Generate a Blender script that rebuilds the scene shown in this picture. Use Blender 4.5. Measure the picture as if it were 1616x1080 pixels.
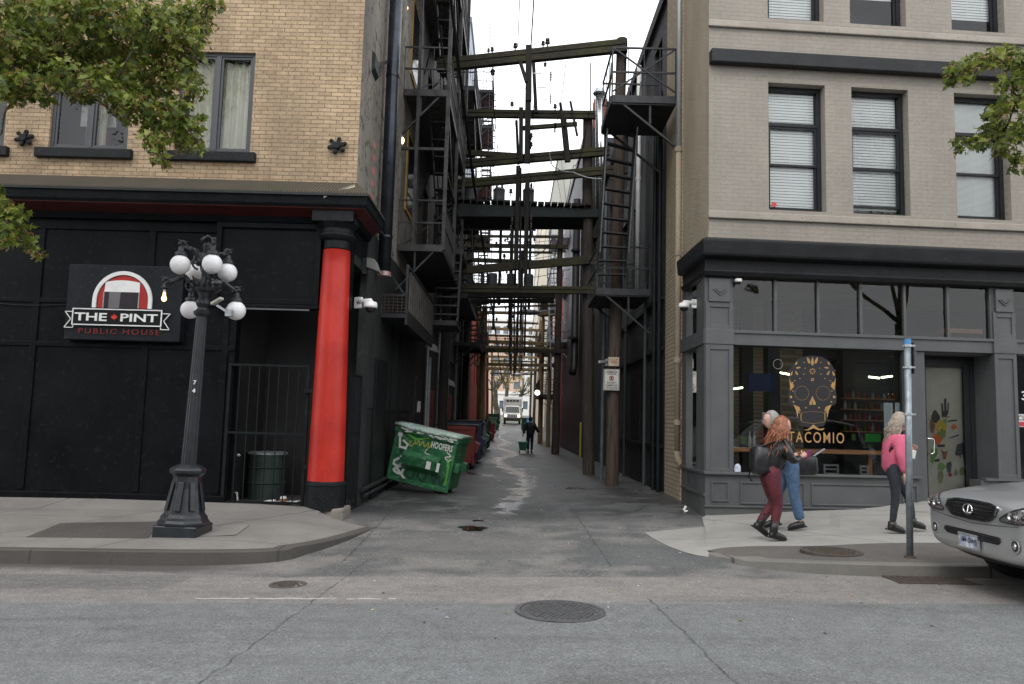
import bpy, math, random
from mathutils import Vector, Matrix, noise as mnoise
sc = bpy.context.scene
for _o in list(bpy.data.objects): bpy.data.objects.remove(_o)
col = sc.collection
R = math.radians
random.seed(7)
# ---------------------------------------------------------------- camera
FPX, PIT, ROL, YAW, CAMH = 1238.0, R(5.7), R(1.5), R(0.15), 1.6
cd = bpy.data.cameras.new('camera'); cam = bpy.data.objects.new('camera', cd); col.objects.link(cam)
cd.sensor_width = 36.0; cd.lens = 36.0*FPX/1616.0; cd.clip_start = .05; cd.clip_end = 1500
CR = Matrix.Rotation(YAW, 3, 'Z') @ Matrix.Rotation(math.pi/2+PIT, 3, 'X') @ Matrix.Rotation(ROL, 3, 'Z')
cam.matrix_world = Matrix.Translation((0, 0, CAMH)) @ CR.to_4x4()
sc.camera = cam
# ---------------------------------------------------------------- sky and light (overcast)
w = bpy.data.worlds.new('World'); sc.world = w; w.use_nodes = True
wt = w.node_tree; wt.nodes.clear()
wo = wt.nodes.new('ShaderNodeOutputWorld'); wb = wt.nodes.new('ShaderNodeBackground')
sky = wt.nodes.new('ShaderNodeTexSky'); sky.sky_type = 'NISHITA'; sky.sun_disc = False
sky.sun_elevation = R(48); sky.sun_rotation = R(200); sky.dust_density = 3; sky.air_density = 1.2
wn = wt.nodes.new('ShaderNodeTexNoise'); wn.inputs['Scale'].default_value = 2.2; wn.inputs['Detail'].default_value = 5
tc = wt.nodes.new('ShaderNodeTexCoord'); wt.links.new(tc.outputs['Generated'], wn.inputs['Vector'])
wr = wt.nodes.new('ShaderNodeValToRGB'); wt.links.new(wn.outputs['Fac'], wr.inputs['Fac'])
wr.color_ramp.elements[0].position = .3; wr.color_ramp.elements[0].color = (.82, .86, .92, 1)
wr.color_ramp.elements[1].position = .65; wr.color_ramp.elements[1].color = (1, 1, 1, 1)
wsc = wt.nodes.new('ShaderNodeVectorMath'); wsc.operation = 'SCALE'; wsc.inputs['Scale'].default_value = 13.5
wt.links.new(wr.outputs['Color'], wsc.inputs[0])
wm = wt.nodes.new('ShaderNodeMix'); wm.data_type = 'RGBA'; wm.inputs['Factor'].default_value = .93
wt.links.new(sky.outputs['Color'], wm.inputs['A']); wt.links.new(wsc.outputs['Vector'], wm.inputs['B'])
wt.links.new(wm.outputs['Result'], wb.inputs['Color']); wb.inputs['Strength'].default_value = .15
wt.links.new(wb.outputs['Background'], wo.inputs['Surface'])
sd = bpy.data.lights.new('sun', 'SUN'); sd.energy = 1.0; sd.angle = R(25); sd.color = (1, .97, .93)
sun = bpy.data.objects.new('sun', sd); col.objects.link(sun)
sun.rotation_euler = (R(42), 0, R(-20))
sc.view_settings.view_transform = 'Standard'; sc.view_settings.look = 'None'
sc.view_settings.exposure = 0.15; sc.view_settings.gamma = 1
sc.cycles.max_bounces = 8; sc.cycles.transparent_max_bounces = 24
sc.cycles.diffuse_bounces = 4; sc.cycles.glossy_bounces = 3

# ---------------------------------------------------------------- pixel -> point on a real plane
def ray(u, v): return CR @ Vector(((u-808)/FPX, -(v-540)/FPX, -1.0))
def at(u, v, Y):
    r = ray(u, v); t = Y/r.y; return Vector((r.x*t, Y, CAMH+r.z*t))
def atx(u, v, X):
    r = ray(u, v); t = X/r.x; return Vector((X, r.y*t, CAMH+r.z*t))
def atz(u, v, z=0.0):
    r = ray(u, v); t = (z-CAMH)/r.z; return Vector((r.x*t, r.y*t, z))
def lerp(a, b, t): return a+(b-a)*t
def interp(x, pts):
    if x <= pts[0][0]: return pts[0][1]
    for (a, fa), (b, fb) in zip(pts, pts[1:]):
        if x <= b:
            t = (x-a)/(b-a); t = t*t*(3-2*t); return fa+(fb-fa)*t
    return pts[-1][1]
APROF = [(9, 0), (13, .04), (16, .09), (25, .1), (36, .05), (52, .0), (75, .55), (100, 1.2), (150, 2.6), (400, 5)]
def G(x, y):
    "height of the ground"
    f = 1-min(1, max(0, (y-14)/8))
    s = .012*max(-14, min(14, x))*f
    a = interp(y, APROF) + (min(.12, .018*abs(x-.3)) if y > 12 else .018*min(3, abs(x-.3))*max(0, (y-9)/3.0)*.5)
    cr = -.05*(1-min(1, abs(y-8.9)/1.6)) if y < 9.2 and abs(x) > 2 else 0
    return s+a+cr*.5

# ---------------------------------------------------------------- mesh builder
class MB:
    def __init__(s): s.v = []; s.f = []; s.m = []; s.mi = 0; s.sm = []; s.smooth = False
    def add(s, vs, fs):
        o = len(s.v); s.v += [tuple(p) for p in vs]
        for f in fs: s.f.append([i+o for i in f]); s.m.append(s.mi); s.sm.append(s.smooth)
        return s
    def box(s, x0, x1, y0, y1, z0, z1):
        return s.add([(x0,y0,z0),(x1,y0,z0),(x1,y1,z0),(x0,y1,z0),(x0,y0,z1),(x1,y0,z1),(x1,y1,z1),(x0,y1,z1)],
              [(0,3,2,1),(4,5,6,7),(0,1,5,4),(1,2,6,5),(2,3,7,6),(3,0,4,7)])
    def hexa(s, p): return s.add(p, [(0,3,2,1),(4,5,6,7),(0,1,5,4),(1,2,6,5),(2,3,7,6),(3,0,4,7)])
    def obox(s, c, dx, dy, dz, M=None):
        M = M or Matrix.Identity(3); c = Vector(c)
        vs = [c+M@Vector((a*dx/2, b*dy/2, e*dz/2)) for e in (-1,1) for a,b in ((-1,-1),(1,-1),(1,1),(-1,1))]
        return s.hexa(vs)
    def bar(s, p0, p1, w_, h_=None, up=(0,0,1)):
        p0 = Vector(p0); p1 = Vector(p1); h_ = h_ or w_; d = p1-p0
        if d.length < 1e-6: return s
        d.normalize(); u = Vector(up)
        if abs(d.dot(u)) > .98: u = Vector((0,1,0))
        a = d.cross(u).normalized(); b = a.cross(d).normalized()
        vs = [p+a*(i*w_/2)+b*(j*h_/2) for p in (p0,p1) for i,j in ((-1,-1),(1,-1),(1,1),(-1,1))]
        return s.hexa(vs)
    def tube(s, pts, r, n=8, cap=True):
        pts = [Vector(p) for p in pts]; k = len(pts)
        rs = r if isinstance(r, (list, tuple)) else [r]*k
        vs = []; fs = []; pa = None
        for i, p in enumerate(pts):
            t = (pts[min(i+1,k-1)]-pts[max(i-1,0)]); t = t.normalized() if t.length > 1e-9 else Vector((0,0,1))
            if pa is None:
                u = Vector((0,0,1)) if abs(t.z) < .9 else Vector((1,0,0)); pa = t.cross(u).normalized()
            else:
                pa = (pa-t*pa.dot(t)); pa = pa.normalized() if pa.length > 1e-6 else t.orthogonal().normalized()
            b = t.cross(pa)
            for j in range(n):
                an = 2*math.pi*j/n; vs.append(p+(pa*math.cos(an)+b*math.sin(an))*rs[i])
        for i in range(k-1):
            for j in range(n):
                a = i*n+j; c = i*n+(j+1)%n; fs.append((a, c, c+n, a+n))
        if cap: fs.append(tuple(range(n))[::-1]); fs.append(tuple(range((k-1)*n, k*n)))
        return s.add(vs, fs)
    def lathe(s, c, prof, n=20, axis='z', cap=True):
        c = Vector(c); vs = []; fs = []
        for r, z in prof:
            for j in range(n):
                a = 2*math.pi*j/n
                if axis == 'z': vs.append(c+Vector((r*math.cos(a), r*math.sin(a), z)))
                elif axis == 'y': vs.append(c+Vector((r*math.cos(a), z, r*math.sin(a))))
                else: vs.append(c+Vector((z, r*math.cos(a), r*math.sin(a))))
        for i in range(len(prof)-1):
            for j in range(n):
                a = i*n+j; b = i*n+(j+1)%n; fs.append((a, b, b+n, a+n) if axis != 'y' else (a, a+n, b+n, b))
        if cap: fs.append(tuple(range(n))[::-1]); fs.append(tuple(range((len(prof)-1)*n, len(prof)*n)))
        return s.add(vs, fs)
    def ball(s, c, r, n=16, m=10, sq=(1,1,1)):
        pr = [(max(1e-4, r*math.sin(math.pi*i/m)), -r*math.cos(math.pi*i/m)) for i in range(m+1)]
        o = len(s.v); s.lathe((0,0,0), pr, n); c = Vector(c)
        for i in range(o, len(s.v)):
            p = s.v[i]; s.v[i] = (c.x+p[0]*sq[0], c.y+p[1]*sq[1], c.z+p[2]*sq[2])
        return s
    def prism(s, pts, off):
        "closed outline extruded by vector off"
        n = len(pts); off = Vector(off); a = [Vector(p) for p in pts]
        return s.add(a+[p+off for p in a], [tuple(range(n)), tuple(range(n, 2*n))[::-1]]+[(i, i+n, (i+1)%n+n, (i+1)%n) for i in range(n)])
    def poly(s, pts): return s.add(pts, [tuple(range(len(pts)))])
    def mesh(s, me, M=None):
        M = M or Matrix.Identity(4)
        return s.add([M@v.co for v in me.vertices], [tuple(p.vertices) for p in me.polygons])
    def xform(s, M, start=0):
        for i in range(start, len(s.v)): s.v[i] = tuple(M@Vector(s.v[i]))
        return s
    def wallh(s, x0, x1, z0, z1, holes, y, d=.0, ax='x'):
        "wall sheet in the xz plane at y (or yz plane at x=y) with rectangular holes; reveals d deep"
        xs = sorted({x0, x1, *[h[0] for h in holes], *[h[1] for h in holes]}); zs = sorted({z0, z1, *[h[2] for h in holes], *[h[3] for h in holes]})
        xs = [x for x in xs if x0 <= x <= x1]; zs = [z for z in zs if z0 <= z <= z1]
        def pt(a, b, z): return (a, b, z) if ax == 'x' else (b, a, z)
        for a, b in zip(xs, xs[1:]):
            for c, e in zip(zs, zs[1:]):
                mx, mz = (a+b)/2, (c+e)/2
                if any(h[0] < mx < h[1] and h[2] < mz < h[3] for h in holes): continue
                s.add([pt(a,y,c), pt(b,y,c), pt(b,y,e), pt(a,y,e)], [(0,1,2,3)])
        if d:
            for h in holes:
                a, b, c, e = h[:4]
                for p, q in (((a,c),(b,c)),((b,c),(b,e)),((b,e),(a,e)),((a,e),(a,c))):
                    s.add([pt(p[0],y,p[1]), pt(q[0],y,q[1]), pt(q[0],y+d,q[1]), pt(p[0],y+d,p[1])], [(0,1,2,3)])
        return s
    def build(s, name, mats, parent=None, bevel=0, smooth=False, sub=0, seg=2):
        me = bpy.data.meshes.new(name)
        off = Vector((0,0,0))
        p = parent
        if parent is not None and not parent.get('local'):
            q = parent
            while q is not None: off += q.location; q = q.parent
        me.from_pydata([(v[0]-off.x, v[1]-off.y, v[2]-off.z) for v in s.v], [], s.f)
        mats = mats if isinstance(mats, (list, tuple)) else [mats]
        for m in mats: me.materials.append(m)
        me.polygons.foreach_set('material_index', s.m)
        me.polygons.foreach_set('use_smooth', [True]*len(s.f) if smooth else s.sm)
        me.validate(); me.update()
        o = bpy.data.objects.new(name, me); col.objects.link(o)
        if parent is not None:
            o.parent = parent
            if parent.get('local'): o['local'] = 1
        if bevel:
            b = o.modifiers.new('bevel', 'BEVEL'); b.width = bevel; b.segments = seg; b.limit_method = 'ANGLE'; b.angle_limit = R(40)
        if sub:
            b = o.modifiers.new('sub', 'SUBSURF'); b.levels = sub; b.render_levels = sub
        return o
def tag(o, label=None, cat=None, group=None, kind=None):
    if label: o['label'] = label
    if cat: o['category'] = cat
    if group: o['group'] = group
    if kind: o['kind'] = kind
    return o
def thing(name, label, cat, loc=(0,0,0), group=None, rz=0, local=False):
    o = bpy.data.objects.new(name, None); col.objects.link(o); o.location = loc; o.rotation_euler.z = rz; o.empty_display_size = .2
    tag(o, label, cat, group)
    if local: o['local'] = 1
    return o
def copy_tree(o, parent=None):
    c = o.copy(); col.objects.link(c); c.parent = parent
    for ch in [x for x in bpy.data.objects if x.parent == o]: copy_tree(ch, c)
    return c
_tm = {}
def text_mesh(txt, font_bold=0, depth=.004, spacing=1.0):
    cu = bpy.data.curves.new('t', 'FONT'); cu.body = txt; cu.extrude = depth; cu.space_character = spacing; cu.offset = font_bold
    cu.resolution_u = 3
    o = bpy.data.objects.new('t', cu); col.objects.link(o)
    dg = bpy.context.evaluated_depsgraph_get(); dg.update()
    me = bpy.data.meshes.new_from_object(o.evaluated_get(dg)); bpy.data.objects.remove(o)
    return me
def put_text(mb, txt, x0, x1, z0, z1, y, bold=0, M=None, depth=.004, spacing=1.0):
    "lettering that fills a rectangle of the xz plane, facing -y"
    me = text_mesh(txt, bold, depth, spacing)
    if not me.vertices: return
    xs = [v.co.x for v in me.vertices]; ys = [v.co.y for v in me.vertices]
    sx = (x1-x0)/(max(xs)-min(xs)); sy = (z1-z0)/(max(ys)-min(ys)); mx, my = min(xs), min(ys)
    vs = [Vector((x0+(v.co.x-mx)*sx, y-v.co.z, z0+(v.co.y-my)*sy)) for v in me.vertices]
    if M: vs = [M@v for v in vs]
    mb.add(vs, [tuple(p.vertices) for p in me.polygons])
    bpy.data.meshes.remove(me)

# ---------------------------------------------------------------- materials
class NT:
    def __init__(s, name):
        s.mat = bpy.data.materials.new(name); s.mat.use_nodes = True; s.t = s.mat.node_tree; s.t.nodes.clear()
        s.out = s.n('ShaderNodeOutputMaterial'); s.b = s.n('ShaderNodeBsdfPrincipled'); s.l(s.b.outputs[0], s.out.inputs[0])
        s.pos = s.n('ShaderNodeNewGeometry').outputs['Position']
    def n(s, k): return s.t.nodes.new(k)
    def l(s, a, b): s.t.links.new(a, b)
    def set(s, inp, v):
        i = s.b.inputs[inp]
        if hasattr(v, 'links'): s.l(v, i)
        else: i.default_value = (tuple(v)+(1,))[:4] if isinstance(v, (tuple, list)) else v
    def _in(s, node, i, v):
        if hasattr(v, 'links'): s.l(v, node.inputs[i])
        elif v is not None: node.inputs[i].default_value = v
    def math(s, op, a, b=None, c=None, clamp=False):
        m = s.n('ShaderNodeMath'); m.operation = op; m.use_clamp = clamp; s._in(m, 0, a); s._in(m, 1, b); s._in(m, 2, c); return m.outputs[0]
    def scalev(s, v, sc_):
        m = s.n('ShaderNodeVectorMath'); m.operation = 'MULTIPLY'; s.l(v, m.inputs[0]); m.inputs[1].default_value = sc_; return m.outputs[0]
    def noise(s, scale=5, detail=4, vec=None, rough=.55, sc3=None, dist=0):
        v = vec or s.pos
        if sc3: v = s.scalev(v, sc3)
        m = s.n('ShaderNodeTexNoise'); m.inputs['Scale'].default_value = scale; m.inputs['Detail'].default_value = detail
        m.inputs['Roughness'].default_value = rough; m.inputs['Distortion'].default_value = dist; s.l(v, m.inputs['Vector']); return m.outputs['Fac']
    def ramp(s, fac, pts):
        r = s.n('ShaderNodeValToRGB'); s.l(fac, r.inputs[0]); e = r.color_ramp.elements
        while len(e) < len(pts): e.new(.5)
        for i, (p, c) in enumerate(pts): e[i].position = p; e[i].color = (c, c, c, 1) if not isinstance(c, (tuple, list)) else tuple(c)+(1,)
        return r.outputs[0]
    def mix(s, fac, a, b, mode='MIX'):
        m = s.n('ShaderNodeMix'); m.data_type = 'RGBA'; m.blend_type = mode
        for i, v in (('Factor', fac), ('A', a), ('B', b)):
            inp = [x for x in m.inputs if x.name == i and x.type == ('RGBA' if i != 'Factor' else 'VALUE')][0]
            if hasattr(v, 'links'): s.l(v, inp)
            else: inp.default_value = (tuple(v)+(1,))[:4] if isinstance(v, (tuple, list)) else v
        return [x for x in m.outputs if x.type == 'RGBA'][0]
    def bump(s, h, st=.3, dist=.01):
        b = s.n('ShaderNodeBump'); b.inputs['Strength'].default_value = st; b.inputs['Distance'].default_value = dist
        s.l(h, b.inputs['Height']); s.l(b.outputs[0], s.b.inputs['Normal'])
    def sep(s, v=None):
        m = s.n('ShaderNodeSeparateXYZ'); s.l(v or s.pos, m.inputs[0]); return m.outputs
    def comb(s, x, y, z=0.0):
        m = s.n('ShaderNodeCombineXYZ'); s._in(m, 0, x); s._in(m, 1, y); s._in(m, 2, z); return m.outputs[0]
def cl(c, k): return tuple(min(1, max(0, a*k)) for a in c)
def mat(name, c, rough=.6, var=.2, scale=3, bump=.1, bs=60, metal=0, c2=None, spot=.0, spotc=(.3,.3,.3), sc3=None, spec=.5, coat=0, bd=.004):
    m = NT(name); f = m.noise(scale, 5, sc3=sc3)
    f = m.ramp(f, [(.3, 0.), (.7, 1.)])
    cc = m.mix(f, cl(c, 1-var), c2 or cl(c, 1+var))
    if spot:
        g = m.ramp(m.noise(scale*9, 6, rough=.7), [(.62-spot*.3, 0.), (.66-spot*.3, 1.)]); cc = m.mix(g, cc, spotc)
    m.set('Base Color', cc); m.set('Metallic', metal); m.set('Specular IOR Level', spec)
    if coat: m.set('Coat Weight', coat); m.set('Coat Roughness', .05)
    m.set('Roughness', m.math('MULTIPLY_ADD', m.noise(scale*3, 3), .25, max(.02, rough-.12)))
    if bump: m.bump(m.noise(bs, 4), bump, bd)
    return m.mat
def brick(name, c1, c2, mortar, ax='x', w_=.205, h_=.067, mo=.007, rough=.8, var=.25, bump=.6, stain=.3, stainc=(.03,.03,.03), peel=None, zdark=None):
    m = NT(name); x, y, z = m.sep()
    wob = m.math('MULTIPLY', m.math('SUBTRACT', m.noise(1.3, 2), .5), .012)
    v = m.comb(x if ax == 'x' else y, m.math('ADD', z, wob))
    b = m.n('ShaderNodeTexBrick'); m.l(v, b.inputs['Vector'])
    b.inputs['Scale'].default_value = 1; b.inputs['Brick Width'].default_value = w_; b.inputs['Row Height'].default_value = h_
    b.inputs['Mortar Size'].default_value = mo; b.inputs['Mortar Smooth'].default_value = .25; b.inputs['Bias'].default_value = 0
    b.inputs['Color1'].default_value = tuple(c1)+(1,); b.inputs['Color2'].default_value = tuple(c2)+(1,); b.inputs['Mortar'].default_value = tuple(mortar)+(1,)
    cc = m.mix(m.ramp(m.noise(.9, 5), [(.35, 0.), (.7, var)]), b.outputs['Color'], cl(c1, .45))
    cc = m.mix(m.ramp(m.noise(18, 5, rough=.8), [(.45, 0.), (.75, .5)]), cc, cl(c2, 1.35))
    st = m.ramp(m.noise(1.6, 6, sc3=(1, 1, .22), rough=.65), [(.46, 0.), (.70, stain)])
    cc = m.mix(st, cc, stainc)
    if peel:
        cc = m.mix(m.ramp(m.noise(5, 8, rough=.8), [(.66, 0.), (.69, 1.)]), cc, peel)
    m.set('Base Color', cc); m.set('Roughness', m.math('MULTIPLY_ADD', m.noise(9, 3), .25, rough-.15))
    h = m.math('SUBTRACT', m.math('MULTIPLY', m.noise(70, 3), .25), b.outputs['Fac'])
    m.bump(h, bump, .006)
    return m.mat
def glass(name, tint=(.75,.8,.8), ior=1.5, rough=.0):
    m = NT(name); m.t.nodes.remove(m.b)
    tr = m.n('ShaderNodeBsdfTransparent'); tr.inputs[0].default_value = tuple(tint)+(1,)
    gl = m.n('ShaderNodeBsdfGlossy'); gl.inputs['Roughness'].default_value = rough; gl.inputs[0].default_value = (1,1,1,1)
    fr = m.n('ShaderNodeFresnel'); fr.inputs[0].default_value = ior
    bm = m.n('ShaderNodeBump'); bm.inputs['Strength'].default_value = .04; bm.inputs['Distance'].default_value = .02
    m.l(m.noise(1.2, 2), bm.inputs['Height']); m.l(bm.outputs[0], gl.inputs['Normal'])
    mx = m.n('ShaderNodeMixShader'); m.l(fr.outputs[0], mx.inputs[0]); m.l(tr.outputs[0], mx.inputs[1]); m.l(gl.outputs[0], mx.inputs[2]); m.l(mx.outputs[0], m.out.inputs[0])
    return m.mat
def emit(name, c, st):
    m = NT(name); m.set('Base Color', c); m.set('Emission Color', c); m.set('Emission Strength', st); return m.mat
# ================================================================= GROUND
def ground_mat():
    m = NT('asphalt'); x, y, z = m.sep()
    n1 = m.noise(.5, 5); n2 = m.noise(3, 5, rough=.7); wob = m.math('MULTIPLY', m.math('SUBTRACT', n2, .5), .25)
    yy = m.math('ADD', y, wob)
    def step(v, a, b): return m.math('SMOOTHSTEP', v, a, b) if False else m.ramp2(v, a, b)
    def ss(v, a, b):
        r = m.n('ShaderNodeMapRange'); r.interpolation_type = 'SMOOTHSTEP'; m.l(v, r.inputs[0]); r.inputs[1].default_value = a; r.inputs[2].default_value = b; return r.outputs[0]
    speck = m.noise(62, 3, rough=.95); speck2 = m.noise(27, 4, rough=.85); meso = m.noise(6, 5, rough=.8)
    street = m.mix(m.ramp(n1, [(.3, 0.), (.7, 1.)]), (.118, .126, .130), (.155, .163, .166))
    beige = m.mix(m.ramp(m.noise(1.1, 5), [(.3, 0.), (.7, 1.)]), (.18, .166, .155), (.255, .232, .215))
    apron = m.mix(m.ramp(m.noise(1.5, 7, rough=.7), [(.44, 0.), (.56, 1.)]), (.058, .060, .060), (.175, .165, .152))
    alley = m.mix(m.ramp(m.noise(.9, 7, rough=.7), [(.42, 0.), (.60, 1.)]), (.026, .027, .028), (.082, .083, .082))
    seam = m.math('ADD', yy, m.math('MULTIPLY', x, -.06))
    c = m.mix(ss(seam, 7.05, 7.1), street, beige)
    c = m.mix(m.math('MULTIPLY', ss(seam, 8.2, 8.3), m.math('SUBTRACT', 1., ss(m.math('ABSOLUTE', m.math('SUBTRACT', m.math('ADD', x, wob), .3)), 2.3, 3.4))), c, apron)
    c = m.mix(ss(yy, 8.95, 9.1), c, apron)
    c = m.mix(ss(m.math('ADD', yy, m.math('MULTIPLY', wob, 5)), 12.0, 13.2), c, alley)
    # rectangular trench repairs
    for (a, b, a2, b2, cc_) in ((-1.6, .4, 9.3, 11.1, (.11, .105, .1)), (.9, 2.3, 9.0, 10.4, (.055, .062, .064)), (.2, 2.9, 13.4, 15.0, (.05, .055, .056)), (-1.2, .0, 12.4, 13.4, (.075, .074, .072)), (-.9, .4, 19, 23, (.06, .06, .06)), (-6, -3.2, 7.4, 8.1, (.12, .115, .11))):
        k = m.math('MULTIPLY', m.math('MULTIPLY', ss(m.math('ADD', x, wob), a, a+.03), m.math('SUBTRACT', 1., ss(m.math('ADD', x, wob), b, b+.03))), m.math('MULTIPLY', ss(yy, a2, a2+.03), m.math('SUBTRACT', 1., ss(yy, b2, b2+.03))))
        c = m.mix(m.math('MULTIPLY', k, .75), c, cc_)
    # tyre and drip stains
    st = m.ramp(m.noise(1.0, 6, sc3=(.35, 1.6, 1), rough=.6, dist=.6), [(.55, 0.), (.70, .65)])
    c = m.mix(st, c, (.05, .05, .05))
    c = m.mix(m.ramp(m.noise(.55, 7, rough=.7), [(.45, 0.), (.75, .5)]), c, m.mix(.5, c, (.03, .03, .03)))
    # agg speckle
    c = m.mix(m.ramp(speck, [(.38, 0.), (.60, 1.)]), m.mix(.50, c, (.01, .01, .01)), m.mix(.07, c, (1, 1, 1)))
    c = m.mix(m.ramp(meso, [(.42, 0.), (.68, .38)]), c, (.04, .04, .04))
    c = m.mix(m.ramp(speck2, [(.57, 0.), (.68, .6)]), c, (.34, .34, .33))
    gut = m.math('MULTIPLY', m.math('MULTIPLY', ss(m.math('ADD', yy, m.math('MULTIPLY', m.math('SUBTRACT', n1, .5), .5)), 8.2, 8.6), m.math('SUBTRACT', 1., ss(y, 9.2, 9.6))), m.math('SUBTRACT', 1., ss(m.math('ADD', x, m.math('MULTIPLY', y, .0)), -3.6, -2.4)))
    c = m.mix(m.math('MULTIPLY', gut, .78), c, (.03, .027, .024))  # gutter band: wet line plus the gutter's shadow, darkened into the colour
    tyre = m.math('MULTIPLY', m.ramp(m.noise(.9, 4, sc3=(.08, 3.2, 1), rough=.75, dist=.4), [(.52, 0.), (.70, .3)]), m.math('SUBTRACT', 1., ss(y, 7.2, 8.4)))
    c = m.mix(tyre, c, (.055, .057, .058))
    # cracks and seams
    wc = m.math('MULTIPLY', m.math('SUBTRACT', m.noise(6, 3), .5), .09); xc = m.math('ADD', x, wc); yc = m.math('ADD', y, wc)
    def seg(p, q, wd):
        dx, dy = q[0]-p[0], q[1]-p[1]; L2 = dx*dx+dy*dy; L = math.sqrt(L2)
        px_ = m.math('SUBTRACT', xc, p[0]); py_ = m.math('SUBTRACT', yc, p[1])
        t = m.math('ADD', m.math('MULTIPLY', px_, dx/L2), m.math('MULTIPLY', py_, dy/L2))
        d = m.math('ABSOLUTE', m.math('ADD', m.math('MULTIPLY', px_, dy/L), m.math('MULTIPLY', py_, -dx/L)))
        ins = m.math('MULTIPLY', m.math('GREATER_THAN', t, 0.), m.math('LESS_THAN', t, 1.))
        return m.math('MULTIPLY', ins, m.math('SUBTRACT', 1., ss(d, wd*.5, wd)))
    tot = None
    for (u1, v1), (u2, v2), wd in (((1022, 942), (1085, 1000), .014), ((1085, 1000), (1165, 1079), .014), ((580, 878), (455, 968), .012), ((455, 968), (250, 1110), .012),
            ((868, 765), (905, 812), .02), ((905, 812), (965, 892), .016), ((640, 790), (540, 880), .02), ((700, 765), (880, 770), .02), ((20, 900), (320, 905), .012), ((760, 900), (1010, 900), .01),
            ((600, 838), (760, 838), .012), ((905, 833), (1020, 842), .014), ((930, 1000), (1020, 1080), .0)):
        if not wd: continue
        p = atz(u1, v1, .03); q = atz(u2, v2, .03); s_ = seg(p, q, wd); tot = s_ if tot is None else m.math('MAXIMUM', tot, s_)
    c = m.mix(m.math('MULTIPLY', tot, m.ramp(m.noise(5, 3), [(.35, .35), (.6, .8)])), c, (.03, .03, .03))
    # chalky dashed line left from road works
    dash = m.math('MULTIPLY', seg(tuple(atz(305, 938, 0))[:2], tuple(atz(625, 943, 0))[:2], .016), m.ramp(m.noise(3.5, 2, sc3=(1, .1, .1)), [(.42, 0.), (.46, .8)]))
    c = m.mix(dash, c, (.5, .5, .48))
    # wet ribbon down the middle of the alley
    xw = m.math('ADD', m.math('MULTIPLY', m.math('SINE', m.math('ADD', m.math('MULTIPLY', y, .36), .6)), .38), m.math('MULTIPLY_ADD', y, -.02, .45))
    dw = m.math('ABSOLUTE', m.math('SUBTRACT', m.math('ADD', x, m.math('MULTIPLY', m.math('SUBTRACT', m.noise(.9, 5, rough=.6), .5), 1.1)), xw))
    wet = m.math('MULTIPLY', m.math('SUBTRACT', 1., ss(dw, .10, .32)), m.math('MULTIPLY', ss(y, 12.9, 13.5), m.ramp(m.noise(1.3, 5, rough=.75), [(.40, 0.), (.47, 1.)])))
    wet2 = m.math('MULTIPLY', ss(y, 14, 17), m.ramp(m.noise(.7, 6, rough=.65, sc3=(1, .45, 1)), [(.60, 0.), (.64, .8)]))
    wt_ = m.math('MAXIMUM', wet, wet2)
    c = m.mix(m.math('MULTIPLY', wt_, .5), c, (.03, .03, .03))
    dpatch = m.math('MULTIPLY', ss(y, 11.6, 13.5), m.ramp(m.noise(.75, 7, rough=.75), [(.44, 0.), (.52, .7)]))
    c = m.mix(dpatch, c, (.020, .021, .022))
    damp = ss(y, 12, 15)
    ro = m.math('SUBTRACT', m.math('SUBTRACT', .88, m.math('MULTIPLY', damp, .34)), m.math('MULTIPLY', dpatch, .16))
    ro = m.math('ADD', m.math('MULTIPLY', ro, m.math('SUBTRACT', 1., wt_)), m.math('MULTIPLY', wt_, .16))
    m.set('Base Color', c); m.set('Roughness', ro)
    bmp = m.n('ShaderNodeBump'); bmp.inputs['Distance'].default_value = .006
    m.l(m.math('ADD', speck, m.math('MULTIPLY', speck2, .6)), bmp.inputs['Height'])
    m.l(m.math('MULTIPLY', m.math('SUBTRACT', 1., m.math('MULTIPLY', wt_, .93)), .5), bmp.inputs['Strength']); m.l(bmp.outputs[0], m.b.inputs['Normal'])
    return m.mat
def frange(a, b, s):
    r = []
    while a < b-1e-6: r.append(a); a += s
    return r
xs = [-250, -120, -60, -40]+frange(-30, -6, 2)+frange(-6, 8, .25)+frange(8, 30, 2)+[30, 40, 60, 120, 250]
ys = [-60, -40, -30, -20, -10, -4, 0]+frange(2, 6, 1)+frange(6, 16, .2)+frange(16, 40, 1)+frange(40, 150, 4)+[150, 200, 260, 400]
g = MB(); g.smooth = True
g.add([(x, y, G(x, y)) for y in ys for x in xs], [(j*len(xs)+i, j*len(xs)+i+1, (j+1)*len(xs)+i+1, (j+1)*len(xs)+i) for j in range(len(ys)-1) for i in range(len(xs)-1)])
M_ASPH = ground_mat()
tag(g.build('road', M_ASPH), kind='structure')

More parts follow.
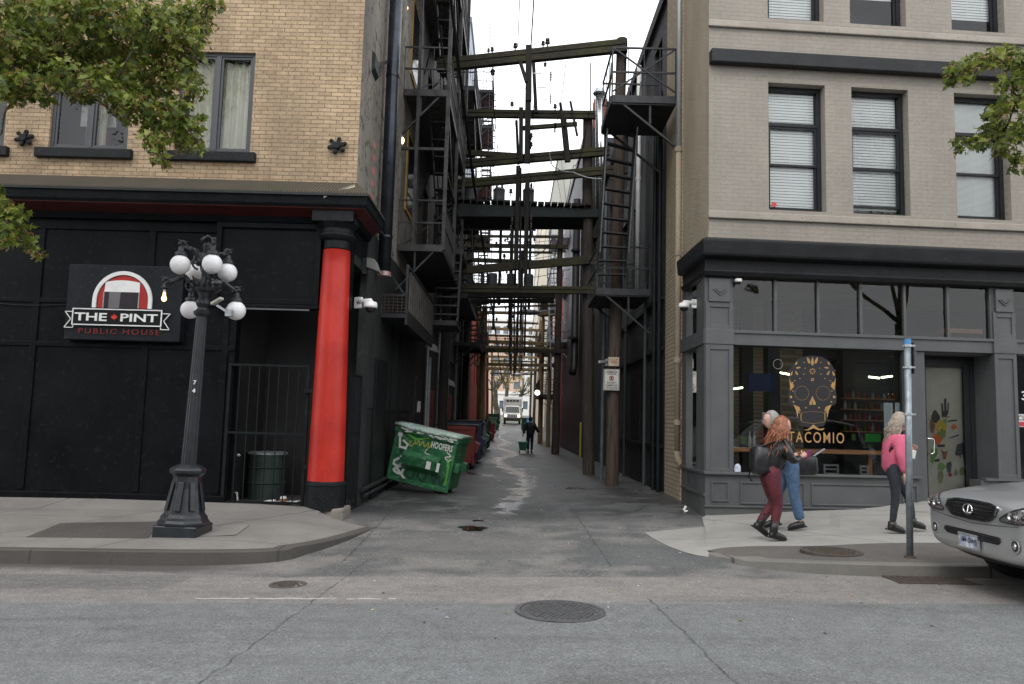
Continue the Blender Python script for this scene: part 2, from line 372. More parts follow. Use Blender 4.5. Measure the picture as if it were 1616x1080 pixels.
def slab_mat(name, c, joints, agg=0, spx=0):
    m = NT(name); x, y, z = m.sep()
    cc = m.mix(m.ramp(m.noise(1.3, 6, rough=.65), [(.3, 0.), (.7, 1.)]), cl(c, .72), cl(c, 1.15))
    cc = m.mix(m.ramp(m.noise(120, 2), [(.35, 0.), (.7, 1.)]), cl(c, .55 if agg else .75), cc)
    if agg:
        cc = m.mix(m.ramp(m.noise(60, 3, rough=.8), [(.55, 0.), (.7, .6)]), cc, (.33, .29, .25))
    cc = m.mix(m.ramp(m.noise(4, 6, rough=.7), [(.6, 0.), (.75, .5)]), cc, cl(c, .4))
    gum = m.n('ShaderNodeTexVoronoi'); gum.inputs['Scale'].default_value = 3.1; m.l(m.scalev(m.pos, (1, 1, 0)), gum.inputs['Vector'])
    cc = m.mix(m.math('MULTIPLY', m.math('LESS_THAN', gum.outputs['Distance'], .05), .45), cc, (.04, .04, .04))
    if joints:
        d = m.math('ABSOLUTE', m.math('SUBTRACT', m.math('FRACT', m.math('MULTIPLY', m.math('ADD', x, m.math('MULTIPLY', y, joints[1])), 1/joints[0])), .5))
        cc = m.mix(m.math('MULTIPLY', m.math('GREATER_THAN', d, .5-.014/joints[0]), .8), cc, (.04, .04, .04))
    if joints and joints[0] > .96 and 'kerb' not in name:
        d2 = m.math('ABSOLUTE', m.math('SUBTRACT', m.math('FRACT', m.math('MULTIPLY', m.math('ADD', y, m.math('MULTIPLY', x, .02)), 1/1.55)), .5))
        cc = m.mix(m.math('MULTIPLY', m.math('GREATER_THAN', d2, .5-.012/1.55), .6), cc, (.05, .05, .05))
    cc = m.mix(m.ramp(m.noise(.8, 7, rough=.7), [(.45, 0.), (.68, .45)]), cc, cl(c, .45))
    cc = m.mix(m.ramp(m.noise(11, 6, rough=.8), [(.60, 0.), (.68, .5)]), cc, cl(c, .35))
    m.set('Base Color', cc); m.set('Roughness', .82); m.bump(m.math('ADD', m.noise(110, 3), m.math('MULTIPLY', m.noise(14, 5), 1.2)), .4, .006)
    return m.mat
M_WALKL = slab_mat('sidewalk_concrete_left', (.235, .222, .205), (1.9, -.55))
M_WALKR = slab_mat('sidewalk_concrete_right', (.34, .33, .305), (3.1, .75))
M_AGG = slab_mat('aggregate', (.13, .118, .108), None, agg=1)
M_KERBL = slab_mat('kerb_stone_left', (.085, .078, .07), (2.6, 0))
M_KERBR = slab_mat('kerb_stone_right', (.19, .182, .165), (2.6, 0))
M_DARKPAVE = slab_mat('dark_patch', (.085, .078, .072), None, agg=1)

def strip(mb, A, B, fz, n=6):
    "surface between two world polylines of the same length; fz(x, y, i, t) is the height"
    k = len(A); vs = []; fs = []
    for i in range(k):
        for j in range(n+1):
            t = j/n; x = lerp(A[i][0], B[i][0], t); y = lerp(A[i][1], B[i][1], t); vs.append((x, y, fz(x, y, i, t)))
    for i in range(k-1):
        for j in range(n):
            a = i*(n+1)+j; fs.append((a, a+n+1, a+n+2, a+1))
    return mb.add(vs, fs)
def smooth_poly(pts, n=4):
    out = []
    for i in range(len(pts)-1):
        p0 = pts[max(0, i-1)]; p1 = pts[i]; p2 = pts[i+1]; p3 = pts[min(len(pts)-1, i+2)]
        for j in range(n):
            t = j/n
            out.append(tuple(.5*((2*p1[q])+(-p0[q]+p2[q])*t+(2*p0[q]-5*p1[q]+4*p2[q]-p3[q])*t*t+(-p0[q]+3*p1[q]-3*p2[q]+p3[q])*t**3) for q in range(len(p1))))
    return out+[tuple(pts[-1])]
# left kerb: (x, y, kerb height)
KL = [(-40, 8.72, .15), (-12, 8.72, .15), (-7, 8.72, .15), (-4, 8.72, .15), (-3.1, 8.82, .145), (-2.6, 9.05, .13), (-2.35, 9.45, .11), (-2.18, 10.0, .08), (-2.05, 10.6, .05), (-1.95, 11.2, .02), (-1.9, 11.45, .008)]
INL = [(-40, 12.06), (-12, 12.06), (-7, 12.06), (-4.6, 12.06), (-3.7, 12.06), (-3.1, 12.06), (-2.9, 12.02), (-2.75, 11.95), (-2.55, 11.8), (-2.3, 11.62), (-2.1, 11.5)]
KL = smooth_poly(KL); INL = smooth_poly([(a, b, 0) for a, b in INL])
def inset(K, d):
    out = []
    for i, p in enumerate(K):
        a = K[max(0, i-1)]; b = K[min(len(K)-1, i+1)]; tx, ty = b[0]-a[0], b[1]-a[1]; L = math.hypot(tx, ty); out.append((p[0]-ty/L*d, p[1]+tx/L*d, p[2]))
    return out
def kerb(name, K, m_, sgn=1):
    I = inset(K, .16*sgn); mb = MB()
    O = inset(K, -.012*sgn)
    strip(mb, O, K, lambda x, y, i, t: G(x, y)+(-.05 if t == 0 else K[i][2]-.012), 1)
    strip(mb, K, inset(K, .018*sgn), lambda x, y, i, t: G(x, y)+K[i][2]-.012+.012*t, 1)
    strip(mb, inset(K, .018*sgn), I, lambda x, y, i, t: G(x, y)+K[i][2], 1)
    tag(mb.build(name, m_), kind='structure'); return I
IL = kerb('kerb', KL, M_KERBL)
def SWL(x, y, i=None, t=None): return G(x, y)+.15+.03*t if i is None else G(x, y)+lerp(KL[i][2], KL[i][2]*1.2 if i < len(KL)-10 else KL[i][2], t)
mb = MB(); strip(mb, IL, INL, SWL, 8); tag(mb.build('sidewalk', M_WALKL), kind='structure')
def zL(x, y): return G(x, y)+.15+.03*min(1, max(0, (y-8.9)/3.1))
# darker square of paving and pale square round the lamp
mb = MB(); a = [atz(40, 858, .02), atz(233, 862, .02)]; b = [atz(95, 838, .02), atz(262, 838, .02)]
strip(mb, a, b, lambda x, y, i, t: zL(x, y)+.004, 4); tag(mb.build('paving_patch', M_DARKPAVE), kind='structure')
mb = MB(); a = [atz(232, 860, .02), atz(300, 860, .02), atz(345, 860, .02), atz(372, 859, .02)]; b = [atz(262, 846, .02), atz(320, 846, .02), atz(362, 845, .02), atz(392, 845, .02)]
strip(mb, a, b, lambda x, y, i, t: zL(x, y)+.004, 4); tag(mb.build('paving_patch', slab_mat('pale_patch', (.27, .255, .235), (.95, .1))), kind='structure')
# right kerb, listed from the alley outwards
def foot_g(u, v, fz=G):
    z = .05
    for _ in range(6): q = atz(u, v, z); z = fz(q.x, q.y)
    return Vector((q.x, q.y, z))
_k = [(1111, 873, .004), (1135, 881, .025), (1165, 889, .06), (1225, 900, .10), (1313, 907, .125), (1432, 911, .13)]
KR = [(foot_g(u, v).x, foot_g(u, v).y, h) for u, v, h in _k]; _y = KR[-1][1]
KR += [(6.5, _y, .13), (9, _y, .13), (14, _y, .13), (40, _y, .13)]
KR = smooth_poly(KR)
IR = kerb('kerb', KR, M_KERBR)
def hbR(x): return interp(x, [(2.4, .012), (3.3, .02), (5.5, .08), (7.0, .20), (12, .3), (40, .4)])
def zR(x, y):
    k = interp(x, [(2.4, .01), (3.15, .07), (4.5, .13), (40, .13)]); t = min(1, max(0, (y-9)/3.8)); return G(x, y)+lerp(k, hbR(x), t)
_m = [foot_g(u, v, zR) for u, v in ((1113, 869), (1140, 865), (1170, 863), (1225, 862), (1313, 861), (1432, 857))]; _y = _m[-1].y
MID = smooth_poly([(p.x, p.y, 0) for p in _m]+[(7, _y+.1, 0), (9.5, _y+.2, 0), (14, _y+.3, 0), (40, _y+.3, 0)])
mb = MB(); strip(mb, IR, MID, lambda x, y, i, t: lerp(G(IR[i][0], IR[i][1])+KR[i][2], zR(MID[i][0], MID[i][1]), t), 4); tag(mb.build('aggregate_strip', M_AGG), kind='structure')
_i = foot_g(1113, 836); INR = smooth_poly([(_i.x, _i.y, 0), (_i.x+.3, 12.9, 0), (3.9, 13.1, 0), (4.3, 13.2, 0), (4.8, 13.4, 0), (5.6, 14.4, 0), (6.8, 14.4, 0), (9, 14.4, 0), (14, 14.4, 0), (40, 14.4, 0)])
mb = MB(); strip(mb, MID, INR, lambda x, y, i, t: zR(x, y)+.001, 6); tag(mb.build('sidewalk', M_WALKR), kind='structure')
# flush concrete ramp beside the kerb start
mb = MB(); a = [foot_g(u, v) for u, v in ((1017, 841), (1035, 853), (1058, 864), (1080, 872), (1100, 877), (1118, 880))]; b = [foot_g(u, v) for u, v in ((1116, 832), (1118, 845), (1118, 853), (1116, 862), (1115, 868), (1119, 875))]
strip(mb, [tuple(p) for p in a], [tuple(p) for p in b], lambda x, y, i, t: G(x, y)+.005+.006*t, 6); tag(mb.build('sidewalk_ramp', M_WALKR), kind='structure')

# ---- manhole covers, grate, puddle
M_IRON = mat('cast_iron', (.085, .085, .087), .55, .3, 20, .4, 90, metal=.3)
M_IRONR = mat('rusty_iron', (.075, .06, .05), .7, .3, 20, .4, 90, metal=.2)
def manhole(c, r, m_, label, group=None):
    t = thing('manhole_cover', label, 'manhole cover', c, 'manhole covers')
    mb = MB(); mb.lathe(c, [(r+.05, -.04), (r+.05, .006), (r+.008, .007), (r+.006, -.01)], 40, cap=False); mb.build('rim', m_, t)
    mb = MB(); mb.lathe(c, [(r, -.03), (r, .004)], 40)
    k = int(r/.045)
    for i in range(-k, k+1):
        for j in range(-k, k+1):
            x, y = i*.045+(j % 2)*.022, j*.045
            if math.hypot(x, y) < r*.93: mb.obox(c+Vector((x, y, .007)), .024, .024, .008)
    mb.build('lid', m_, t)
c = atz(884, 966, 0); manhole(Vector((c.x, c.y, G(c.x, c.y)+.003)), .335, M_IRON, 'large round checkered iron manhole cover in the grey asphalt of the street')
c = atz(455, 925, -.04); manhole(Vector((c.x, c.y, G(c.x, c.y)+.003)), .13, M_IRONR, 'small dark round utility cover in the road left of the alley mouth')
c = foot_g(1312, 873, zR); manhole(Vector((c.x, c.y, zR(c.x, c.y)+.022)), .30, M_IRONR, 'brown round manhole cover in the speckled strip behind the right kerb')
c = foot_g(1470, 917); t = thing('storm_drain', 'slotted iron storm drain in the gutter just left of the silver car wheel', 'drain', (c.x, c.y, G(c.x, c.y)))
mb = MB(); z = G(c.x, c.y)+.008; mb.box(c.x-.42, c.x+.42, c.y-.17, c.y+.17, z-.06, z-.012)
mb.build('pit', mat('pit_dark', (.01, .01, .01), .9), t)
mb = MB()
for i in range(13): mb.box(c.x-.42+i*.066, c.x-.42+i*.066+.04, c.y-.15, c.y+.15, z-.012, z+.002)
mb.box(c.x-.43, c.x+.43, c.y-.19, c.y-.15, z-.012, z+.004); mb.box(c.x-.43, c.x+.43, c.y+.15, c.y+.19, z-.012, z+.004); mb.build('grate', M_IRONR, t)
M_WATER = NT('puddle_water'); M_WATER.set('Base Color', (.012, .011, .01)); M_WATER.set('Roughness', .02); M_WATER.set('Specular IOR Level', .8); M_WATER = M_WATER.mat
def puddle(c, rx, ry, label, seed):
    rnd = random.Random(seed); n = 40; pts = []
    for i in range(n):
        a = 2*math.pi*i/n; k = .75+.35*mnoise.noise(Vector((math.cos(a)*1.5+seed, math.sin(a)*1.5, seed*.7)))+.15*mnoise.noise(Vector((math.cos(a)*5, math.sin(a)*5, seed)))
        x, y = c[0]+rx*k*math.cos(a), c[1]+ry*k*math.sin(a); pts.append((x, y, G(c[0], c[1])+.009))
    mb = MB(); mb.poly(pts); o = mb.build('puddle', M_WATER); tag(o, kind='structure')
p = atz(747, 832, .05); puddle(p, .26, .33, '', 3); p = atz(755, 822, .05); puddle(p, .14, .08, '', 5)

# ================================================================= MATERIALS
M_BLK = mat('black_paint', (.0040, .0052, .0062), .5, .45, 1.2, .3, 16, spot=.14, spotc=(.011, .012, .013), spec=.10)
M_BLK2 = mat('black_paint_worn', (.007, .009, .0105), .5, .4, 4, .4, 30, spot=.2, spotc=(.022, .024, .025), spec=.2)
M_REDP = mat('red_gloss_paint', (.44, .018, .011), .40, .16, 1.8, .8, 18, c2=(.52, .030, .017), spec=.4, bd=.006)
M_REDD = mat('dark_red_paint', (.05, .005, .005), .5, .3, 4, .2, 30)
M_WHITE = mat('white_paint', (.72, .72, .71), .45, .08, 6, .05, 60)
M_WHITED = mat('dirty_white', (.62, .61, .58), .5, .12, 5, .1, 50, spot=.05, spotc=(.2, .18, .15))
M_STEEL = mat('galvanised_steel', (.42, .45, .47), .38, .18, 8, .1, 80, metal=.7)
M_DSTEEL = mat('dark_steel', (.030, .031, .034), .5, .35, 6, .2, 60, metal=.3)
M_RUSTS = mat('rusty_steel', (.045, .036, .032), .7, .4, 5, .3, 60, c2=(.075, .048, .034), metal=.2)
M_SLATEPIPE = mat('slate_blue_duct', (.035, .042, .055), .3, .3, 3, .15, 20, metal=.6)
M_DARK = mat('interior_dark', (.006, .006, .006), .9)
M_GLASS = glass('window_glass', (.93, .95, .95))
M_GLASSD = glass('shop_glass', (.80, .82, .82), 1.5)
M_GREYFRAME = mat('grey_window_frame', (.05, .053, .06), .5, .15)
M_CURT = mat('cream_curtain', (.74, .72, .60), .9, .1, sc3=(14, 14, 1))
M_BLUEGREY = mat('far_wall_tint', (.4, .42, .45), .8, .1)
M_BRICKT = brick('tan_brick', (.33, .235, .14), (.47, .345, .215), (.13, .10, .07), 'x', var=.45, stain=.55, stainc=(.15, .105, .07))
M_CONC = mat('weathered_concrete', (.17, .155, .13), .85, .45, .7, .5, 9, c2=(.36, .33, .28), sc3=(1, 1, .35), spot=.22, spotc=(.06, .055, .05), bd=.01)
M_DBRICKY = brick('black_painted_brick_side', (.014, .015, .017), (.020, .021, .023), (.008, .008, .009), 'y', mo=.01, stain=.2, rough=.6, bump=.9)
def px_rect(u0, v0, u1, v1, Y):
    uc, vc = (u0+u1)/2, (v0+v1)/2
    return at(u0, vc, Y).x, at(u1, vc, Y).x, at(uc, v1, Y).z, at(uc, v0, Y).z
def frame_rect(mb, x0, x1, y0, y1, z0, z1, w_):
    mb.box(x0, x0+w_, y0, y1, z0, z1); mb.box(x1-w_, x1, y0, y1, z0, z1); mb.box(x0+w_, x1-w_, y0+.001, y1-.001, z0, z0+w_); mb.box(x0+w_, x1-w_, y0+.001, y1-.001, z1-w_, z1)
# ================================================================= PUB BUILDING
FY = 12.3; XW = -2.6
pub = thing('pub_building', 'tan brick building with black panelled ground floor and red corner column, left of the alley', 'building', (-6, FY, 0))
W0 = px_rect(-100, 84, 21, 230, FY); W1 = px_rect(82, 84, 206, 233, FY); W2 = px_rect(281, 82, 399, 241, FY)
W1 = (W1[0], W1[1], W2[2], W2[3]); W0 = (W1[0]-2.55, W1[0]-.72, W2[2], W2[3])
WW = [W0, W1, W2]
rows = [0, 3.35, 6.7]
holes = [(a, b, c+r, d+r) for (a, b, c, d) in WW for r in rows]
mb = MB(); mb.wallh(-16, XW, 5.0, 15.9, holes, FY, .16); mb.build('front_wall', M_BRICKT, pub)
mb = MB(); mb.add([(XW, FY, 4.9), (XW, 20.0, 4.9), (XW, 20.0, 15.9), (XW, FY, 15.9)], [(0, 1, 2, 3)])
mb.add([(-16, FY, 15.9), (XW, FY, 15.9), (XW, 20, 15.9), (-16, 20, 15.9)], [(0, 1, 2, 3)]); mb.add([(-16, FY, 0), (-16, FY, 15.9), (-16, 20, 15.9), (-16, 20, 0)], [(0, 1, 2, 3)])
mb.add([(-16, 20.0, 0), (XW, 20.0, 0), (XW, 20, 15.9), (-16, 20, 15.9)], [(0, 1, 2, 3)])
mb.build('side_wall', M_CONC, pub)
mb = MB(); mb.box(-16.2, XW+.35, FY-.45, FY+.1, 15.7, 16.2); mb.build('roof_cornice', M_BLK, pub, bevel=.03)
def sash_window(par, x0, x1, z0, z1, y, curtain=None, kind=0):
    f = MB(); frame_rect(f, x0, x1, y+.05, y+.14, z0, z1, .055)
    xm = (x0+x1)/2; f.box(xm-.035, xm+.035, y+.045, y+.139, z0+.055, z1-.055)
    fo = f.build('window', M_GREYFRAME, par)
    for a, b in ((x0+.055, xm-.035), (xm+.035, x1-.055)):
        s = MB(); frame_rect(s, a+.004, b-.004, y+.065, y+.12, z0+.059, z1-.059, .035); s.build('sash', M_GREYFRAME, fo)
    g_ = MB(); g_.add([(x0+.05, y+.09, z0+.05), (x1-.05, y+.09, z0+.05), (x1-.05, y+.09, z1-.05), (x0+.05, y+.09, z1-.05)], [(0, 1, 2, 3)]); g_.build('pane', M_GLASS, fo)
    if curtain:
        c_ = MB(); c_.smooth = True; n = 60
        for (a, b) in curtain:
            a, b = lerp(x0, x1, a), lerp(x0, x1, b)
            vs = [(lerp(a, b, i/n), y+.24+.03*math.sin(i*.85)+.01*math.sin(i*2.3), z) for i in range(n+1) for z in (z0+.08, z1-.08)]
            c_.add(vs, [(2*i, 2*i+2, 2*i+3, 2*i+1) for i in range(n)])
        c_.build('curtain', M_CURT, fo)
    s = MB(); s.box(x0-.17, x1+.11, y-.09, y+.05, z0-.16, z0-.002); s.build('sill', M_BLK2, fo, bevel=.012)
for (a, b, c, d) in WW:
    for r in rows:
        i = WW.index((a, b, c, d)); cu = [(.08, .92)] if i == 2 else ([(.36, .62)] if i == 1 else [(.0, .25)])
        sash_window(pub, a, b, c+r, d+r, FY, cu)
mb = MB(); mb.box(-15.9, XW-.3, FY+.5, FY+.55, 5.3, 15.5); mb.build('room_backdrop', mat('room_dark', (.035, .032, .03), .9, .4, 1.2), pub)
# a red chair back and stacked boxes glimpsed behind the middle window
mb = MB(); r_ = px_rect(152, 205, 172, 226, FY+.3); mb.box(r_[0], r_[1], FY+.3, FY+.36, r_[2]-.05, r_[3]); mb.build('red_cushion', mat('red_cloth', (.2, .02, .03), .9), pub, bevel=.03)
mb = MB(); r_ = px_rect(122, 176, 150, 206, FY+.32); mb.box(r_[0], r_[1]+.3, FY+.42, FY+.46, r_[2]+.1, r_[3]+.4); mb.build('window_blind', M_WHITED, pub)
# cornice of the ground floor, wrapping round the alley corner
CY0 = FY-.48; CX1 = XW+.27; CYB = 13.35
zt = at(300, 299, CY0).z; zf = at(300, 320, CY0).z; zs = at(300, 331, CY0+.1).z; zw = at(300, 283, FY).z
def wrap(mb, prof):
    "profile [(out, z)...] swept along the front and round the alley corner"
    path = []
    for o, z in prof: path.append([(-16, FY-o, z), (XW+o*.58, FY-o, z), (XW+o*.58, CYB, z)])
    vs = [p for r in path for p in r]; n = len(prof)
    fs = []
    for i in range(n-1):
        for j in range(2): fs.append((i*3+j, i*3+j+1, (i+1)*3+j+1, (i+1)*3+j))
    fs.append(tuple(i*3+2 for i in range(n))[::-1])
    mb.add(vs, fs)
mb = MB(); wrap(mb, [(.0, zw+.0), (.02, zw), (.5, zt+.02), (.52, zt-.01)])
m_ = NT('rusty_lath'); x, y, z = m_.sep()
rib = m_.math('GREATER_THAN', m_.math('FRACT', m_.math('MULTIPLY', m_.math('ADD', x, m_.math('MULTIPLY', m_.noise(2, 3), .05)), 22.)), .45)
m_.set('Base Color', m_.mix(m_.ramp(m_.noise(3, 6, rough=.7), [(.35, 0.), (.65, 1.)]), m_.mix(rib, (.018, .013, .010), (.085, .065, .045)), m_.mix(rib, (.02, .018, .01), (.05, .045, .022)))); m_.set('Roughness', .9); m_.bump(rib, .8, .01)
mb.build('cornice_top', m_.mat, pub)
mb = MB(); wrap(mb, [(.52, zt-.01), (.53, zt-.05), (.49, zt-.06), (.46, zf+.04), (.41, zf)]); mb.build('cornice_fascia', M_BLK2, pub)
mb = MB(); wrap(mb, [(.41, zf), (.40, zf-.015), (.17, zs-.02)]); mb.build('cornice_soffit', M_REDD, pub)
mb = MB(); wrap(mb, [(.17, zs-.02), (.15, zs-.05), (.12, zs-.10), (.12, 4.62), (.0, 4.6)]); mb.build('frieze', M_BLK, pub)
# ground floor panelled wall
xe = at(362, 700, FY).x
mb = MB(); mb.box(-16, xe, FY, FY+.2, -.1, 5.05)
mb.box(xe, XW-.02, FY+.02, FY+.2, at(440, 486, FY).z, 5.05)
mb.box(XW-.16, XW, FY+.2, 13.5, 4.2, 5.0)
mb.build('ground_floor_wall', M_BLK, pub)
mb = MB()
for u in (-110, 48, 226, 352):
    x = at(u, 600, FY).x; mb.box(x-.05, x+.05, FY-.025, FY, .35, 4.55)
mb.box(-16, xe, FY-.03, FY-.001, 4.45, 4.62); mb.box(-16, xe, FY-.022, FY-.001, at(200, 478, FY).z-.03, at(200, 478, FY).z+.04)
mb.box(-16, xe, FY-.022, FY-.001, at(200, 545, FY).z-.05, at(200, 545, FY).z+.03)
mb.box(-16, xe, FY-.06, FY-.001, .05, .32)
mb.build('panel_moulding', M_BLK, pub, bevel=.008)
# plinth step under the wall
mb = MB(); mb.box(-16, at(486, 800, FY-.22).x, FY-.27, FY+.3, -.2, at(250, 797, FY-.27).z)
mb.build('plinth', mat('plinth_stone', (.03, .032, .034), .6, .4, 3, .4, 30), pub, bevel=.02)
a = at(-40, 474, FY-.03); b = at(112, 480, FY-.03); mb = MB(); mb.tube([a.lerp(b, i/10)-Vector((0, 0, .05*math.sin(math.pi*i/10))) for i in range(11)], .008, 6); mb.build('wall_cable', M_BLK2, pub)
# boxed fascia above the gate
r_ = px_rect(342, 356, 503, 487, FY-.1)
mb = MB(); mb.box(r_[0], r_[1], FY-.1, FY-.03, r_[2]+.08, r_[3]); mb.build('fascia_panel', M_BLK, pub, bevel=.01)
mb = MB(); frame_rect(mb, r_[0]-.02, r_[1]+.03, FY-.15, FY-.1, r_[2]+.06, r_[3]+.03, .085)
mb.box(r_[0]+.0, r_[1]+.05, FY-.17, FY-.05, r_[2]-.0, r_[2]+.055); mb.build('fascia_frame', M_BLK, pub, bevel=.008)
mb = MB(); mb.box(r_[0]+.2, r_[1]-.1, FY-.16, FY-.14, r_[2]-.03, r_[2]-.005); mb.build('drip_rail', mat('drip', (.09, .1, .1), .5), pub)
# recessed corner doorway
mb = MB(); mb.box(xe, XW-.0, 13.9, 14.0, .05, 4.9); mb.box(xe-.1, xe, FY+.2, 13.9, .0, 4.9); mb.box(xe, XW, FY+.2, 13.9, 4.05, 4.2); mb.build('recess_lining', mat('recess_black', (.012, .012, .013), .6, .3), pub)
mb = MB(); mb.box(xe, XW-.02, FY-.2, 13.9, -.1, at(420, 797, FY).z); mb.build('recess_floor', mat('recess_floor_m', (.05, .045, .04), .8, .5, 6), pub)
p = at(380, 660, 13.6); mb = MB(); mb.box(p.x-.15, p.x+.09, 13.60, 13.66, p.z-.13, p.z+.11); bx = mb.build('meter_box', mat('meter', (.30, .30, .27), .6), pub, bevel=.01)
mb = MB(); mb.box(p.x-.13, p.x+.0, 13.55, 13.6, p.z-.06, p.z+.04); mb.build('breaker', mat('pale_yellow', (.6, .52, .25), .5), bx, bevel=.008)
# the red column
def axc(v): return (at((517 if v < 400 else 511.5), v, FY-.0).x)
cb = at(511, 800, FY-.2); zb = at(511, 805, FY-.3).z
cxb = at(511.5, 780, FY-.05).x; cxt = at(533.2, 392, FY-.05).x; cxm = (cxb+cxt)/2
zr0 = at(511, 762, FY-.33).z; zr1 = at(533, 393, FY-.25).z
col_ = MB(); n = 14; pr = []
for i in range(n+1):
    t = i/n; pr.append((lerp(.278, .212, t**1.1), lerp(zr0, zr1, t)))
col_.smooth = True; col_.lathe((cxm, FY-.05, 0), pr+[(.215, zr1+.004)], 40, cap=False); colo = col_.build('column', M_REDP, pub)
for p_ in colo.data.polygons: p_.use_smooth = True
mb = MB(); mb.lathe((cxm, FY-.05, 0), [(.30, zb-.02), (.30, zr0-.06), (.315, zr0-.05), (.31, zr0-.01), (.29, zr0+.01)], 40, cap=False); mb.build('column_base', M_BLK2, colo)
mb = MB(); mb.lathe((cxm, FY-.05, 0), [(.205, zr1+.02), (.21, zr1+.14), (.26, zr1+.18), (.285, zr1+.22), (.285, zr1+.25), (.25, zr1+.27), (.25, zr1+.33), (.33, zr1+.42), (.33, zr1+.5)], 40); mb.box(cxm-.34, cxm+.3, FY-.36, FY+.2, zr1+.42, zr1+.66); mb.build('column_capital', M_BLK2, colo)
mb = MB(); mb.box(cxm-.12, cxm+.34, FY-.3, FY+.3, zb-.3, zb+.02); mb.build('column_footing', mat('footing_stone', (.20, .18, .155), .85, .3, 4, .4, 30), colo, bevel=.03)
# iron gates
def gate(par, p0, p1, z0, z1, nb, zmid, name='gate'):
    p0 = Vector(p0); p1 = Vector(p1); mb = MB(); U = Vector((0, 0, 1))
    for z in (z0, zmid, z1): mb.bar(p0+U*z, p1+U*z, .035, .035)
    for p_ in (p0, p1): mb.bar(p_+U*(z0-.03), p_+U*(z1+.02), .045)
    for i in range(1, nb):
        q = p0.lerp(p1, i/nb); mb.tube([q+U*z0, q+U*z1], .009, 6, False)
    return mb.build(name, M_BLK2, par)
g0 = at(357, 690, FY-.02); g1 = at(482, 690, FY-.02)
gate(pub, (g0.x, FY-.02, 0), (g1.x, FY-.02, 0), at(420, 793, FY).z, at(420, 577, FY).z, 8, at(420, 684, FY).z)
for v in (618, 738):
    p = at(486, v, FY-.05); mb = MB(); mb.box(p.x-.05, p.x+.1, FY-.1, FY-.02, p.z-.03, p.z+.03); mb.build('hinge', M_BLK2, pub, bevel=.005)
gate(pub, (XW+.0, 12.52, 0), (XW, 13.42, 0), .13, at(560, 592, 12.8).z, 8, 1.35)
# side wall lower storey: dark painted brick, steel door with hood
mb = MB(); mb.add([(XW+.001, 13.5, -.1), (XW+.001, 20, -.1), (XW+.001, 20, 1.75), (XW+.001, 13.5, 1.75)], [(0, 1, 2, 3)]); mb.build('side_brick_base', M_DBRICKY, pub)
mb = MB(); mb.box(XW-.1, XW+.02, 13.45, 13.95, -.1, 5.0); mb.box(XW-.1, XW+.014, 13.95, 20, 1.75, 4.9); mb.build('side_render', mat('black_render', (.016, .018, .019), .7, .5, 1.5, .5, 14, spot=.2, spotc=(.045, .045, .042)), pub)
mb = MB(); mb.box(XW, XW+.06, 14.6, 15.9, .1, 2.7); mb.build('side_shutter', M_BLK2, pub, bevel=.01)
for y_ in (16.4, 17.6): mb = MB(); mb.box(XW, XW+.05, y_, y_+.12, .1, 3.9); mb.build('pilaster_strip', M_BLK2, pub)
mb = MB(); mb.tube([(XW+.07, 13.6, .35), (XW+.07, 19.5, .38)], .035); mb.tube([(XW+.09, 13.7, .24), (XW+.09, 19.5, .27)], .03); mb.build('conduit', M_DSTEEL, pub)
# diagonal red/white strip painted on the corner
mb = MB()
for i in range(7):
    z = at(592, 325, 13.5).z+.24*i-.35; mb.add([(XW+.004, 13.52, z), (XW+.004, 13.8, z+.02), (XW+.004, 13.8, z+.14), (XW+.004, 13.52, z+.12)], [(0, 1, 2, 3)])
mb.build('warning_stripes', mat('faded_pink', (.45, .16, .16), .8), pub)
# star-shaped tie plates
for (u, v) in ((532, 230), (38, 218)):
    p = at(u, v, FY-.05); mb = MB()
    for k in range(6):
        a = k*math.pi/3+.3; q = p+Vector((math.cos(a)*.13, 0, math.sin(a)*.11)); mb.bar(p, q, .05, .045, up=(0, 1, 0)); mb.ball(q, .035, 8, 6)
    mb.lathe(p, [(.055, -.05), (.055, .06)], 12, axis='y'); mb.build('tie_plate', M_BLK2, pub)
# spiked strip running down to the cornice corner
a = at(512, 311, CY0-.02); b = at(560, 294, CY0+.2); mb = MB(); mb.bar(a, b, .02)
for i in range(26):
    q = a.lerp(b, i/25); mb.bar(q+Vector((0, 0, -.02)), q+Vector((-.012, -.01, .03)), .006)
mb.build('bird_spikes', mat('spike_cream', (.5, .45, .33), .6), pub)
# ---------------------------------------------------------------- PUB SIGN
SY = FY-.17
sg = px_rect(105, 419, 287, 538, SY)
sign = thing('pub_sign', 'black wall sign reading THE PINT under a red arch with a beer glass', 'sign', ((sg[0]+sg[1])/2, SY, sg[2]))
mb = MB(); mb.box(sg[0], sg[1], SY, FY-.001, sg[2], sg[3]); mb.build('board', mat('sign_board', (.008, .010, .013), .5, .3, 5, .15, 30, spot=.05, spotc=(.06, .065, .065), spec=.2), sign, bevel=.01)
c = at(194, 475, SY); s_ = SY/FPX*1.008; ro = 47*s_; ri = 41*s_; rr = 39.5*s_; zb_ = at(194, 487, SY).z
def arch(r, n=40): return [(c.x+r*math.cos(math.pi*i/n), c.z+r*math.sin(math.pi*i/n)) for i in range(n+1)]
def disc(mb, pts, y, d=.012): mb.prism([(x, y, z) for x, z in pts], (0, d, 0))
mb = MB(); o_ = arch(ro); i_ = arch(ri)
ring = [(o_[0][0], zb_)]+o_+[(o_[-1][0], zb_)]; rin = [(i_[0][0], zb_)]+i_+[(i_[-1][0], zb_)]
for k in range(len(ring)-1): mb.prism([(ring[k][0], SY-.03, ring[k][1]), (ring[k+1][0], SY-.03, ring[k+1][1]), (rin[k+1][0], SY-.03, rin[k+1][1]), (rin[k][0], SY-.03, rin[k][1])], (0, .028, 0))
mb.build('arch', M_WHITE, sign)
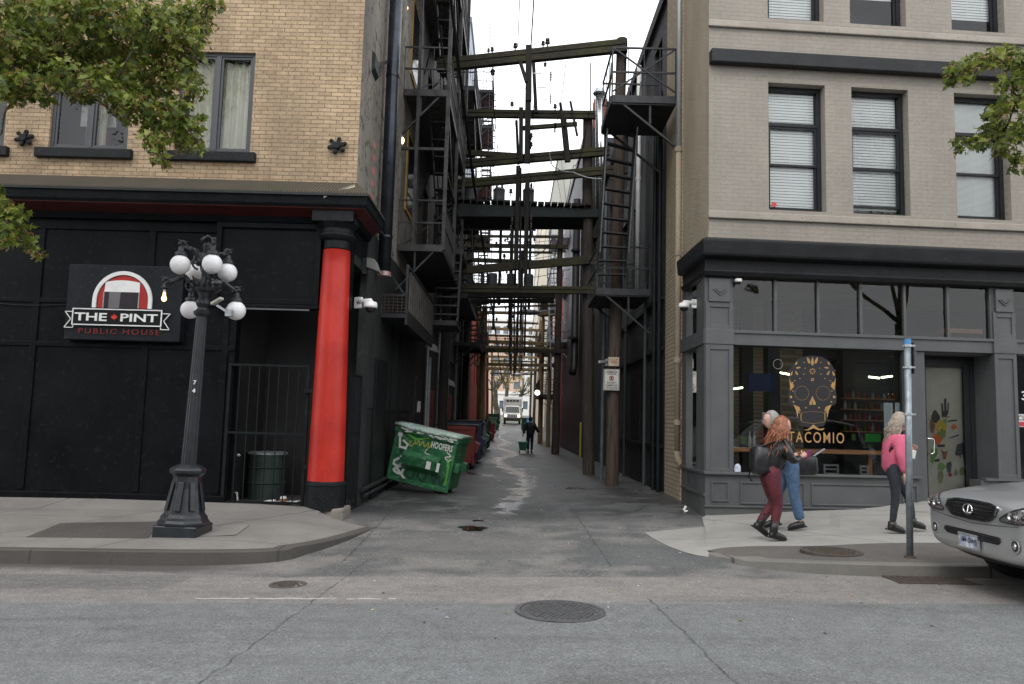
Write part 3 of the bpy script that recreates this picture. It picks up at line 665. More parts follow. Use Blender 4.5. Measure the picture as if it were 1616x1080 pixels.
mb = MB(); disc(mb, [(c.x+rr*math.cos(0), zb_)]+arch(rr)+[(c.x-rr, zb_)], SY-.010, .009); mb.build('red_field', mat('sign_red', (.36, .012, .008), .45, .1), sign)
def gl(u): return at(u, 470, SY).x
zg0 = zb_; zg1 = at(193, 461.5, SY).z; zg2 = at(193, 446, SY).z
mb = MB(); n = 12
foam = [(lerp(gl(166), gl(220), i/n), zg2+.03*math.sin(math.pi*i/n)-.0) for i in range(n+1)]
disc(mb, [(gl(165), zg1)]+foam+[(gl(220.5), zg1)], SY-.020, .009); mb.build('foam', M_WHITE, sign)
mb = MB(); disc(mb, [(gl(166), zg0), (gl(165), zg1), (gl(220.5), zg1), (gl(219), zg0)], SY-.0195, .009); mb.build('beer', mat('stout', (.012, .009, .014), .4), sign)
mb = MB(); disc(mb, [(gl(173), zg0), (gl(173), zg1-.001), (gl(191), zg1-.001), (gl(190), zg0)], SY-.024, .004); mb.build('beer_highlight', mat('stout_grey', (.13, .12, .125), .4), sign)
M_GE = mat('grey_edge', (.3, .3, .3), .4)
for u in (164.5, 220): mb = MB(); mb.box(gl(u)-.008, gl(u)+.008, SY-.022, SY-.01, zg0, zg1); mb.build('glass_edge', M_GE, sign)
rb = px_rect(116.5, 489, 257, 514.5, SY)
mb = MB(); mb.box(rb[0], rb[1], SY-.04, SY-.001, rb[2], rb[3]); mb.build('ribbon', mat('ribbon_black', (.005, .006, .007), .5, spec=.2), sign)
mb = MB(); frame_rect(mb, rb[0]-.005, rb[1]+.005, SY-.05, SY-.035, rb[2]-.005, rb[3]+.005, .017)
for sgn, xe_ in ((-1, rb[0]), (1, rb[1])):
    P_ = [(xe_, rb[3]-.05), (xe_+sgn*.125, rb[3]-.05), (xe_+sgn*.03, (rb[2]+rb[3])/2-.04), (xe_+sgn*.125, rb[2]-.045), (xe_-sgn*.01, rb[2]-.045), (xe_-sgn*.01, rb[2])]
    for p_, q_ in zip(P_, P_[1:]): mb.bar((p_[0], SY-.03, p_[1]), (q_[0], SY-.03, q_[1]), .012, .012)
mb.build('ribbon_outline', M_WHITE, sign)
for t_, a, b in (('THE', 120, 171), ('PINT', 192.5, 251)):
    mb = MB(); q = px_rect(a, 495, b, 508, SY); zz = (rb[2]+rb[3])/2; put_text(mb, t_, q[0], q[1], zz-.062, zz+.062, SY-.046, .02); mb.build('lettering', M_WHITE, sign)
q = at(182.5, 501, SY); L = [(0, 1), (.16, .62), (.42, .72), (.34, .3), (.75, .5), (.68, .25), (.95, .1), (.5, -.3), (.55, -.48), (.1, -.4), (.07, -.9)]
L = L+[(-a, b) for a, b in L[::-1]][:-1]
mb = MB(); zz = (rb[2]+rb[3])/2; disc(mb, [(q.x+a*.055, zz+b*.055) for a, b in L], SY-.048, .009); mb.build('maple_leaf', mat('leaf_red', (.55, .03, .02), .4), sign)
mb = MB(); q = px_rect(124, 519.5, 253, 528, SY); put_text(mb, 'PUBLIC HOUSE', q[0], q[1], q[2], q[3], SY-.008, .012, spacing=1.25); mb.build('lower_letters', mat('dim_red_letters', (.14, .012, .010), .4), sign)

# ================================================================= STREET LAMP
LY = 9.72
lb = at(288, 846, LY); lb.z = zL(lb.x, LY)-.0
lamp = thing('street_lamp', 'black cast iron lamp post with a cluster of white globes, in front of the pub', 'street lamp', lb)
tilt = Matrix.Translation(lb) @ Matrix.Rotation(R(1.3), 4, 'Y') @ Matrix.Translation(-lb)
M_LAMP = mat('lamp_iron', (.016, .019, .023), .38, .35, 7, .35, 40, metal=.1, spot=.05, spotc=(.06, .065, .07))
def LZ(v, u=300): return at(u, v, LY).z
def octl(mb, prof, n=8, rot=math.pi/8):
    vs = []; k = len(prof)
    for r, z in prof:
        for j in range(n): a = rot+2*math.pi*j/n; vs.append((lb.x+r*math.cos(a), LY+r*math.sin(a), z))
    fs = [(i*n+j, i*n+(j+1)%n, (i+1)*n+(j+1)%n, (i+1)*n+j) for i in range(k-1) for j in range(n)]+[tuple(range(n))[::-1], tuple(range((k-1)*n, k*n))]
    mb.add(vs, fs)
mb = MB(); h = .262; zt_ = LZ(827); mb.box(lb.x-h, lb.x+h, LY-h, LY+h, lb.z-.03, zt_); mb.xform(tilt); mb.build('plinth', M_LAMP, lamp, bevel=.015)
mb = MB(); octl(mb, [(.30, zt_), (.30, zt_+.03), (.275, zt_+.06), (.27, zt_+.09), (.235, zt_+.13), (.205, LZ(790)), (.175, LZ(770)), (.165, LZ(752)), (.175, LZ(750)), (.21, LZ(746)), (.215, LZ(741)), (.19, LZ(738)), (.12, LZ(733))])
for j in range(8):
    a = math.pi/8+j*math.pi/4+math.pi/8; d = Vector((math.cos(a), math.sin(a), 0)); t_ = Vector((-d.y, d.x, 0)); c0 = Vector((lb.x, LY, 0))
    mb.bar(c0+d*.232+Vector((0, 0, zt_+.17)), c0+d*.165+Vector((0, 0, LZ(760))), .07, .02, up=tuple(d))
mb.xform(tilt); mb.build('pedestal', M_LAMP, lamp, bevel=.008)
mb = MB(); z0, z1 = LZ(735), LZ(500, 318); n = 32; vs = []
for i in range(9):
    t = i/8
    for j in range(n): a = 2*math.pi*j/n; r = lerp(.092, .066, t)*(1 if j % 2 else .93); vs.append((lb.x+r*math.cos(a), LY+r*math.sin(a), lerp(z0, z1, t)))
mb.smooth = False; mb.add(vs, [(i*n+j, i*n+(j+1) % n, (i+1)*n+(j+1) % n, (i+1)*n+j) for i in range(8) for j in range(n)])
mb.lathe((lb.x, LY, 0), [(.07, z1), (.10, z1+.03), (.105, z1+.06), (.075, z1+.08), (.06, z1+.11), (.085, z1+.16), (.085, z1+.2), (.055, z1+.24), (.07, z1+.3), (.11, z1+.33), (.12, z1+.36), (.07, z1+.4), (.05, z1+.5), (.06, z1+.62), (.045, z1+.8), (.065, z1+.9), (.04, z1+.96), (.05, z1+1.0), (.015, z1+1.03)], 20)
mb.xform(tilt); mb.build('shaft', M_LAMP, lamp)
topc = tilt @ Vector((lb.x, LY, 0)); 
def axis(z): return tilt @ Vector((lb.x, LY, z))
M_GLOBE = NT('opal_globe'); M_GLOBE.set('Base Color', M_GLOBE.mix(M_GLOBE.ramp(M_GLOBE.noise(26, 3, rough=.6), [(.70, 0.), (.74, 1.)]), (.80, .79, .80), (.35, .33, .33))); M_GLOBE.set('Roughness', .28); M_GLOBE.set('Subsurface Weight', .0); M_GLOBE = M_GLOBE.mat
def lamp_arm(tip, zroot, rad, name='arm'):
    "scrolled bracket from the shaft out to above the globe"
    tip = Vector(tip); root = axis(zroot); d = Vector((tip.x-root.x, tip.y-root.y, 0)); L = d.length; d.normalize(); U = Vector((0, 0, 1))
    H = tip.z-root.z; pts = []
    for i in range(15):
        t = i/14; pts.append(root+d*(L*(t))+U*(H*(t**1.6)+.13*math.sin(math.pi*t)-(.10*math.sin(2*math.pi*t) if t < .5 else 0)+.03*math.sin(2*math.pi*t)))
    mb = MB(); mb.tube(pts, [.022+.014*math.sin(i*1.2)**2 for i in range(15)], 7)
    c0 = root+d*(L*.32)+U*.05; sp = []
    for i in range(20):
        a = i*.42; r = .085*(1-i/24); sp.append(c0+d*(r*math.cos(a-1.6))+U*(r*math.sin(a-1.6)))
    mb.tube(sp, .013, 6)
    for k in range(5):
        q = tip+d*(.02-.05*k*.4)+U*(.02+.03*math.sin(k)); mb.ball(q, .026, 8, 6)
        mb.tube([q, q+d*.05*(1 if k % 2 else -1)+U*(.05-.02*k)], [.014, .004], 5)
    mb.tube([tip, tip-U*.09], [.02, .028], 8)
    return mb.build(name, M_LAMP, lamp)
rg = 15.3/FPX*LY
for (u, v, dy, lit) in ((284.5, 418, -.2, 1), (335, 417, -.3, 1), (359, 430.5, .18, 1), (308, 431, .3, 1), (372.5, 490.5, .1, 1), (300, 489, .45, 1)):
    c = at(u, v, LY+dy); up = v < 450
    a = lamp_arm(c+Vector((0, 0, rg+.12)), (z1+.62) if up else (z1+.34), 1)
    mb = MB(); mb.lathe(c, [(.045, rg-.012), (.075, rg-.0), (.07, rg+.03), (.04, rg+.05), (.035, rg+.1)], 14); mb.build('cap', M_LAMP, a)
    mb = MB(); mb.smooth = True; mb.ball(c, rg, 28, 18); mb.build('globe', M_GLOBE, lamp)
c = at(260, 455, LY-.1)
lamp_arm(c+Vector((0, 0, .07)), z1+.34, 1)
mb = MB(); mb.lathe(c, [(.06, -.0), (.03, .03), (.02, .07)], 12); mb.build('cap', M_LAMP, lamp)
mb = MB(); mb.lathe(c, [(.012, -.03), (.016, -.06), (.018, -.09), (.03, -.12), (.032, -.14), (.02, -.16), (.004, -.17)], 12); mb.smooth = True; mb.build('bare_bulb', emit('warm_bulb', (1, .62, .28), 3.0), lamp)
mb = MB(); mb.lathe(c, [(.017, -.0), (.017, -.05)], 10); mb.build('bulb_socket', M_STEEL, lamp)
# fourth lower arm carries a dark dome camera; a grey floodlight is clamped beside it
c = at(343, 452, LY-.42); mb = MB(); mb.smooth = True; mb.ball(c, .065, 16, 10); mb.lathe(c, [(.07, .0), (.07, .05), (.03, .07)], 14); mb.tube([c+Vector((0, 0, .06)), axis(z1+.5)], .02); mb.build('dome_camera', mat('smoked_dome', (.01, .012, .015), .1), lamp)
a = at(346, 478, LY-.15); b = at(338, 474, LY-.1); mb = MB(); mb.bar(at(335, 480, LY-.12), at(350, 471, LY-.2), .06, .035); mb.build('flood_light', mat('flood_cream', (.42, .42, .36), .5), lamp, bevel=.006)
mb = MB(); mb.bar(at(342, 482, LY-.12), at(358, 492, LY-.1), .03); mb.box(a.x+.07, a.x+.15, LY-.13, LY-.05, a.z-.16, a.z-.08); mb.build('bracket', M_STEEL, lamp)
p = at(326, 379, LY); mb = MB(); mb.smooth = True; mb.ball(p, .018, 10, 8); mb.build('finial_ball', M_WHITE, lamp)
mb = MB()
for k in range(9):
    a = k*.7; q = axis(z1+.98)+Vector((math.cos(a)*.07, math.sin(a)*.07, .02*math.sin(k*2))); mb.ball(q, .028, 8, 6); mb.tube([axis(z1+.86), q], .012, 5)
for k in range(8):
    a = k*.8+.3; q = axis(z1+.42)+Vector((math.cos(a)*.12, math.sin(a)*.12, .03*math.sin(k*2))); mb.tube([axis(z1+.3), q, q+Vector((math.cos(a)*.03, math.sin(a)*.03, .06))], [.02, .025, .006], 6)
mb.build('scroll_cluster', M_LAMP, lamp)
mb = MB(); q = at(308, 607, LY-.085); q2 = at(307, 613, LY-.085)
put_text(mb, '7', q.x-.016, q.x+.016, q.z-.0, q.z+.05, LY-.098, .01, depth=.01); put_text(mb, '4', q2.x-.018, q2.x+.016, q2.z-.055, q2.z-.005, LY-.098, .01, depth=.01); mb.build('post_number', M_WHITE, lamp)
# ================================================================= small things in and about the doorway
p = at(419, 790, 13.2); zf_ = at(420, 797, FY).z
t = thing('metal_drum', 'dark green steel drum with a pale rim behind the iron gate', 'drum', (p.x, 13.2, zf_))
mb = MB(); H_ = at(419, 714, 13.2).z-zf_; r0 = .30
mb.lathe((p.x, 13.2, zf_), [(r0, 0), (r0, H_*.33), (r0+.02, H_*.35), (r0, H_*.37), (r0, H_*.66), (r0+.02, H_*.68), (r0, H_*.7), (r0, H_-.02)], 28); mb.build('body', mat('drum_green', (.02, .035, .03), .4, .3), t)
mb = MB(); mb.lathe((p.x, 13.2, zf_), [(r0+.02, H_-.03), (r0+.025, H_), (r0-.01, H_+.012)], 28); mb.build('rim', M_STEEL, t)
p = at(365, 790, 12.7); mb = MB(); mb.tube([at(364, 775, 12.7), at(368, 722, 12.7), at(370, 719, 12.7), at(379, 719, 12.7)], .014); mb.ball(at(376, 718, 12.7), .03, 8, 6, (1.2, 1, .5)); mb.tube([at(366, 777, 12.7), at(374, 778, 12.7), at(375, 796, 12.7)], .016); o = mb.build('standpipe', M_WHITED); tag(o, 'thin pale water pipe with a tap standing inside the iron gate', 'pipe')
c0 = at(446, 795, FY+.12)
mb = MB(); 
for k in range(14):
    q = c0+Vector((random.uniform(-.28, .25), random.uniform(-.05, .12), random.uniform(0, .035))); mb.obox(q, random.uniform(.08, .2), random.uniform(.05, .1), .02, Matrix.Rotation(random.uniform(-.5, .5), 3, 'Y') @ Matrix.Rotation(random.uniform(0, 3), 3, 'Z'))
tag(mb.build('crumpled_paper', M_WHITE, None, bevel=.006), 'crumpled white paper and napkins lying at the foot of the iron gate', 'litter')
mb = MB(); q = at(447, 790, FY+.06); mb.lathe(q, [(.04, -.06), (.05, .03)], 14); mb.smooth = True; cup = mb.build('paper_cup', mat('cup_brown', (.35, .16, .07), .7)); tag(cup, 'small brown paper cup with white lid among the napkins at the gate', 'cup')
mb = MB(); mb.lathe(q, [(.053, .03), (.05, .045), (.04, .065)], 14); mb.build('lid', M_WHITE, cup)
# dome security camera on the alley corner
def dome_cam(base, out, label, s=1.0, grp='dome security cameras'):
    t = thing('security_camera', label, 'security camera', base, grp); out = Vector(out).normalized(); U = Vector((0, 0, 1))
    mb = MB(); mb.obox(Vector(base), .05*s, .12*s, .16*s, Matrix(((out.y, out.x, 0), (-out.x, out.y, 0), (0, 0, 1))).to_3x3()); mb.build('wall_plate', M_WHITE, t, bevel=.008)
    tip = Vector(base)+out*.2*s
    mb = MB(); mb.tube([base, Vector(base)+out*.1*s+U*.02*s, tip+U*.02*s, tip], [.04*s, .035*s, .04*s, .05*s], 12); mb.build('arm', M_WHITE, t, smooth=True)
    mb = MB(); mb.lathe(tip, [(.02*s, .02*s), (.09*s, .0), (.1*s, -.05*s), (.1*s, -.08*s)], 20); mb.build('housing', M_WHITE, t, smooth=True)
    mb = MB(); mb.ball(tip-U*.08*s, .075*s, 16, 10, (1, 1, .9)); mb.build('dome', mat('dome_dark', (.02, .02, .025), .1), t, smooth=True)
p = atx(553, 479, XW+.02); p = Vector((XW+.03, 12.75, at(560, 478, 12.75).z)); mb = MB(); dome_cam(p, (.9, -.35, 0), 'white dome security camera on a bent arm beside the red column', 1.15)
p = at(567, 420, 13.2); mb = MB(); t = thing('wall_floodlight', 'small dusty wall floodlight above the dome camera at the pub corner', 'floodlight', (XW+.1, 13.2, p.z))
mb = MB(); mb.box(XW+.0, XW+.08, 13.1, 13.2, p.z-.15, p.z+.12); mb.build('bracket', M_DSTEEL, t); mb = MB(); mb.hexa([(XW+.08, 13.0, p.z-.05), (XW+.3, 13.0, p.z-.13), (XW+.3, 13.3, p.z-.13), (XW+.08, 13.3, p.z-.05), (XW+.08, 13.0, p.z+.12), (XW+.22, 13.0, p.z+.08), (XW+.22, 13.3, p.z+.08), (XW+.08, 13.3, p.z+.12)]); mb.build('head', mat('grey_housing', (.16, .16, .15), .5), t, bevel=.01)
# big slate duct / downpipe hung off the corner
DX = at(612, 430, 14.2).x; t = thing('downpipe', 'thick slate blue steel duct hanging down the alley corner of the pub', 'pipe', (DX, 14.2, at(606, 433, 14.2).z))
pb = at(606, 432, 14.2); pt_ = at(628, -60, 14.2)
mb = MB(); mb.smooth = True; r_ = 10.5/FPX*14.2; mb.tube([pb, pb.lerp(pt_, .5), pt_], r_, 24)
mb.build('duct', M_SLATEPIPE, t)
mb = MB(); 
for k in (.11, .62): q = pb.lerp(pt_, k); mb.tube([q, q+(pt_-pb).normalized()*.04], r_+.012, 24)
mb.build('joint', M_SLATEPIPE, t)
mb = MB(); mb.tube([pb-(pt_-pb).normalized()*.05, pb+(pt_-pb).normalized()*.03], r_+.006, 24); mb.build('end_band', mat('red_white_band', (.4, .04, .04), .5, .5, 9, c2=(.6, .5, .48)), t)
mb = MB(); a = at(583, 104, 13.3); mb.bar((XW, 13.3, a.z), at(612, 98, 14.2), .09, .05); mb.hexa([(XW, 13.1, a.z-.2), (XW+.06, 13.1, a.z-.12), (XW+.06, 13.5, a.z-.12), (XW, 13.5, a.z-.2), (XW, 13.1, a.z+.2), (XW+.06, 13.1, a.z+.12), (XW+.06, 13.5, a.z+.12), (XW, 13.5, a.z+.2)]); q = at(608, 372, 14.2); mb.bar((XW, 13.7, q.z+.05), q, .06, .05); mb.build('bracket', M_DSTEEL, t)
# ================================================================= CORNER RESTAURANT BUILDING
PH = math.atan(.07); TO = at(1118.7, 200, 13.0); TO.z = 0; TO.y = 13.0
cP, sP = math.cos(PH), math.sin(PH)
def fr(u, v, d=0.0):
    "pixel -> (s, z) on the plane parallel to this facade, d metres behind it"
    r = ray(u, v); n = Vector((-sP, cP, 0)); t = (n.dot(TO)+d)/n.dot(r); p = Vector((0, 0, CAMH))+r*t
    return ((p.x-TO.x)*cP+(p.y-TO.y)*sP, p.z)
def lw(s, d, z): return Vector((TO.x+s*cP-d*sP, TO.y+s*sP+d*cP, z))
def fr_rect(u0, v0, u1, v1, d=0.0):
    uc, vc = (u0+u1)/2, (v0+v1)/2
    return fr(u0, vc, d)[0], fr(u1, vc, d)[0], fr(uc, v1, d)[1], fr(uc, v0, d)[1]
taco = thing('restaurant_building', 'taupe painted brick building with grey timber shopfront and beige alley side, right of the alley', 'building', tuple(TO), None, PH, True)
M_TAUPE = brick('taupe_painted_brick', (.255, .23, .195), (.275, .248, .212), (.215, .19, .16), 'x', .215, .072, .005, .75, .22, .5, stain=.3, stainc=(.15, .135, .115))
M_BELT = mat('taupe_render', (.29, .26, .222), .7, .14, 2.2, .4, 14, spot=.04, spotc=(.12, .11, .1), bd=.01)
m_ = NT('beige_stucco'); f = m_.noise(22, 6, rough=.75)
m_.set('Base Color', m_.mix(m_.ramp(m_.noise(1.1, 6, sc3=(1, 1, .4), rough=.65), [(.35, 0.), (.7, 1.)]), m_.mix(f, (.21, .17, .115), (.35, .295, .215)), m_.mix(f, (.30, .255, .185), (.43, .375, .285)))); m_.set('Roughness', .9); m_.bump(f, 1.0, .03); M_STUC = m_.mat
M_BEIGEBR = brick('beige_painted_brick', (.36, .30, .21), (.42, .355, .255), (.20, .16, .11), 'y', .23, .085, .012, .8, .3, 1.0, stain=.25, stainc=(.15, .13, .09))
M_GREYP = mat('grey_timber_paint', (.072, .076, .078), .5, .14, 2.4, .12, 30, spot=.06, spotc=(.095, .10, .10))
M_BLKP = mat('black_fascia_paint', (.013, .014, .016), .5, .3, 3, .15, 20, spot=.05, spotc=(.04, .04, .042), spec=.3)
M_BLIND = mat('white_blind', (.88, .89, .88), .6, .04)
def shr(mb, k=.07):
    for i, p in enumerate(mb.v): mb.v[i] = (p[0]+k*max(0, p[1]), p[1], p[2])
    return mb
# upper walls
z5 = fr(1118, 378, 0)[1]-.25
rz = [(fr(1213, 233, 0)[0], fr(1303, 233, 0)[0]), (fr(1345, 235, 0)[0], fr(1434.8, 235, 0)[0]), (fr(1508, 240, 0)[0], fr(1593, 240, 0)[0])]
zb0 = fr(1257, 333, 0)[1]; zt0 = fr(1257, 132.5, 0)[1]; zb1 = fr(1250, 31.5, 0)[1]; hh = zt0-zb0
dx_ = rz[2][0]-rz[1][0]
rz += [(rz[2][0]+1.62, rz[2][1]+1.62), (rz[2][0]+3.6, rz[2][1]+3.6)]
wins = [(a, b, z, z+hh) for (a, b) in rz for z in (zb0, zb1, zb1+3.4)]
mb = MB(); mb.wallh(0, 13, z5, 15.2, wins, 0, .3); mb.build('front_wall', M_TAUPE, taco)
SL = 3.35
mb = MB(); mb.box(0.001, 13, .31, 9, 14.9, 15.1); mb.box(12.9, 13, .01, 9, 0, 14.9); mb.build('roof', M_BLKP, taco)
e1 = atx(1078, 300, TO.x).y-13.0
mb = MB(); mb.box(0, .02, .001, e1, 4.85, 15.2); shr(mb); mb.build('stucco_side', M_STUC, taco)
e2 = atx(1052, 560, TO.x).y-13.0
mb = MB(); mb.box(-.03, .019, e1, e2, 0, 15.2); mb.box(-.012, .019, .001, e1-.001, 0, 4.849); mb.box(0, 13, e2-.2, e2, 0, 15.0); shr(mb); mb.build('brick_side', M_BEIGEBR, taco)
for (a, b, c, d) in [(0, 13, 0, 0)]:
    pass
def belt(v0, v1, u, out, m_, name, bev=.015):
    z0 = fr(u, v1, -out)[1]; z1 = fr(u, v0, -out)[1]; mb = MB(); mb.box(-.02 if out < .1 else .0, 13, -out, -.001, z0, z1); return mb.build(name, m_, taco, bevel=bev)
belt(332, 343.5, 1125, .06, M_BELT, 'belt_course'); belt(30, 40.5, 1125, .06, M_BELT, 'belt_course'); belt(75, 96, 1125, .17, M_BLKP, 'belt_course')
for (a, b, z0, z1) in wins:
    if z0 > 12: continue
    f = MB(); frame_rect(f, a, b, .17, .27, z0+.0, z1, .07); w_ = b-a; H = z1-z0
    t1 = z1-.30*H; t2 = z1-.62*H
    f.box(a+.07, b-.07, .172, .268, t1-.03, t1+.03); fo = f.build('window', M_BLKP, taco)
    k = rz.index((a, b)); op = .10 if (k == 1 and z0 == zb0) else .0
    for (c0, c1, dd) in ((t2-.02, t1-.03, .19), (z0+.07+op, t2+.02, .215)):
        s = MB(); frame_rect(s, a+.07, b-.07, dd, dd+.035, c0, c1, .04); s.build('sash', M_BLKP, fo)
    g_ = MB(); g_.add([(a+.06, .235, z0+.05), (b-.06, .235, z0+.05), (b-.06, .235, z1-.05), (a+.06, .235, z1-.05)], [(0, 1, 2, 3)]); g_.build('pane', M_GLASS, fo)
    bl = MB(); zlow = {0: z0+.06, 1: z0+.06, 2: z0+.06}.get(k, z0+.06)
    if z0 > zb0: zlow = z0+[.12, .62, .35, .4, .2][k]
    elif k == 1: zlow = z0+.14
    sp = .052 if not (k == 2 and z0 == zb0) else .021; z = zlow
    while z < z1-.06:
        bl.add([(a+.075, .285, z), (b-.075, .285, z), (b-.075, .300, z+sp*.2), (a+.075, .300, z+sp*.2)], [(0, 1, 2, 3)])
        bl.add([(a+.075, .285, z), (b-.075, .285, z), (b-.075, .292, z+sp*.86), (a+.075, .292, z+sp*.86)], [(0, 1, 2, 3)]); z += sp
    for q in (.2, .5, .8): bl.box(lerp(a, b, q)-.003, lerp(a, b, q)+.003, .282, .284, zlow, z1-.06)
    bl.build('blind', M_BLIND, fo)
mb = MB(); mb.box(.3, 12.8, .75, .8, 5, 14.8); mb.build('room_backdrop', mat('room_dark2', (.03, .03, .032), .9), taco)
q = fr(1220.5, 324, .2); mb = MB(); mb.lathe((q[0], .165, q[1]), [(.045, -.004), (.045, .004)], 16, axis='y'); mb.build('red_sticker', mat('sticker_red', (.5, .04, .03), .5), taco)
# shopfront: pilasters, cornice, transom, big window, door
FD = -.06      # face of the timber shopfront
SX0 = fr(1113, 640, FD)[0]
zb_band0 = fr(1300, 549, FD)[1]; zb_band1 = fr(1300, 528, FD)[1]
zc0 = fr(1250, 437.5, FD-.2)[1]; zc1 = fr(1250, 430, FD-.2)[1]; zf0 = fr(1250, 414, FD-.12)[1]; zf1 = fr(1250, 403.5, FD-.36)[1]; zf2 = fr(1250, 383.5, FD-.38)[1]
zsill = fr(1290, 751, FD-.03)[1]
mb = MB()
def wrapt(mb, prof, back=1.5, x0=None):
    x0 = SX0 if x0 is None else x0; vs = []
    for o, z in prof: vs += [(13, FD-o, z), (x0-o*.42, FD-o, z), (x0-o*.42+back*.07, back, z)]
    n = len(prof); mb.add(vs, [(i*3+j, (i+1)*3+j, (i+1)*3+j+1, i*3+j+1) for i in range(n-1) for j in range(2)]+[tuple(i*3+2 for i in range(n))])
mb = MB(); wrapt(mb, [(0, zc0-.02), (.12, zc0-.0), (.17, zc1-.02), (.17, zc1), (.08, zc1+.02), (.08, zf0), (.10, zf0+.01)]); mb.build('architrave', M_BLKP, taco)
mb = MB(); wrapt(mb, [(.10, zf0+.01), (.31, zf1-.03), (.33, zf1), (.37, zf2-.01), (.37, zf2+.02), (-.1, zf2+.16)]); mb.build('cornice', M_BLKP, taco)
def pilaster(x0, x1, par=None, top=True, side=False):
    mb = MB(); mb.box(x0, x1, FD, .2, -.1, zc0); o = mb.build('pilaster', M_GREYP, taco)
    mb = MB(); w_ = x1-x0
    def panel(z0, z1, m=.16):
        a, b = x0+w_*m, x1-w_*m
        mb.box(x0, a, FD-.022, FD, z0, z1); mb.box(b, x1, FD-.022, FD, z0, z1); mb.box(a, b, FD-.0215, FD, z1-.09, z1); mb.box(a, b, FD-.0215, FD, z0, z0+.09)
    panel(zsill+.0, zb_band0); panel(zb_band1+.02, zc0-.43)
    mb.box(x0+w_*.1, x1-w_*.12, FD-.05, FD, zc0-.43, zc0-.04)
    mb.box(x0-.01, x1+.01, FD-.035, FD, zb_band0, zb_band1+.03)
    mb.build('pilaster_panel', M_GREYP, o, bevel=.006)
    mb = MB(); c = (x0+x1)/2
    for k, s_ in ((.0, .11), (-.045, .07)):
        for sg in (-1, 1): mb.bar((c, FD-.06, zc0-.32+k*-1), (c+sg*s_, FD-.06, zc0-.32+k*-1+s_*.9), .022, .02)
    mb.build('carved_chevron', M_GREYP, o); return o
PL1 = (SX0, fr(1157, 640, FD)[0]); pilaster(*PL1)
PR1 = (fr(1571, 640, FD)[0], fr(1606, 640, FD)[0]); pilaster(*PR1)
# return of the shopfront along the alley
mb = MB(); mb.box(SX0, SX0+.1, .2, .55, -.1, zc0); mb.box(SX0, SX0+.1, 1.35, 1.7, -.1, zc0); mb.box(SX0+.01, SX0+.1, .55, 1.35, -.1, zsill); mb.box(SX0+.01, SX0+.1, .55, 1.35, zb_band0, zb_band1)
shr(mb); mb.build('side_posts', M_GREYP, taco)
mb = MB(); mb.box(SX0-.03, SX0, FD-.02, 1.7, zsill-.02, zsill+.03); mb.box(SX0-.03, SX0, FD, 1.7, zb_band0, zb_band1+.02); mb.box(SX0-.02, SX0, FD, 1.7, .45, .5)
mb.box(SX0-.015, SX0, .2, .32, .5, zsill); mb.box(SX0-.015, SX0, 1.2, 1.35, .5, zsill); mb.box(SX0-.015, SX0, FD, .06, zsill, zc0); shr(mb); mb.build('side_moulding', M_GREYP, taco, bevel=.005)
g_ = MB(); g_.add([(SX0+.06, .55, zsill), (SX0+.06, 1.35, zsill), (SX0+.06, 1.35, zc0), (SX0+.06, .55, zc0)], [(0, 1, 2, 3)]); shr(g_); g_.build('side_pane', M_GLASSD, taco)
# band between window and transom
mb = MB(); mb.box(PL1[1]-.0, PR1[0], FD, .12, zb_band0, zb_band1); mb.box(PR1[1], 13, FD, .12, zb_band0, zb_band1)
mb.box(PL1[1], PR1[0], FD-.03, FD, zb_band1-.03, zb_band1+.02); mb.box(PR1[1], 13, FD-.03, FD, zb_band1-.03, zb_band1+.02); mb.build('transom_rail', M_GREYP, taco, bevel=.006)
xs_ = [PL1[1]]+[fr(u, 487, FD+.05)[0] for u in (1222.5, 1290, 1357, 1426, 1494)]+[fr(1559, 487, FD+.05)[0]]
for x in xs_[1:-1]: mb = MB(); mb.box(x-.022, x+.022, FD+.01, FD+.08, zb_band1, zc0); mb.build('mullion', M_GREYP, taco)
mb = MB(); mb.box(xs_[-1], PR1[0], FD+.005, .1, zb_band1+.001, zc0); mb.build('transom_post', M_GREYP, taco)
ZT0 = zb_band1+.0
g_ = MB(); g_.add([(PL1[1], FD+.06, ZT0), (xs_[-1], FD+.06, ZT0), (xs_[-1], FD+.06, zc0), (PL1[1], FD+.06, zc0)], [(0, 1, 2, 3)]); g_.build('transom_pane', M_GLASSD, taco)
# bulkhead with raised panels
XB1 = fr(1452, 760, FD)[0]; XD0 = fr(1453, 690, .12)[0]; XW1 = fr(1429, 650, FD)[0]
mb = MB(); mb.box(PL1[1], XB1, FD+.002, .2, -.1, zsill); mb.box(XW1, XB1, FD+.01, .25, zsill+.001, zb_band0); mb.build('bulkhead', M_GREYP, taco)
mb = MB(); mb.box(SX0-.035, XB1+.02, FD-.07, FD, zsill-.015, zsill+.025); zl = fr(1290, 800, FD)[1]; zq0 = fr(1350, 799, FD)[1]; zq1 = fr(1350, 764, FD)[1]
mb.box(SX0-.02, XB1, FD-.03, FD, zl-.035, zl-.01)
def pframe(mb, a, b, z0, z1): frame_rect(mb, a, b, FD-.022, FD, z0, z1, .028)
pframe(mb, fr(1122, 780, FD)[0], fr(1150, 780, FD)[0], zq0+.03, zq1); pframe(mb, fr(1168, 780, FD)[0], fr(1270, 780, FD)[0], zq0, zq1); pframe(mb, fr(1280, 780, FD)[0], fr(1426, 780, FD)[0], zq0, zq1)
pframe(mb, fr(1434, 780, FD)[0], fr(1448, 780, FD)[0], zq0, zq1)
mb.build('bulkhead_moulding', M_GREYP, taco, bevel=.006)
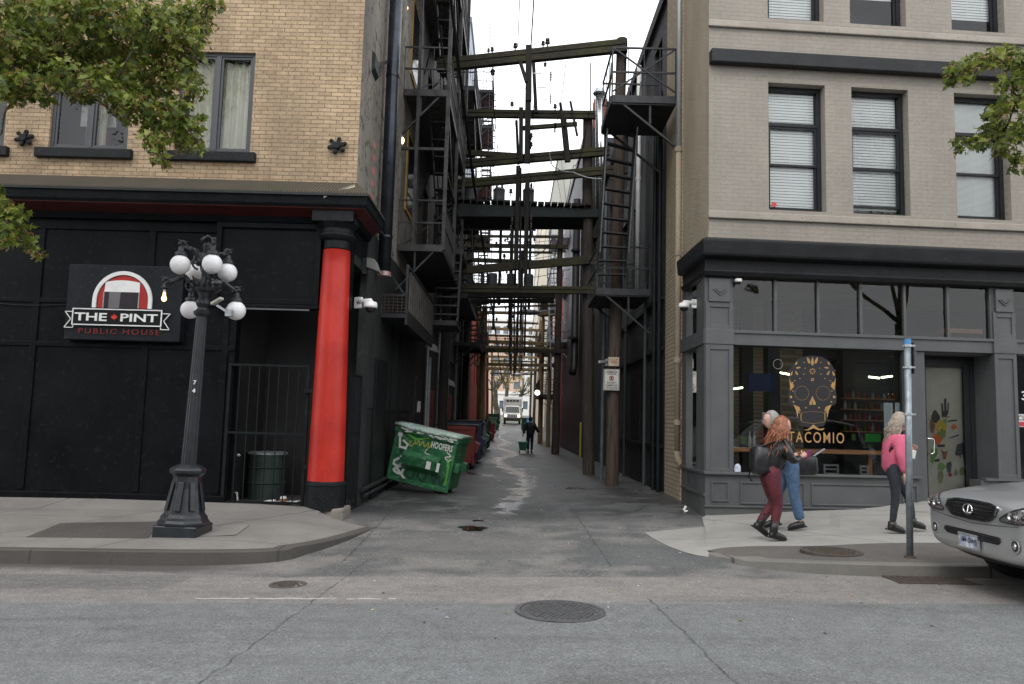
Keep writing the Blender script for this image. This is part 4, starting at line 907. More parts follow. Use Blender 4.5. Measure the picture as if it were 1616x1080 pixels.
# main pane
g_ = MB(); g_.add([(PL1[1], .06, zsill), (XW1, .06, zsill), (XW1, .06, zb_band0), (PL1[1], .06, zb_band0)], [(0, 1, 2, 3)]); win = g_.build('shop_window', M_GLASSD, taco)
mb = MB(); frame_rect(mb, PL1[1]-.001, XW1+.001, .03, .1, zsill-.0, zb_band0+.001, .022); mb.build('window_frame', M_BLKP, win)
# decals on the pane
M_GOLD = mat('gold_vinyl', (.36, .205, .07), .5, .15, 8, 0); M_INK = mat('black_vinyl', (.008, .008, .01), .5)
DY = .053
def zz(a, b): s_, z_ = fr(1220+a/6.754, 550+b/6.754, DY); return s_, z_
def dshape(mb, pts, d=DY): mb.prism([(zz(a, b)[0], d, zz(a, b)[1]) for a, b in pts], (0, .002, 0))
def ddot(mb, a, b, r, n=14, d=DY): dshape(mb, [(a+r*math.cos(2*math.pi*i/n), b+r*math.sin(2*math.pi*i/n)) for i in range(n)], d)
def petal(mb, a, b, ang, L, w_):
    pts = []
    for i in range(16):
        t = 2*math.pi*i/16; r_ = .5*(1+math.cos(t)); u_ = L*(.5-.5*math.cos(t))-L*.5; v_ = w_*math.sin(t)*(.45+.55*(u_/L+.5)); pts.append((a+u_*math.cos(ang)-v_*math.sin(ang), b+u_*math.sin(ang)+v_*math.cos(ang)))
    dshape(mb, pts)
mb = MB(); sk = [(420, 75), (520, 90), (600, 135), (655, 220), (672, 330), (668, 440), (680, 520), (670, 590), (620, 620), (590, 690), (570, 780), (540, 830), (420, 850), (300, 830), (270, 780), (250, 690), (222, 620), (170, 590), (160, 520), (172, 440), (168, 330), (185, 220), (240, 135), (320, 90)]
dshape(mb, sk, DY+.004); mb.build('skull_shape', M_INK, win)
mb = MB()
for sg in (-1, 1):
    X = lambda a: 420+sg*(a-420)
    def S(pts): dshape(mb, [(X(a), b) for a, b in pts][::sg])
    for (a, b, an, L, w_) in ((462, 128, 1.95, 74, 18), (592, 158, 1.1, 40, 11), (568, 206, .15, 48, 12), (590, 262, 2.1, 52, 13), (643, 268, 1.15, 52, 12)):
        an2 = an if sg == 1 else math.pi-an; petal(mb, X(a), b, an2, L, w_)
    S([(668, 310), (655, 450), (610, 400), (625, 398), (612, 380), (633, 385), (622, 355), (648, 368)])
    S([(622, 600), (560, 625), (545, 672), (566, 660), (574, 690), (578, 745), (592, 670)])
    for i in range(22):
        a = 2*math.pi*i/22; ddot(mb, X(533)+74*math.cos(a), 478+74*math.sin(a), 4.2, 6)
    for (a, b, r) in ((650, 518, 14), (560, 682, 8), (508, 150, 6), (498, 212, 6), (512, 275, 6), (553, 322, 6), (608, 345, 6), (628, 455, 6), (622, 570, 8), (490, 632, 8), (660, 240, 4), (690, 150, 4)): ddot(mb, X(a), b, r, 10)
petal(mb, 420, 140, math.pi/2, 88, 18)
for i in range(8):
    a = i*math.pi/4; petal(mb, 420+24*math.cos(a), 245+24*math.sin(a), a, 20, 7)
for i in range(14): 
    a = 2*math.pi*i/14; ddot(mb, 420+13*math.cos(a), 333+13*math.sin(a), 5, 6)
dshape(mb, [(420, 505), (405, 545), (385, 580), (390, 603), (415, 600), (418, 560), (422, 560), (425, 600), (450, 603), (456, 580), (436, 545)])
M_ = [(325, 868), (370, 862), (400, 838), (430, 812), (462, 838), (495, 858), (550, 850), (530, 872), (480, 872), (432, 850), (385, 872), (350, 874)]; dshape(mb, M_)
mp = [(320, 682), (420, 674), (530, 682), (552, 696), (553, 770), (535, 788), (425, 802), (318, 788), (298, 772), (297, 698)]
for p_, q_ in zip(mp, mp[1:]+mp[:1]):
    a, b = zz(*p_), zz(*q_); mb.bar((a[0], DY, a[1]), (b[0], DY, b[1]), .011, .004)
mb.build('skull_ornament', M_GOLD, win)
a, b = zz(165, 1000), zz(757, 900)
for mm, dd, ox, nm in ((M_GOLD, DY+.001, .0, 'lettering'),):
    mb = MB(); put_text(mb, 'TACOMIO', a[0]+ox, b[0]+ox, a[1]-ox, b[1]-ox, dd, .004, spacing=1.25, depth=.001); mb.build(nm, mm, win)
mb = MB(); put_text(mb, 'TACOS', a[0]+.35, b[0]-.35, a[1]-.10, a[1]-.06, DY, 0, depth=.001)
M_PAPER = mat('paper', (.55, .62, .64), .8, .05); M_PRT = mat('print_grey', (.25, .3, .33), .8)
for (u0, v0, u1, v1) in ((1395, 636, 1409, 691), (1413, 636, 1428, 690)):
    r_ = fr_rect(u0, v0, u1, v1, .075); mb = MB(); mb.box(r_[0], r_[1], .072, .076, r_[2], r_[3]); p_ = mb.build('menu_sheet', M_PAPER, win)
    mb = MB()
    for k in range(18):
        z = lerp(r_[3]-.04, r_[2]+.03, k/17); mb.box(r_[0]+.02, r_[1]-.02-.03*random.random(), .069, .0715, z-.004, z+.004)
    mb.build('print_lines', M_PRT, p_)
r_ = fr_rect(1159, 732, 1169, 745, .05); mb = MB(); n = 10
mb.prism([(r_[0], .05, r_[2]), (r_[1], .05, r_[2])]+[((r_[0]+r_[1])/2+(r_[1]-r_[0])/2*math.cos(math.pi*i/n), .05, lerp(r_[2], r_[3], .55)+(r_[3]-r_[2])*.45*math.sin(math.pi*i/n)) for i in range(n+1)], (0, .003, 0)); mb.build('sticker', mat('white_blue_sticker', (.55, .6, .7), .5, .3, 30), win)
# circle decal upper left
mb = MB(); c = zz(52, 168); mb.tube([(c[0]+.08*math.cos(i*math.pi/10), DY, c[1]+.08*math.sin(i*math.pi/10)) for i in range(21)], .005, 5); mb.build('ring_decal', mat('grey_vinyl', (.2, .2, .2), .6), win)
# door, recessed
dD = .42
rd = fr_rect(1453, 566, 1539, 805, dD); zdr = zR(lw(rd[0], 0, 0).x, 13.2)
rg_ = fr_rect(1464, 579, 1524, 789, dD)
mb = MB(); zd0 = rd[2]; frame_rect(mb, rd[0]-.02, rd[1]+.03, dD, dD+.08, zd0-.1, rd[3]+.12, .1); fo = mb.build('door_frame', M_BLKP, taco)
mb = MB(); mb.box(rd[0]+.08, rg_[0], dD+.01, dD+.06, zd0, rd[3]+.02); mb.box(rg_[1], rd[1]-.07, dD+.01, dD+.06, zd0, rd[3]+.02); mb.box(rg_[0], rg_[1], dD+.011, dD+.059, zd0, rg_[2]); mb.box(rg_[0], rg_[1], dD+.011, dD+.059, rg_[3], rd[3]+.02)
do = mb.build('door', M_BLKP, taco, bevel=.004)
mb = MB(); mb.add([(rg_[0], dD+.03, rg_[2]), (rg_[1], dD+.03, rg_[2]), (rg_[1], dD+.03, rg_[3]), (rg_[0], dD+.03, rg_[3])], [(0, 1, 2, 3)]); mb.build('pane', M_GLASSD, do)
mb = MB(); q0 = fr(1470, 692, dD); q1 = fr(1470, 716, dD); x = q0[0]
mb.tube([(x-.13, dD, q0[1]), (x-.13, dD-.0, q0[1]), (x-.02, dD-.07, q0[1]-.01), (x+.0, dD-.07, q0[1]-.03), (x+.0, dD-.07, q1[1]+.02), (x-.03, dD-.07, q1[1]), (x-.13, dD-.0, q1[1]-.01)], .012, 10); mb.build('pull_handle', mat('chrome', (.7, .7, .7), .2, .05, metal=1), do, smooth=True)
q = fr(1457, 719, dD); mb = MB(); mb.lathe((q[0], dD, q[1]), [(.02, -.015), (.02, .01)], 14, axis='y'); mb.build('lock', M_STEEL, do)
# pale poster board behind the glass with painted plants
mb = MB(); mb.box(rg_[0]-.03, rg_[1]+.06, dD+.10, dD+.11, rg_[2]+.0, rg_[3]-.0); mb.build('door_blind', mat('cream_board', (.42, .40, .33), .7, .12, 1.5, c2=(.5, .48, .42)), do)
def dz(a, b): s_, z_ = fr(1450+a/4.5, 560+b/4.5, dD+.09); return s_, z_
def blob(pts, m_, name, k=0):
    mb = MB(); mb.prism([(dz(*p)[0], dD+.094-.0006*k, dz(*p)[1]) for p in pts], (0, .0005, 0)); return mb
pal = {'dark': (.03, .03, .025), 'green': (.12, .25, .04), 'orange': (.55, .12, .02), 'yellow': (.5, .36, .04), 'brown': (.2, .09, .04), 'grey': (.05, .05, .06), 'olive': (.17, .19, .06), 'red': (.3, .02, .03)}
pm = {k: mat('mural_'+k, v, .6, .25, 12) for k, v in pal.items()}
def ell(cx, cy, rx_, ry_, n=14, w_=.18, sd=0): return [(cx+rx_*(1+w_*math.sin(3*t+sd))*math.cos(t), cy+ry_*(1+w_*math.cos(4*t+sd))*math.sin(t)) for t in [2*math.pi*i/n for i in range(n)]]
shapes = [([(163, 440), (160, 345), (172, 345), (176, 400), (182, 400), (180, 315), (196, 308), (198, 395), (204, 395), (206, 340), (216, 345), (212, 410), (200, 440)], 'dark'), ([(160, 438), (222, 438), (218, 446), (165, 446)], 'brown'),
 ([(140, 480), (200, 450), (190, 590), (130, 580)], 'green'), (ell(158, 510, 38, 45, sd=1), 'yellow'), (ell(132, 600, 34, 38, sd=2), 'orange'), (ell(165, 560, 22, 35), 'olive'),
 (ell(118, 440, 30, 42, sd=.5), 'dark'), (ell(96, 510, 18, 50, sd=2), 'brown'), ([(90, 670), (130, 660), (136, 700), (112, 740), (98, 785), (85, 740)], 'green'), (ell(250, 512, 20, 18), 'orange'),
 ([(205, 468), (270, 460), (272, 470), (208, 478)], 'dark'), ([(240, 580), (285, 565), (286, 575), (200, 600)], 'dark'), ([(130, 642), (185, 636), (184, 656), (134, 654)], 'dark'),
 ([(258, 700), (270, 640), (300, 626), (332, 620), (335, 720), (318, 748), (310, 710), (300, 712), (296, 740), (284, 715), (262, 716)], 'grey'), ([(160, 670), (178, 690), (205, 682), (190, 745), (175, 740)], 'brown'), ([(110, 745), (146, 738), (146, 758), (112, 762)], 'dark'),
 (ell(160, 795, 26, 28, sd=1), 'green'), (ell(155, 870, 18, 48, sd=3), 'olive'), (ell(215, 800, 18, 42, sd=4), 'dark'), (ell(222, 850, 14, 16), 'red'), (ell(262, 835, 13, 22), 'olive'), (ell(305, 825, 18, 28), 'olive'), (ell(328, 835, 10, 16), 'olive')]
bym = {}
for k, (pts, c_) in enumerate(shapes):
    mb = blob(pts, None, '', k); bym.setdefault(c_, MB()).add(mb.v, mb.f)
allm = MB(); keys = list(bym); 
for i, k in enumerate(keys): allm.mi = i; allm.add(bym[k].v, bym[k].f)
allm.build('mural', [pm[k] for k in keys], do)
mb = MB(); s0 = fr(1540, 680, .35)[0]; mb.hexa([(rd[1]+.02, dD, -.1), (PR1[0]+.02, FD+.0, -.1), (PR1[0]+.1, dD, -.1), (rd[1]+.1, dD+.1, -.1), (rd[1]+.02, dD, zb_band0), (PR1[0]+.02, FD, zb_band0), (PR1[0]+.1, dD, zb_band0), (rd[1]+.1, dD+.1, zb_band0)])
mb.box(XB1-.02, XD0+.02, FD+.05, dD+.02, -.1, zb_band0); mb.box(XB1, PR1[0], FD+.12, dD+.4, zb_band0-.03, zb_band0+.0); mb.box(XD0-.1, PR1[0], dD+.001, dD+.07, rd[3]+.1, zb_band0); mb.build('door_reveal', M_GREYP, taco)
mb = MB(); z = zd0-.0; mb.box(XB1, PR1[0]+.02, FD+.02, dD+.6, -.1, z-.08); mb.build('door_step', M_WALKR, taco)
mb = MB(); r_ = fr_rect(1546, 762, 1572, 800, 0.1); mb.box(PR1[0]-.25, PR1[1]+.02, FD-.06, FD+.1, zsill-.02, zsill+.02); mb.box(PR1[0]-.3, PR1[1], FD+.0, FD+.3, -.1, zsill-.02); mb.build('right_plinth', M_GREYP, taco)
# next bay to the right
mb = MB(); mb.box(PR1[1], 13, FD+.02, .2, -.1, zsill-.25); mb.build('right_bulkhead', M_GREYP, taco)
g_ = MB(); g_.add([(PR1[1], .06, zsill-.3), (12.9, .06, zsill-.3), (12.9, .06, zb_band0), (PR1[1], .06, zb_band0)], [(0, 1, 2, 3)]); g_.add([(PR1[1], .06, zb_band1), (12.9, .06, zb_band1), (12.9, .06, zc0), (PR1[1], .06, zc0)], [(0, 1, 2, 3)]); w2 = g_.build('shop_window', M_GLASSD, taco)
r_ = fr_rect(1605, 654, 1625, 674, .05); mb = MB(); mb.box(r_[0], r_[0]+.45, .05, .055, r_[2], r_[3]); cs = mb.build('closed_sign', M_WHITED, w2)
mb = MB(); put_text(mb, 'CLOSED', r_[0]+.02, r_[0]+.43, (r_[2]+r_[3])/2+.0, r_[3]-.02, .047, .01, depth=.001); mb.build('closed_letters', M_INK, cs)
mb = MB(); mb.box(r_[0]+.02, r_[0]+.43, .046, .049, r_[2]+.01, (r_[2]+r_[3])/2-.02); mb.build('red_bar', mat('sign_red2', (.45, .03, .05), .5), cs)
q = fr(1612, 625, .05); mb = MB(); put_text(mb, '3', q[0]-.0, q[0]+.09, q[1]-.07, q[1]+.08, .047, .01, depth=.001); mb.build('house_number', M_WHITE, w2)
# interior
room = MB(); zf__ = .25
room.box(.05, 12.8, 7.0, 7.1, zf__, zc0+.2); room.box(.05, 12.8, .3, 7, zc0+.05, zc0+.1); room.box(12.7, 12.8, .3, 7, zf__, zc0); room.box(0.04, .1, .3, 7, zf__, 4.6); shr(room)
room.build('interior_shell', mat('interior_taupe', (.13, .105, .08), .8, .3, .8), taco)
room = MB(); room.box(.05, 12.8, .12, 7, zf__-.05, zf__); shr(room); room.build('interior_floor', mat('interior_floor', (.05, .04, .035), .5, .2), taco)
M_WOODT = mat('bar_wood', (.55, .25, .10), .45, .2, 2, .1, 40, sc3=(1, 6, 6))
zc_ = fr(1290, 711, .5)[1]
mb = MB(); mb.box(PL1[1]+.02, XW1-.15, .35, .78, zc_-.05, zc_+.02); mb.box(PL1[1]+.05, PL1[1]+.12, .6, .7, zf__, zc_-.05); mb.box(XW1-.3, XW1-.23, .6, .7, zf__, zc_-.05); co = mb.build('window_counter', M_WOODT, taco, bevel=.008)
mb = MB(); mb.box(PL1[1]+.03, XW1, .8, .86, zf__, zc_-.4); mb.build('low_screen', mat('int_black', (.012, .012, .012), .6), taco)
# lit ceiling tubes
for (u0, v0, u1, v1, d) in ((1228, 588, 1257, 593, 2.6), (1371, 595, 1388, 597, 2.8), (1391, 596, 1408, 594, 2.8), (1157, 614, 1172, 612, 2.8)):
    a = fr(u0, v0, d); b = fr(u1, v1, d); mb = MB(); mb.tube([(a[0], d, a[1]), (b[0], d, b[1])], .018, 8); mb.build('ceiling_tube', emit('tube_light', (.9, 1, .6), 7), taco)
for (u, v, d) in ((1300, 600, 3.2), (1200, 605, 4)): pass
M_NAVY = mat('navy_panel', (.008, .03, .11), .6, .2)
r_ = fr_rect(1181, 590, 1223, 618, 1.6); mb = MB(); mb.box(r_[0], r_[1], 1.6, 1.66, r_[2], r_[3]); mb.build('blue_panel', M_NAVY, taco)
r_ = fr_rect(1366, 685, 1390, 698, 1.0); mb = MB(); mb.box(r_[0], r_[1], 1.0, 1.02, r_[2], r_[3]); mb.build('green_sign', mat('green_card', (.04, .5, .05), .6), taco)
# shelves of bottles and hanging dark column inside
shm = MB(); bt = MB(); cols = [mat('bottle_'+n_, c_, .25, .2) for n_, c_ in (('amber', (.2, .09, .02)), ('green', (.06, .13, .03)), ('clear', (.35, .36, .33)), ('red', (.3, .04, .03)))]
for k, v in enumerate((628, 645, 662, 680)):
    a = fr(1330, v, 2.6); b = fr(1412, v, 2.6); shm.box(a[0], b[0], 2.5, 2.7, a[1]-.02, a[1]); x = a[0]+.05
    while x < b[0]:
        bt.mi = random.randrange(4); h_ = random.uniform(.10, .17); bt.lathe((x, 2.6, a[1]), [(.03, 0), (.03, h_*.6), (.012, h_*.78), (.012, h_)], 8); x += random.uniform(.07, .13)
shm.build('wall_shelves', M_WOODT, taco); bt.build('shelf_bottles', cols, taco)
mb = MB()
for (u, d) in ((1222, 2.2), (1340, 3.0), (1180, 3.2)):
    s_ = fr(u, 650, d)[0]; mb.box(s_-.12, s_+.12, d, d+.25, zf__, zc0)
mb.build('interior_columns', mat('int_dark', (.03, .03, .032), .7), taco)
for (u, v, w_, h_, m__, n_) in ((1183, 681, 8, 24, 'clear', 'sauce_bottle'), (1206, 660, 9, 18, 'x', 'menu_card'), (1190, 690, 6, 26, 'x', 'sauce_bottle'), (1172, 695, 9, 12, 'g', 'napkin_box'), (1345, 690, 6, 10, 'x', 'jar'), (1372, 704, 8, 6, 'x', 'tray')):
    r_ = fr_rect(u-w_/2, v-h_/2, u+w_/2, v+h_/2, .6); mb = MB()
    if 'bottle' in n_: c_ = (r_[0]+r_[1])/2; mb.lathe((c_, .6, zc_+.02), [(.03, 0), (.03, .16), (.012, .22), (.012, .28)], 10)
    else: mb.box(r_[0], r_[1], .55, .6, max(r_[2], zc_+.021), r_[3])
    o = mb.build(n_, cols[2] if 'bottle' in n_ else (M_WHITED if 'menu' in n_ else cols[1]), taco)
for (u0, v0, u1, v1) in ((1300, 733, 1324, 752), (1357, 735, 1371, 752)):
    r_ = fr_rect(u0, v0, u1, v1, .3); mb = MB(); frame_rect(mb, r_[0], r_[1], .3, .33, zsill, r_[3], .03); mb.box(r_[0]+.03, r_[1]-.03, .31, .32, lerp(zsill, r_[3], .45), lerp(zsill, r_[3], .6)); mb.build('chair_back', mat('chair_grey', (.3, .31, .31), .5), taco)
r_ = fr_rect(1490, 519, 1557, 526, 1.2); mb = MB(); mb.box(r_[0], r_[1], 1.2, 1.4, r_[2], r_[3]); mb.build('planter', M_WOODT, taco)
mb = MB()
for k in range(60):
    x = random.uniform(r_[0], r_[1]); mb.tube([(x, 1.3, r_[3]), (x+random.uniform(-.06, .06), 1.3+random.uniform(-.1, .1), r_[3]+random.uniform(.05, .2))], [.012, .003], 4)
mb.build('planter_plants', mat('plant_dark', (.02, .04, .015), .7), taco)
# wall things on the alley side
def wpipe(name, label, pts, r, m_, cat='pipe', joints=()):
    t = thing(name, label, cat, tuple(pts[-1])); mb = MB(); mb.tube(pts, r, 12); mb.build('tube', m_, t, smooth=True)
    for k in joints:
        mb = MB(); q = Vector(pts[0]).lerp(Vector(pts[-1]), k); mb.tube([q-Vector((0, 0, .05)), q+Vector((0, 0, .05))], r*1.25, 12); mb.build('collar', m_, t)
    return t
X0 = TO.x
ya = e1+13.0; a = atx(1076, 300, X0-.09)
wpipe('downpipe', 'beige painted downpipe on the beige alley wall, pale steel in its upper half', [(X0-.09, ya, 7.0), (X0-.09, ya, 1.05)], .055, M_STUC, joints=(.0, .35, .7, .9))
c = MB(); c.tube([(X0-.09, ya, 15), (X0-.09, ya, 6.9)], .053, 12); 
tt = [o for o in bpy.data.objects if o.name.startswith('downpipe')][-1]
c.build('upper_length', mat('pale_pipe', (.45, .47, .48), .4, .1, metal=.4), tt, smooth=True)
mb = MB(); mb.tube([(X0-.09, ya, 1.1), (X0-.09, ya-.0, 1.0), (X0-.03, ya-.02, .85)], .06, 12); mb.build('shoe', M_STUC, tt)
p = fr(1085, 478, -.0); z = at(1080, 478, 13.9).z; dome_cam((TO.x-.0, 14.0, z), (-1, -.1, 0), 'white dome security camera on the beige corner wall left of the grey cornice', 1.0)
q = fr(1164, 443, -.1); t = thing('security_camera', 'tiny white dome security camera under the grey cornice at the first transom pane', 'security camera', tuple(lw(q[0], FD-.06, q[1])), 'dome security cameras')
mb = MB(); c_ = lw(q[0], FD-.08, q[1]+.02); mb.lathe(c_, [(.055, .0), (.06, -.03), (.055, -.05)], 16); mb.build('housing', M_WHITE, t); mb = MB(); mb.ball(c_-Vector((0, 0, .05)), .045, 12, 8); mb.build('dome', mat('dome_dark2', (.02, .02, .025), .1), t)
# squashed paper on the kerb stump by the corner
c_ = at(1080, 795, 13.5); mb = MB(); mb.lathe((c_.x, 13.5, .0), [(.05, -.05), (.055, .12), (.03, .16)], 10); tag(mb.build('pipe_stub', M_RUSTS), 'rusty pipe stub wrapped in white paper at the foot of the beige wall', 'pipe stub')
mb = MB(); mb.obox((c_.x, 13.46, .20), .04, .02, .09, Matrix.Rotation(.5, 3, 'Y')); mb.obox((c_.x+.02, 13.46, .15), .06, .03, .03, Matrix.Rotation(-.3, 3, 'Y')); tag(mb.build('paper_scrap', M_WHITE, bevel=.01), 'torn white paper stuck on the rusty stub at the beige wall', 'litter')
# ================================================================= ALLEY BUILDINGS
def side_building(name, label, side, y0, y1, h, m_side, m_front=None, xw=None, depth=9, wins=(), win_m=None, parapet=True):
    xw = xw if xw is not None else (XW if side < 0 else X0)
    t = thing(name, label, 'building', (xw+side*depth/2, (y0+y1)/2, 0)); mb = MB(); zb = -.3
    holes = [w_ for w_ in wins]
    mb.wallh(y0, y1, zb, h, holes, xw, side*.2, 'y')
    a, b = xw, xw+side*depth
    mb.add([(a, y0, zb), (b, y0, zb), (b, y0, h), (a, y0, h)], [(0, 1, 2, 3)]); mb.add([(a, y1, zb), (b, y1, zb), (b, y1, h), (a, y1, h)], [(0, 1, 2, 3)]); mb.add([(a, y0, h), (b, y0, h), (b, y1, h), (a, y1, h)], [(0, 1, 2, 3)])
    mb.build('wall', m_side, t)
    for w_ in wins:
        f = MB(); x = xw+side*.14
        for (p, q, r, s_) in ((w_[0], w_[0]+.07, w_[2], w_[3]), (w_[1]-.07, w_[1], w_[2], w_[3]), (w_[0]+.07, w_[1]-.07, w_[2], w_[2]+.07), (w_[0]+.07, w_[1]-.07, w_[3]-.07, w_[3]), (w_[0]+.07, w_[1]-.07, (w_[2]+w_[3])/2-.03, (w_[2]+w_[3])/2+.03)): f.box(min(x, x+side*.05), max(x, x+side*.05), p, q, r, s_)
        fo = f.build('window', win_m or M_DSTEEL, t)
        g_ = MB(); x2 = x+side*.03; g_.add([(x2, w_[0]+.02, w_[2]+.02), (x2, w_[1]-.02, w_[2]+.02), (x2, w_[1]-.02, w_[3]-.02), (x2, w_[0]+.02, w_[3]-.02)], [(0, 1, 2, 3)]); g_.build('pane', M_PANED, fo)
    if parapet:
        p_ = MB(); p_.box(min(xw-side*.08, xw+side*.3), max(xw-side*.08, xw+side*.3), y0, y1, h+.002, h+.28); p_.build('parapet', m_side, t)
    return t
M_PANED = NT('dark_pane'); M_PANED.set('Base Color', (.02, .023, .027)); M_PANED.set('Roughness', .12); M_PANED = M_PANED.mat
M_DBRN = brick('dark_sooty_brick', (.036, .029, .026), (.052, .040, .034), (.02, .018, .017), 'y', stain=.6, stainc=(.015, .014, .014), rough=.85)
M_BLKBR = brick('black_brick_right', (.016, .018, .022), (.024, .026, .03), (.009, .01, .012), 'y', .22, .075, .009, rough=.62, bump=1.0, stain=.35, stainc=(.05, .05, .048), peel=(.035, .033, .03))
M_DGREY = mat('dark_render', (.028, .027, .027), .85, .4, .8, .4, 9, sc3=(1, 1, .4), spot=.12, spotc=(.09, .085, .08))
M_NAVY2 = mat('navy_cladding', (.010, .016, .028), .55, .3, 1, .2, 10)
M_REDB = brick('red_painted_brick', (.42, .055, .035), (.52, .075, .05), (.28, .045, .03), 'y', stain=.3, stainc=(.1, .03, .02))
M_REDBR = brick('red_brown_brick', (.13, .045, .035), (.17, .06, .045), (.07, .04, .035), 'y', stain=.5, stainc=(.03, .02, .02))
M_PALE = mat('pale_blue_render', (.42, .46, .52), .8, .1, 1.5, .1, 20)
M_PALEG = mat('pale_greenish_render', (.34, .36, .32), .8, .15, 1.5, .1, 20, sc3=(1, 4, .3))
M_CREAM = mat('cream_render', (.56, .52, .43), .8, .1, 1.2, .1, 20)
wl = [(y, y+1.1, z, z+1.7) for y in (21.2, 24.0, 27.0, 30.2, 33.4) for z in (6.3, 9.6, 12.9, 16.2)]
L2 = side_building('brick_warehouse', 'tall sooty dark brick building behind the pub, carrying the near left fire escape', -1, 20.02, 37.5, 23.4, M_DBRN, wins=wl)
# tan framed windows of the pub side wall behind the fire escape
for z in (6.35, 9.6, 12.8):
    mb = MB(); mb.box(XW, XW+.035, 17.6, 18.8, z, z+1.9); o = mb.build('side_window', mat('ochre_panel', (.38, .23, .07), .7), pub); mb = MB(); mb.box(XW+.035, XW+.05, 17.7, 18.7, z+.1, z+1.8); mb.build('pane', M_PANED, o)
side_building('pale_tower', 'tall pale bluish rendered building beyond the sooty warehouse on the left', -1, 37.52, 44.5, 21.4, M_PALE, wins=[(y, y+.9, z, z+1.4) for y in (38.4, 41.6) for z in (10, 13, 16, 19)])
side_building('low_dark_building', 'low dark red brick building on the left between pale tower and bright red one', -1, 44.52, 48, 8.6, M_REDBR)
side_building('sooty_annex', 'sooty dark annex at the foot of the pale tower on the left', -1, 37.6, 44.4, 12.4, M_DBRN, xw=XW+.12, depth=6)
side_building('bright_red_building', 'bright red painted building on the left of the alley beyond the row of dumpsters', -1, 48.02, 80, 9.6, M_REDB, wins=[(y, y+1.2, z, z+1.8) for y in (52, 55, 58, 62, 66, 70) for z in (4.0, 7.0)], win_m=M_REDD)
side_building('grey_shed', 'far grey low building at the left end of the alley', -1, 84, 104, 8.5, mat('far_grey', (.2, .19, .18), .8, .2, 1), xw=-3.6)
R2 = side_building('black_brick_building', 'black painted brick building next to the beige wall on the right of the alley', 1, e2+13.0+.01, 24.4, 11.1, M_BLKBR, wins=[(y, y+1.0, z, z+1.9) for y in (17.3, 20.4, 22.6) for z in (5.6, 8.6)])
R3 = side_building('dark_grey_building', 'dark grey rendered building behind the second pole on the right', 1, 24.41, 34, 10.4, M_DGREY, wins=[(y, y+1.0, z, z+1.8) for y in (26, 29, 31.6) for z in (4.2, 7.4)])
side_building('navy_building', 'dark navy clad building on the right of the alley behind the thick poles', 1, 34.01, 48.5, 14.3, M_NAVY2, xw=X0-.25)
side_building('red_alley_building', 'red brick building with black fire escape far down on the right', 1, 48.52, 61.5, 11.2, M_REDB, xw=X0-.1, wins=[(y, y+1.1, z, z+1.8) for y in (50, 53, 56, 59) for z in (4.2, 7.4)])
side_building('pale_green_building', 'tall pale greenish building standing behind the red one on the right', 1, 61.6, 80, 23.0, M_PALEG, xw=X0)
side_building('cream_tower', 'tall cream tower with window rows farthest down the alley on the right', 1, 88, 112, 25.5, M_CREAM, xw=2.6, depth=14, wins=[(y, y+1.6, z, z+1.5) for y in (89.5, 93.5, 97.5, 101.5, 105.5) for z in (5, 8, 11, 14, 17, 20, 23)])
# far end cross-street buildings
def grid_building(name, label, x0, x1, y, h, m_, nx, nz, z0=3, wm=None):
    t = thing(name, label, 'building', ((x0+x1)/2, y, G(0, y))); mb = MB(); holes = []
    wdx = (x1-x0)/nx; wdz = (h-z0-.8)/nz
    for i in range(nx):
        for j in range(nz): holes.append((x0+wdx*(i+.2), x0+wdx*(i+.8), z0+wdz*(j+.25), z0+wdz*(j+.85)))
    mb.wallh(x0, x1, 0, h, holes, y, .3); mb.box(x0, x1, y+.31, y+8, 0, h); mb.box(x0-.2, x1+.2, y-.2, y+.5, h+.002, h+.5); mb.build('wall', m_, t)
    for hx in holes:
        g_ = MB(); g_.box(hx[0]+.02, hx[1]-.02, y+.2, y+.25, hx[2]+.02, hx[3]-.02); g_.build('window', wm or M_FARW, t)
    return t
M_FARW = NT('far_window'); M_FARW.set('Base Color', (.12, .15, .18)); M_FARW.set('Roughness', .15); M_FARW = M_FARW.mat
grid_building('terracotta_block', 'far low building with terracotta coloured wall closing the end of the alley', -8.5, 1.8, 152, 17.5, mat('terracotta', (.50, .36, .27), .8, .15), 5, 4, 7)
grid_building('glass_office', 'far pale office block with a grid of windows above the end of the alley', -9, 9, 185, 25, mat('far_white', (.6, .6, .58), .8, .05), 9, 6, 6)
grid_building('white_portico_building', 'small far white building with tall openings above the truck', -2.6, 3.0, 140, 6.2, mat('far_white2', (.7, .7, .68), .8, .05), 4, 1, 3.0)
# doors, shutters and pipes on the left wall (parts of the warehouse)
def wall_panel(par, y0, y1, z0, z1, m_, name, side=-1, th=.05, x=None):
    x = (XW if side < 0 else X0) if x is None else x; mb = MB(); a, b = (x, x+th) if side < 0 else (x-th, x); mb.box(a, b, y0, y1, z0, z1); return mb.build(name, m_, par, bevel=.008)
M_RDOOR = mat('worn_red_door', (.24, .04, .03), .6, .4, 2, .2, 20, spot=.1, spotc=(.08, .05, .04)); M_NDOOR = mat('navy_door', (.012, .017, .028), .5, .3)
wall_panel(L2, 20.6, 22.2, .1, 2.7, M_NDOOR, 'steel_door')
wall_panel(L2, 24.2, 25.6, .1, 2.5, M_RDOOR, 'red_door'); wall_panel(L2, 27.0, 29.4, .1, 4.6, M_RDOOR, 'red_shutter'); wall_panel(L2, 31.5, 33.0, .1, 2.6, M_RDOOR, 'red_door')
wall_panel(L2, 20.05, 37.4, 3.9, 4.15, M_DBRN, 'string_course')
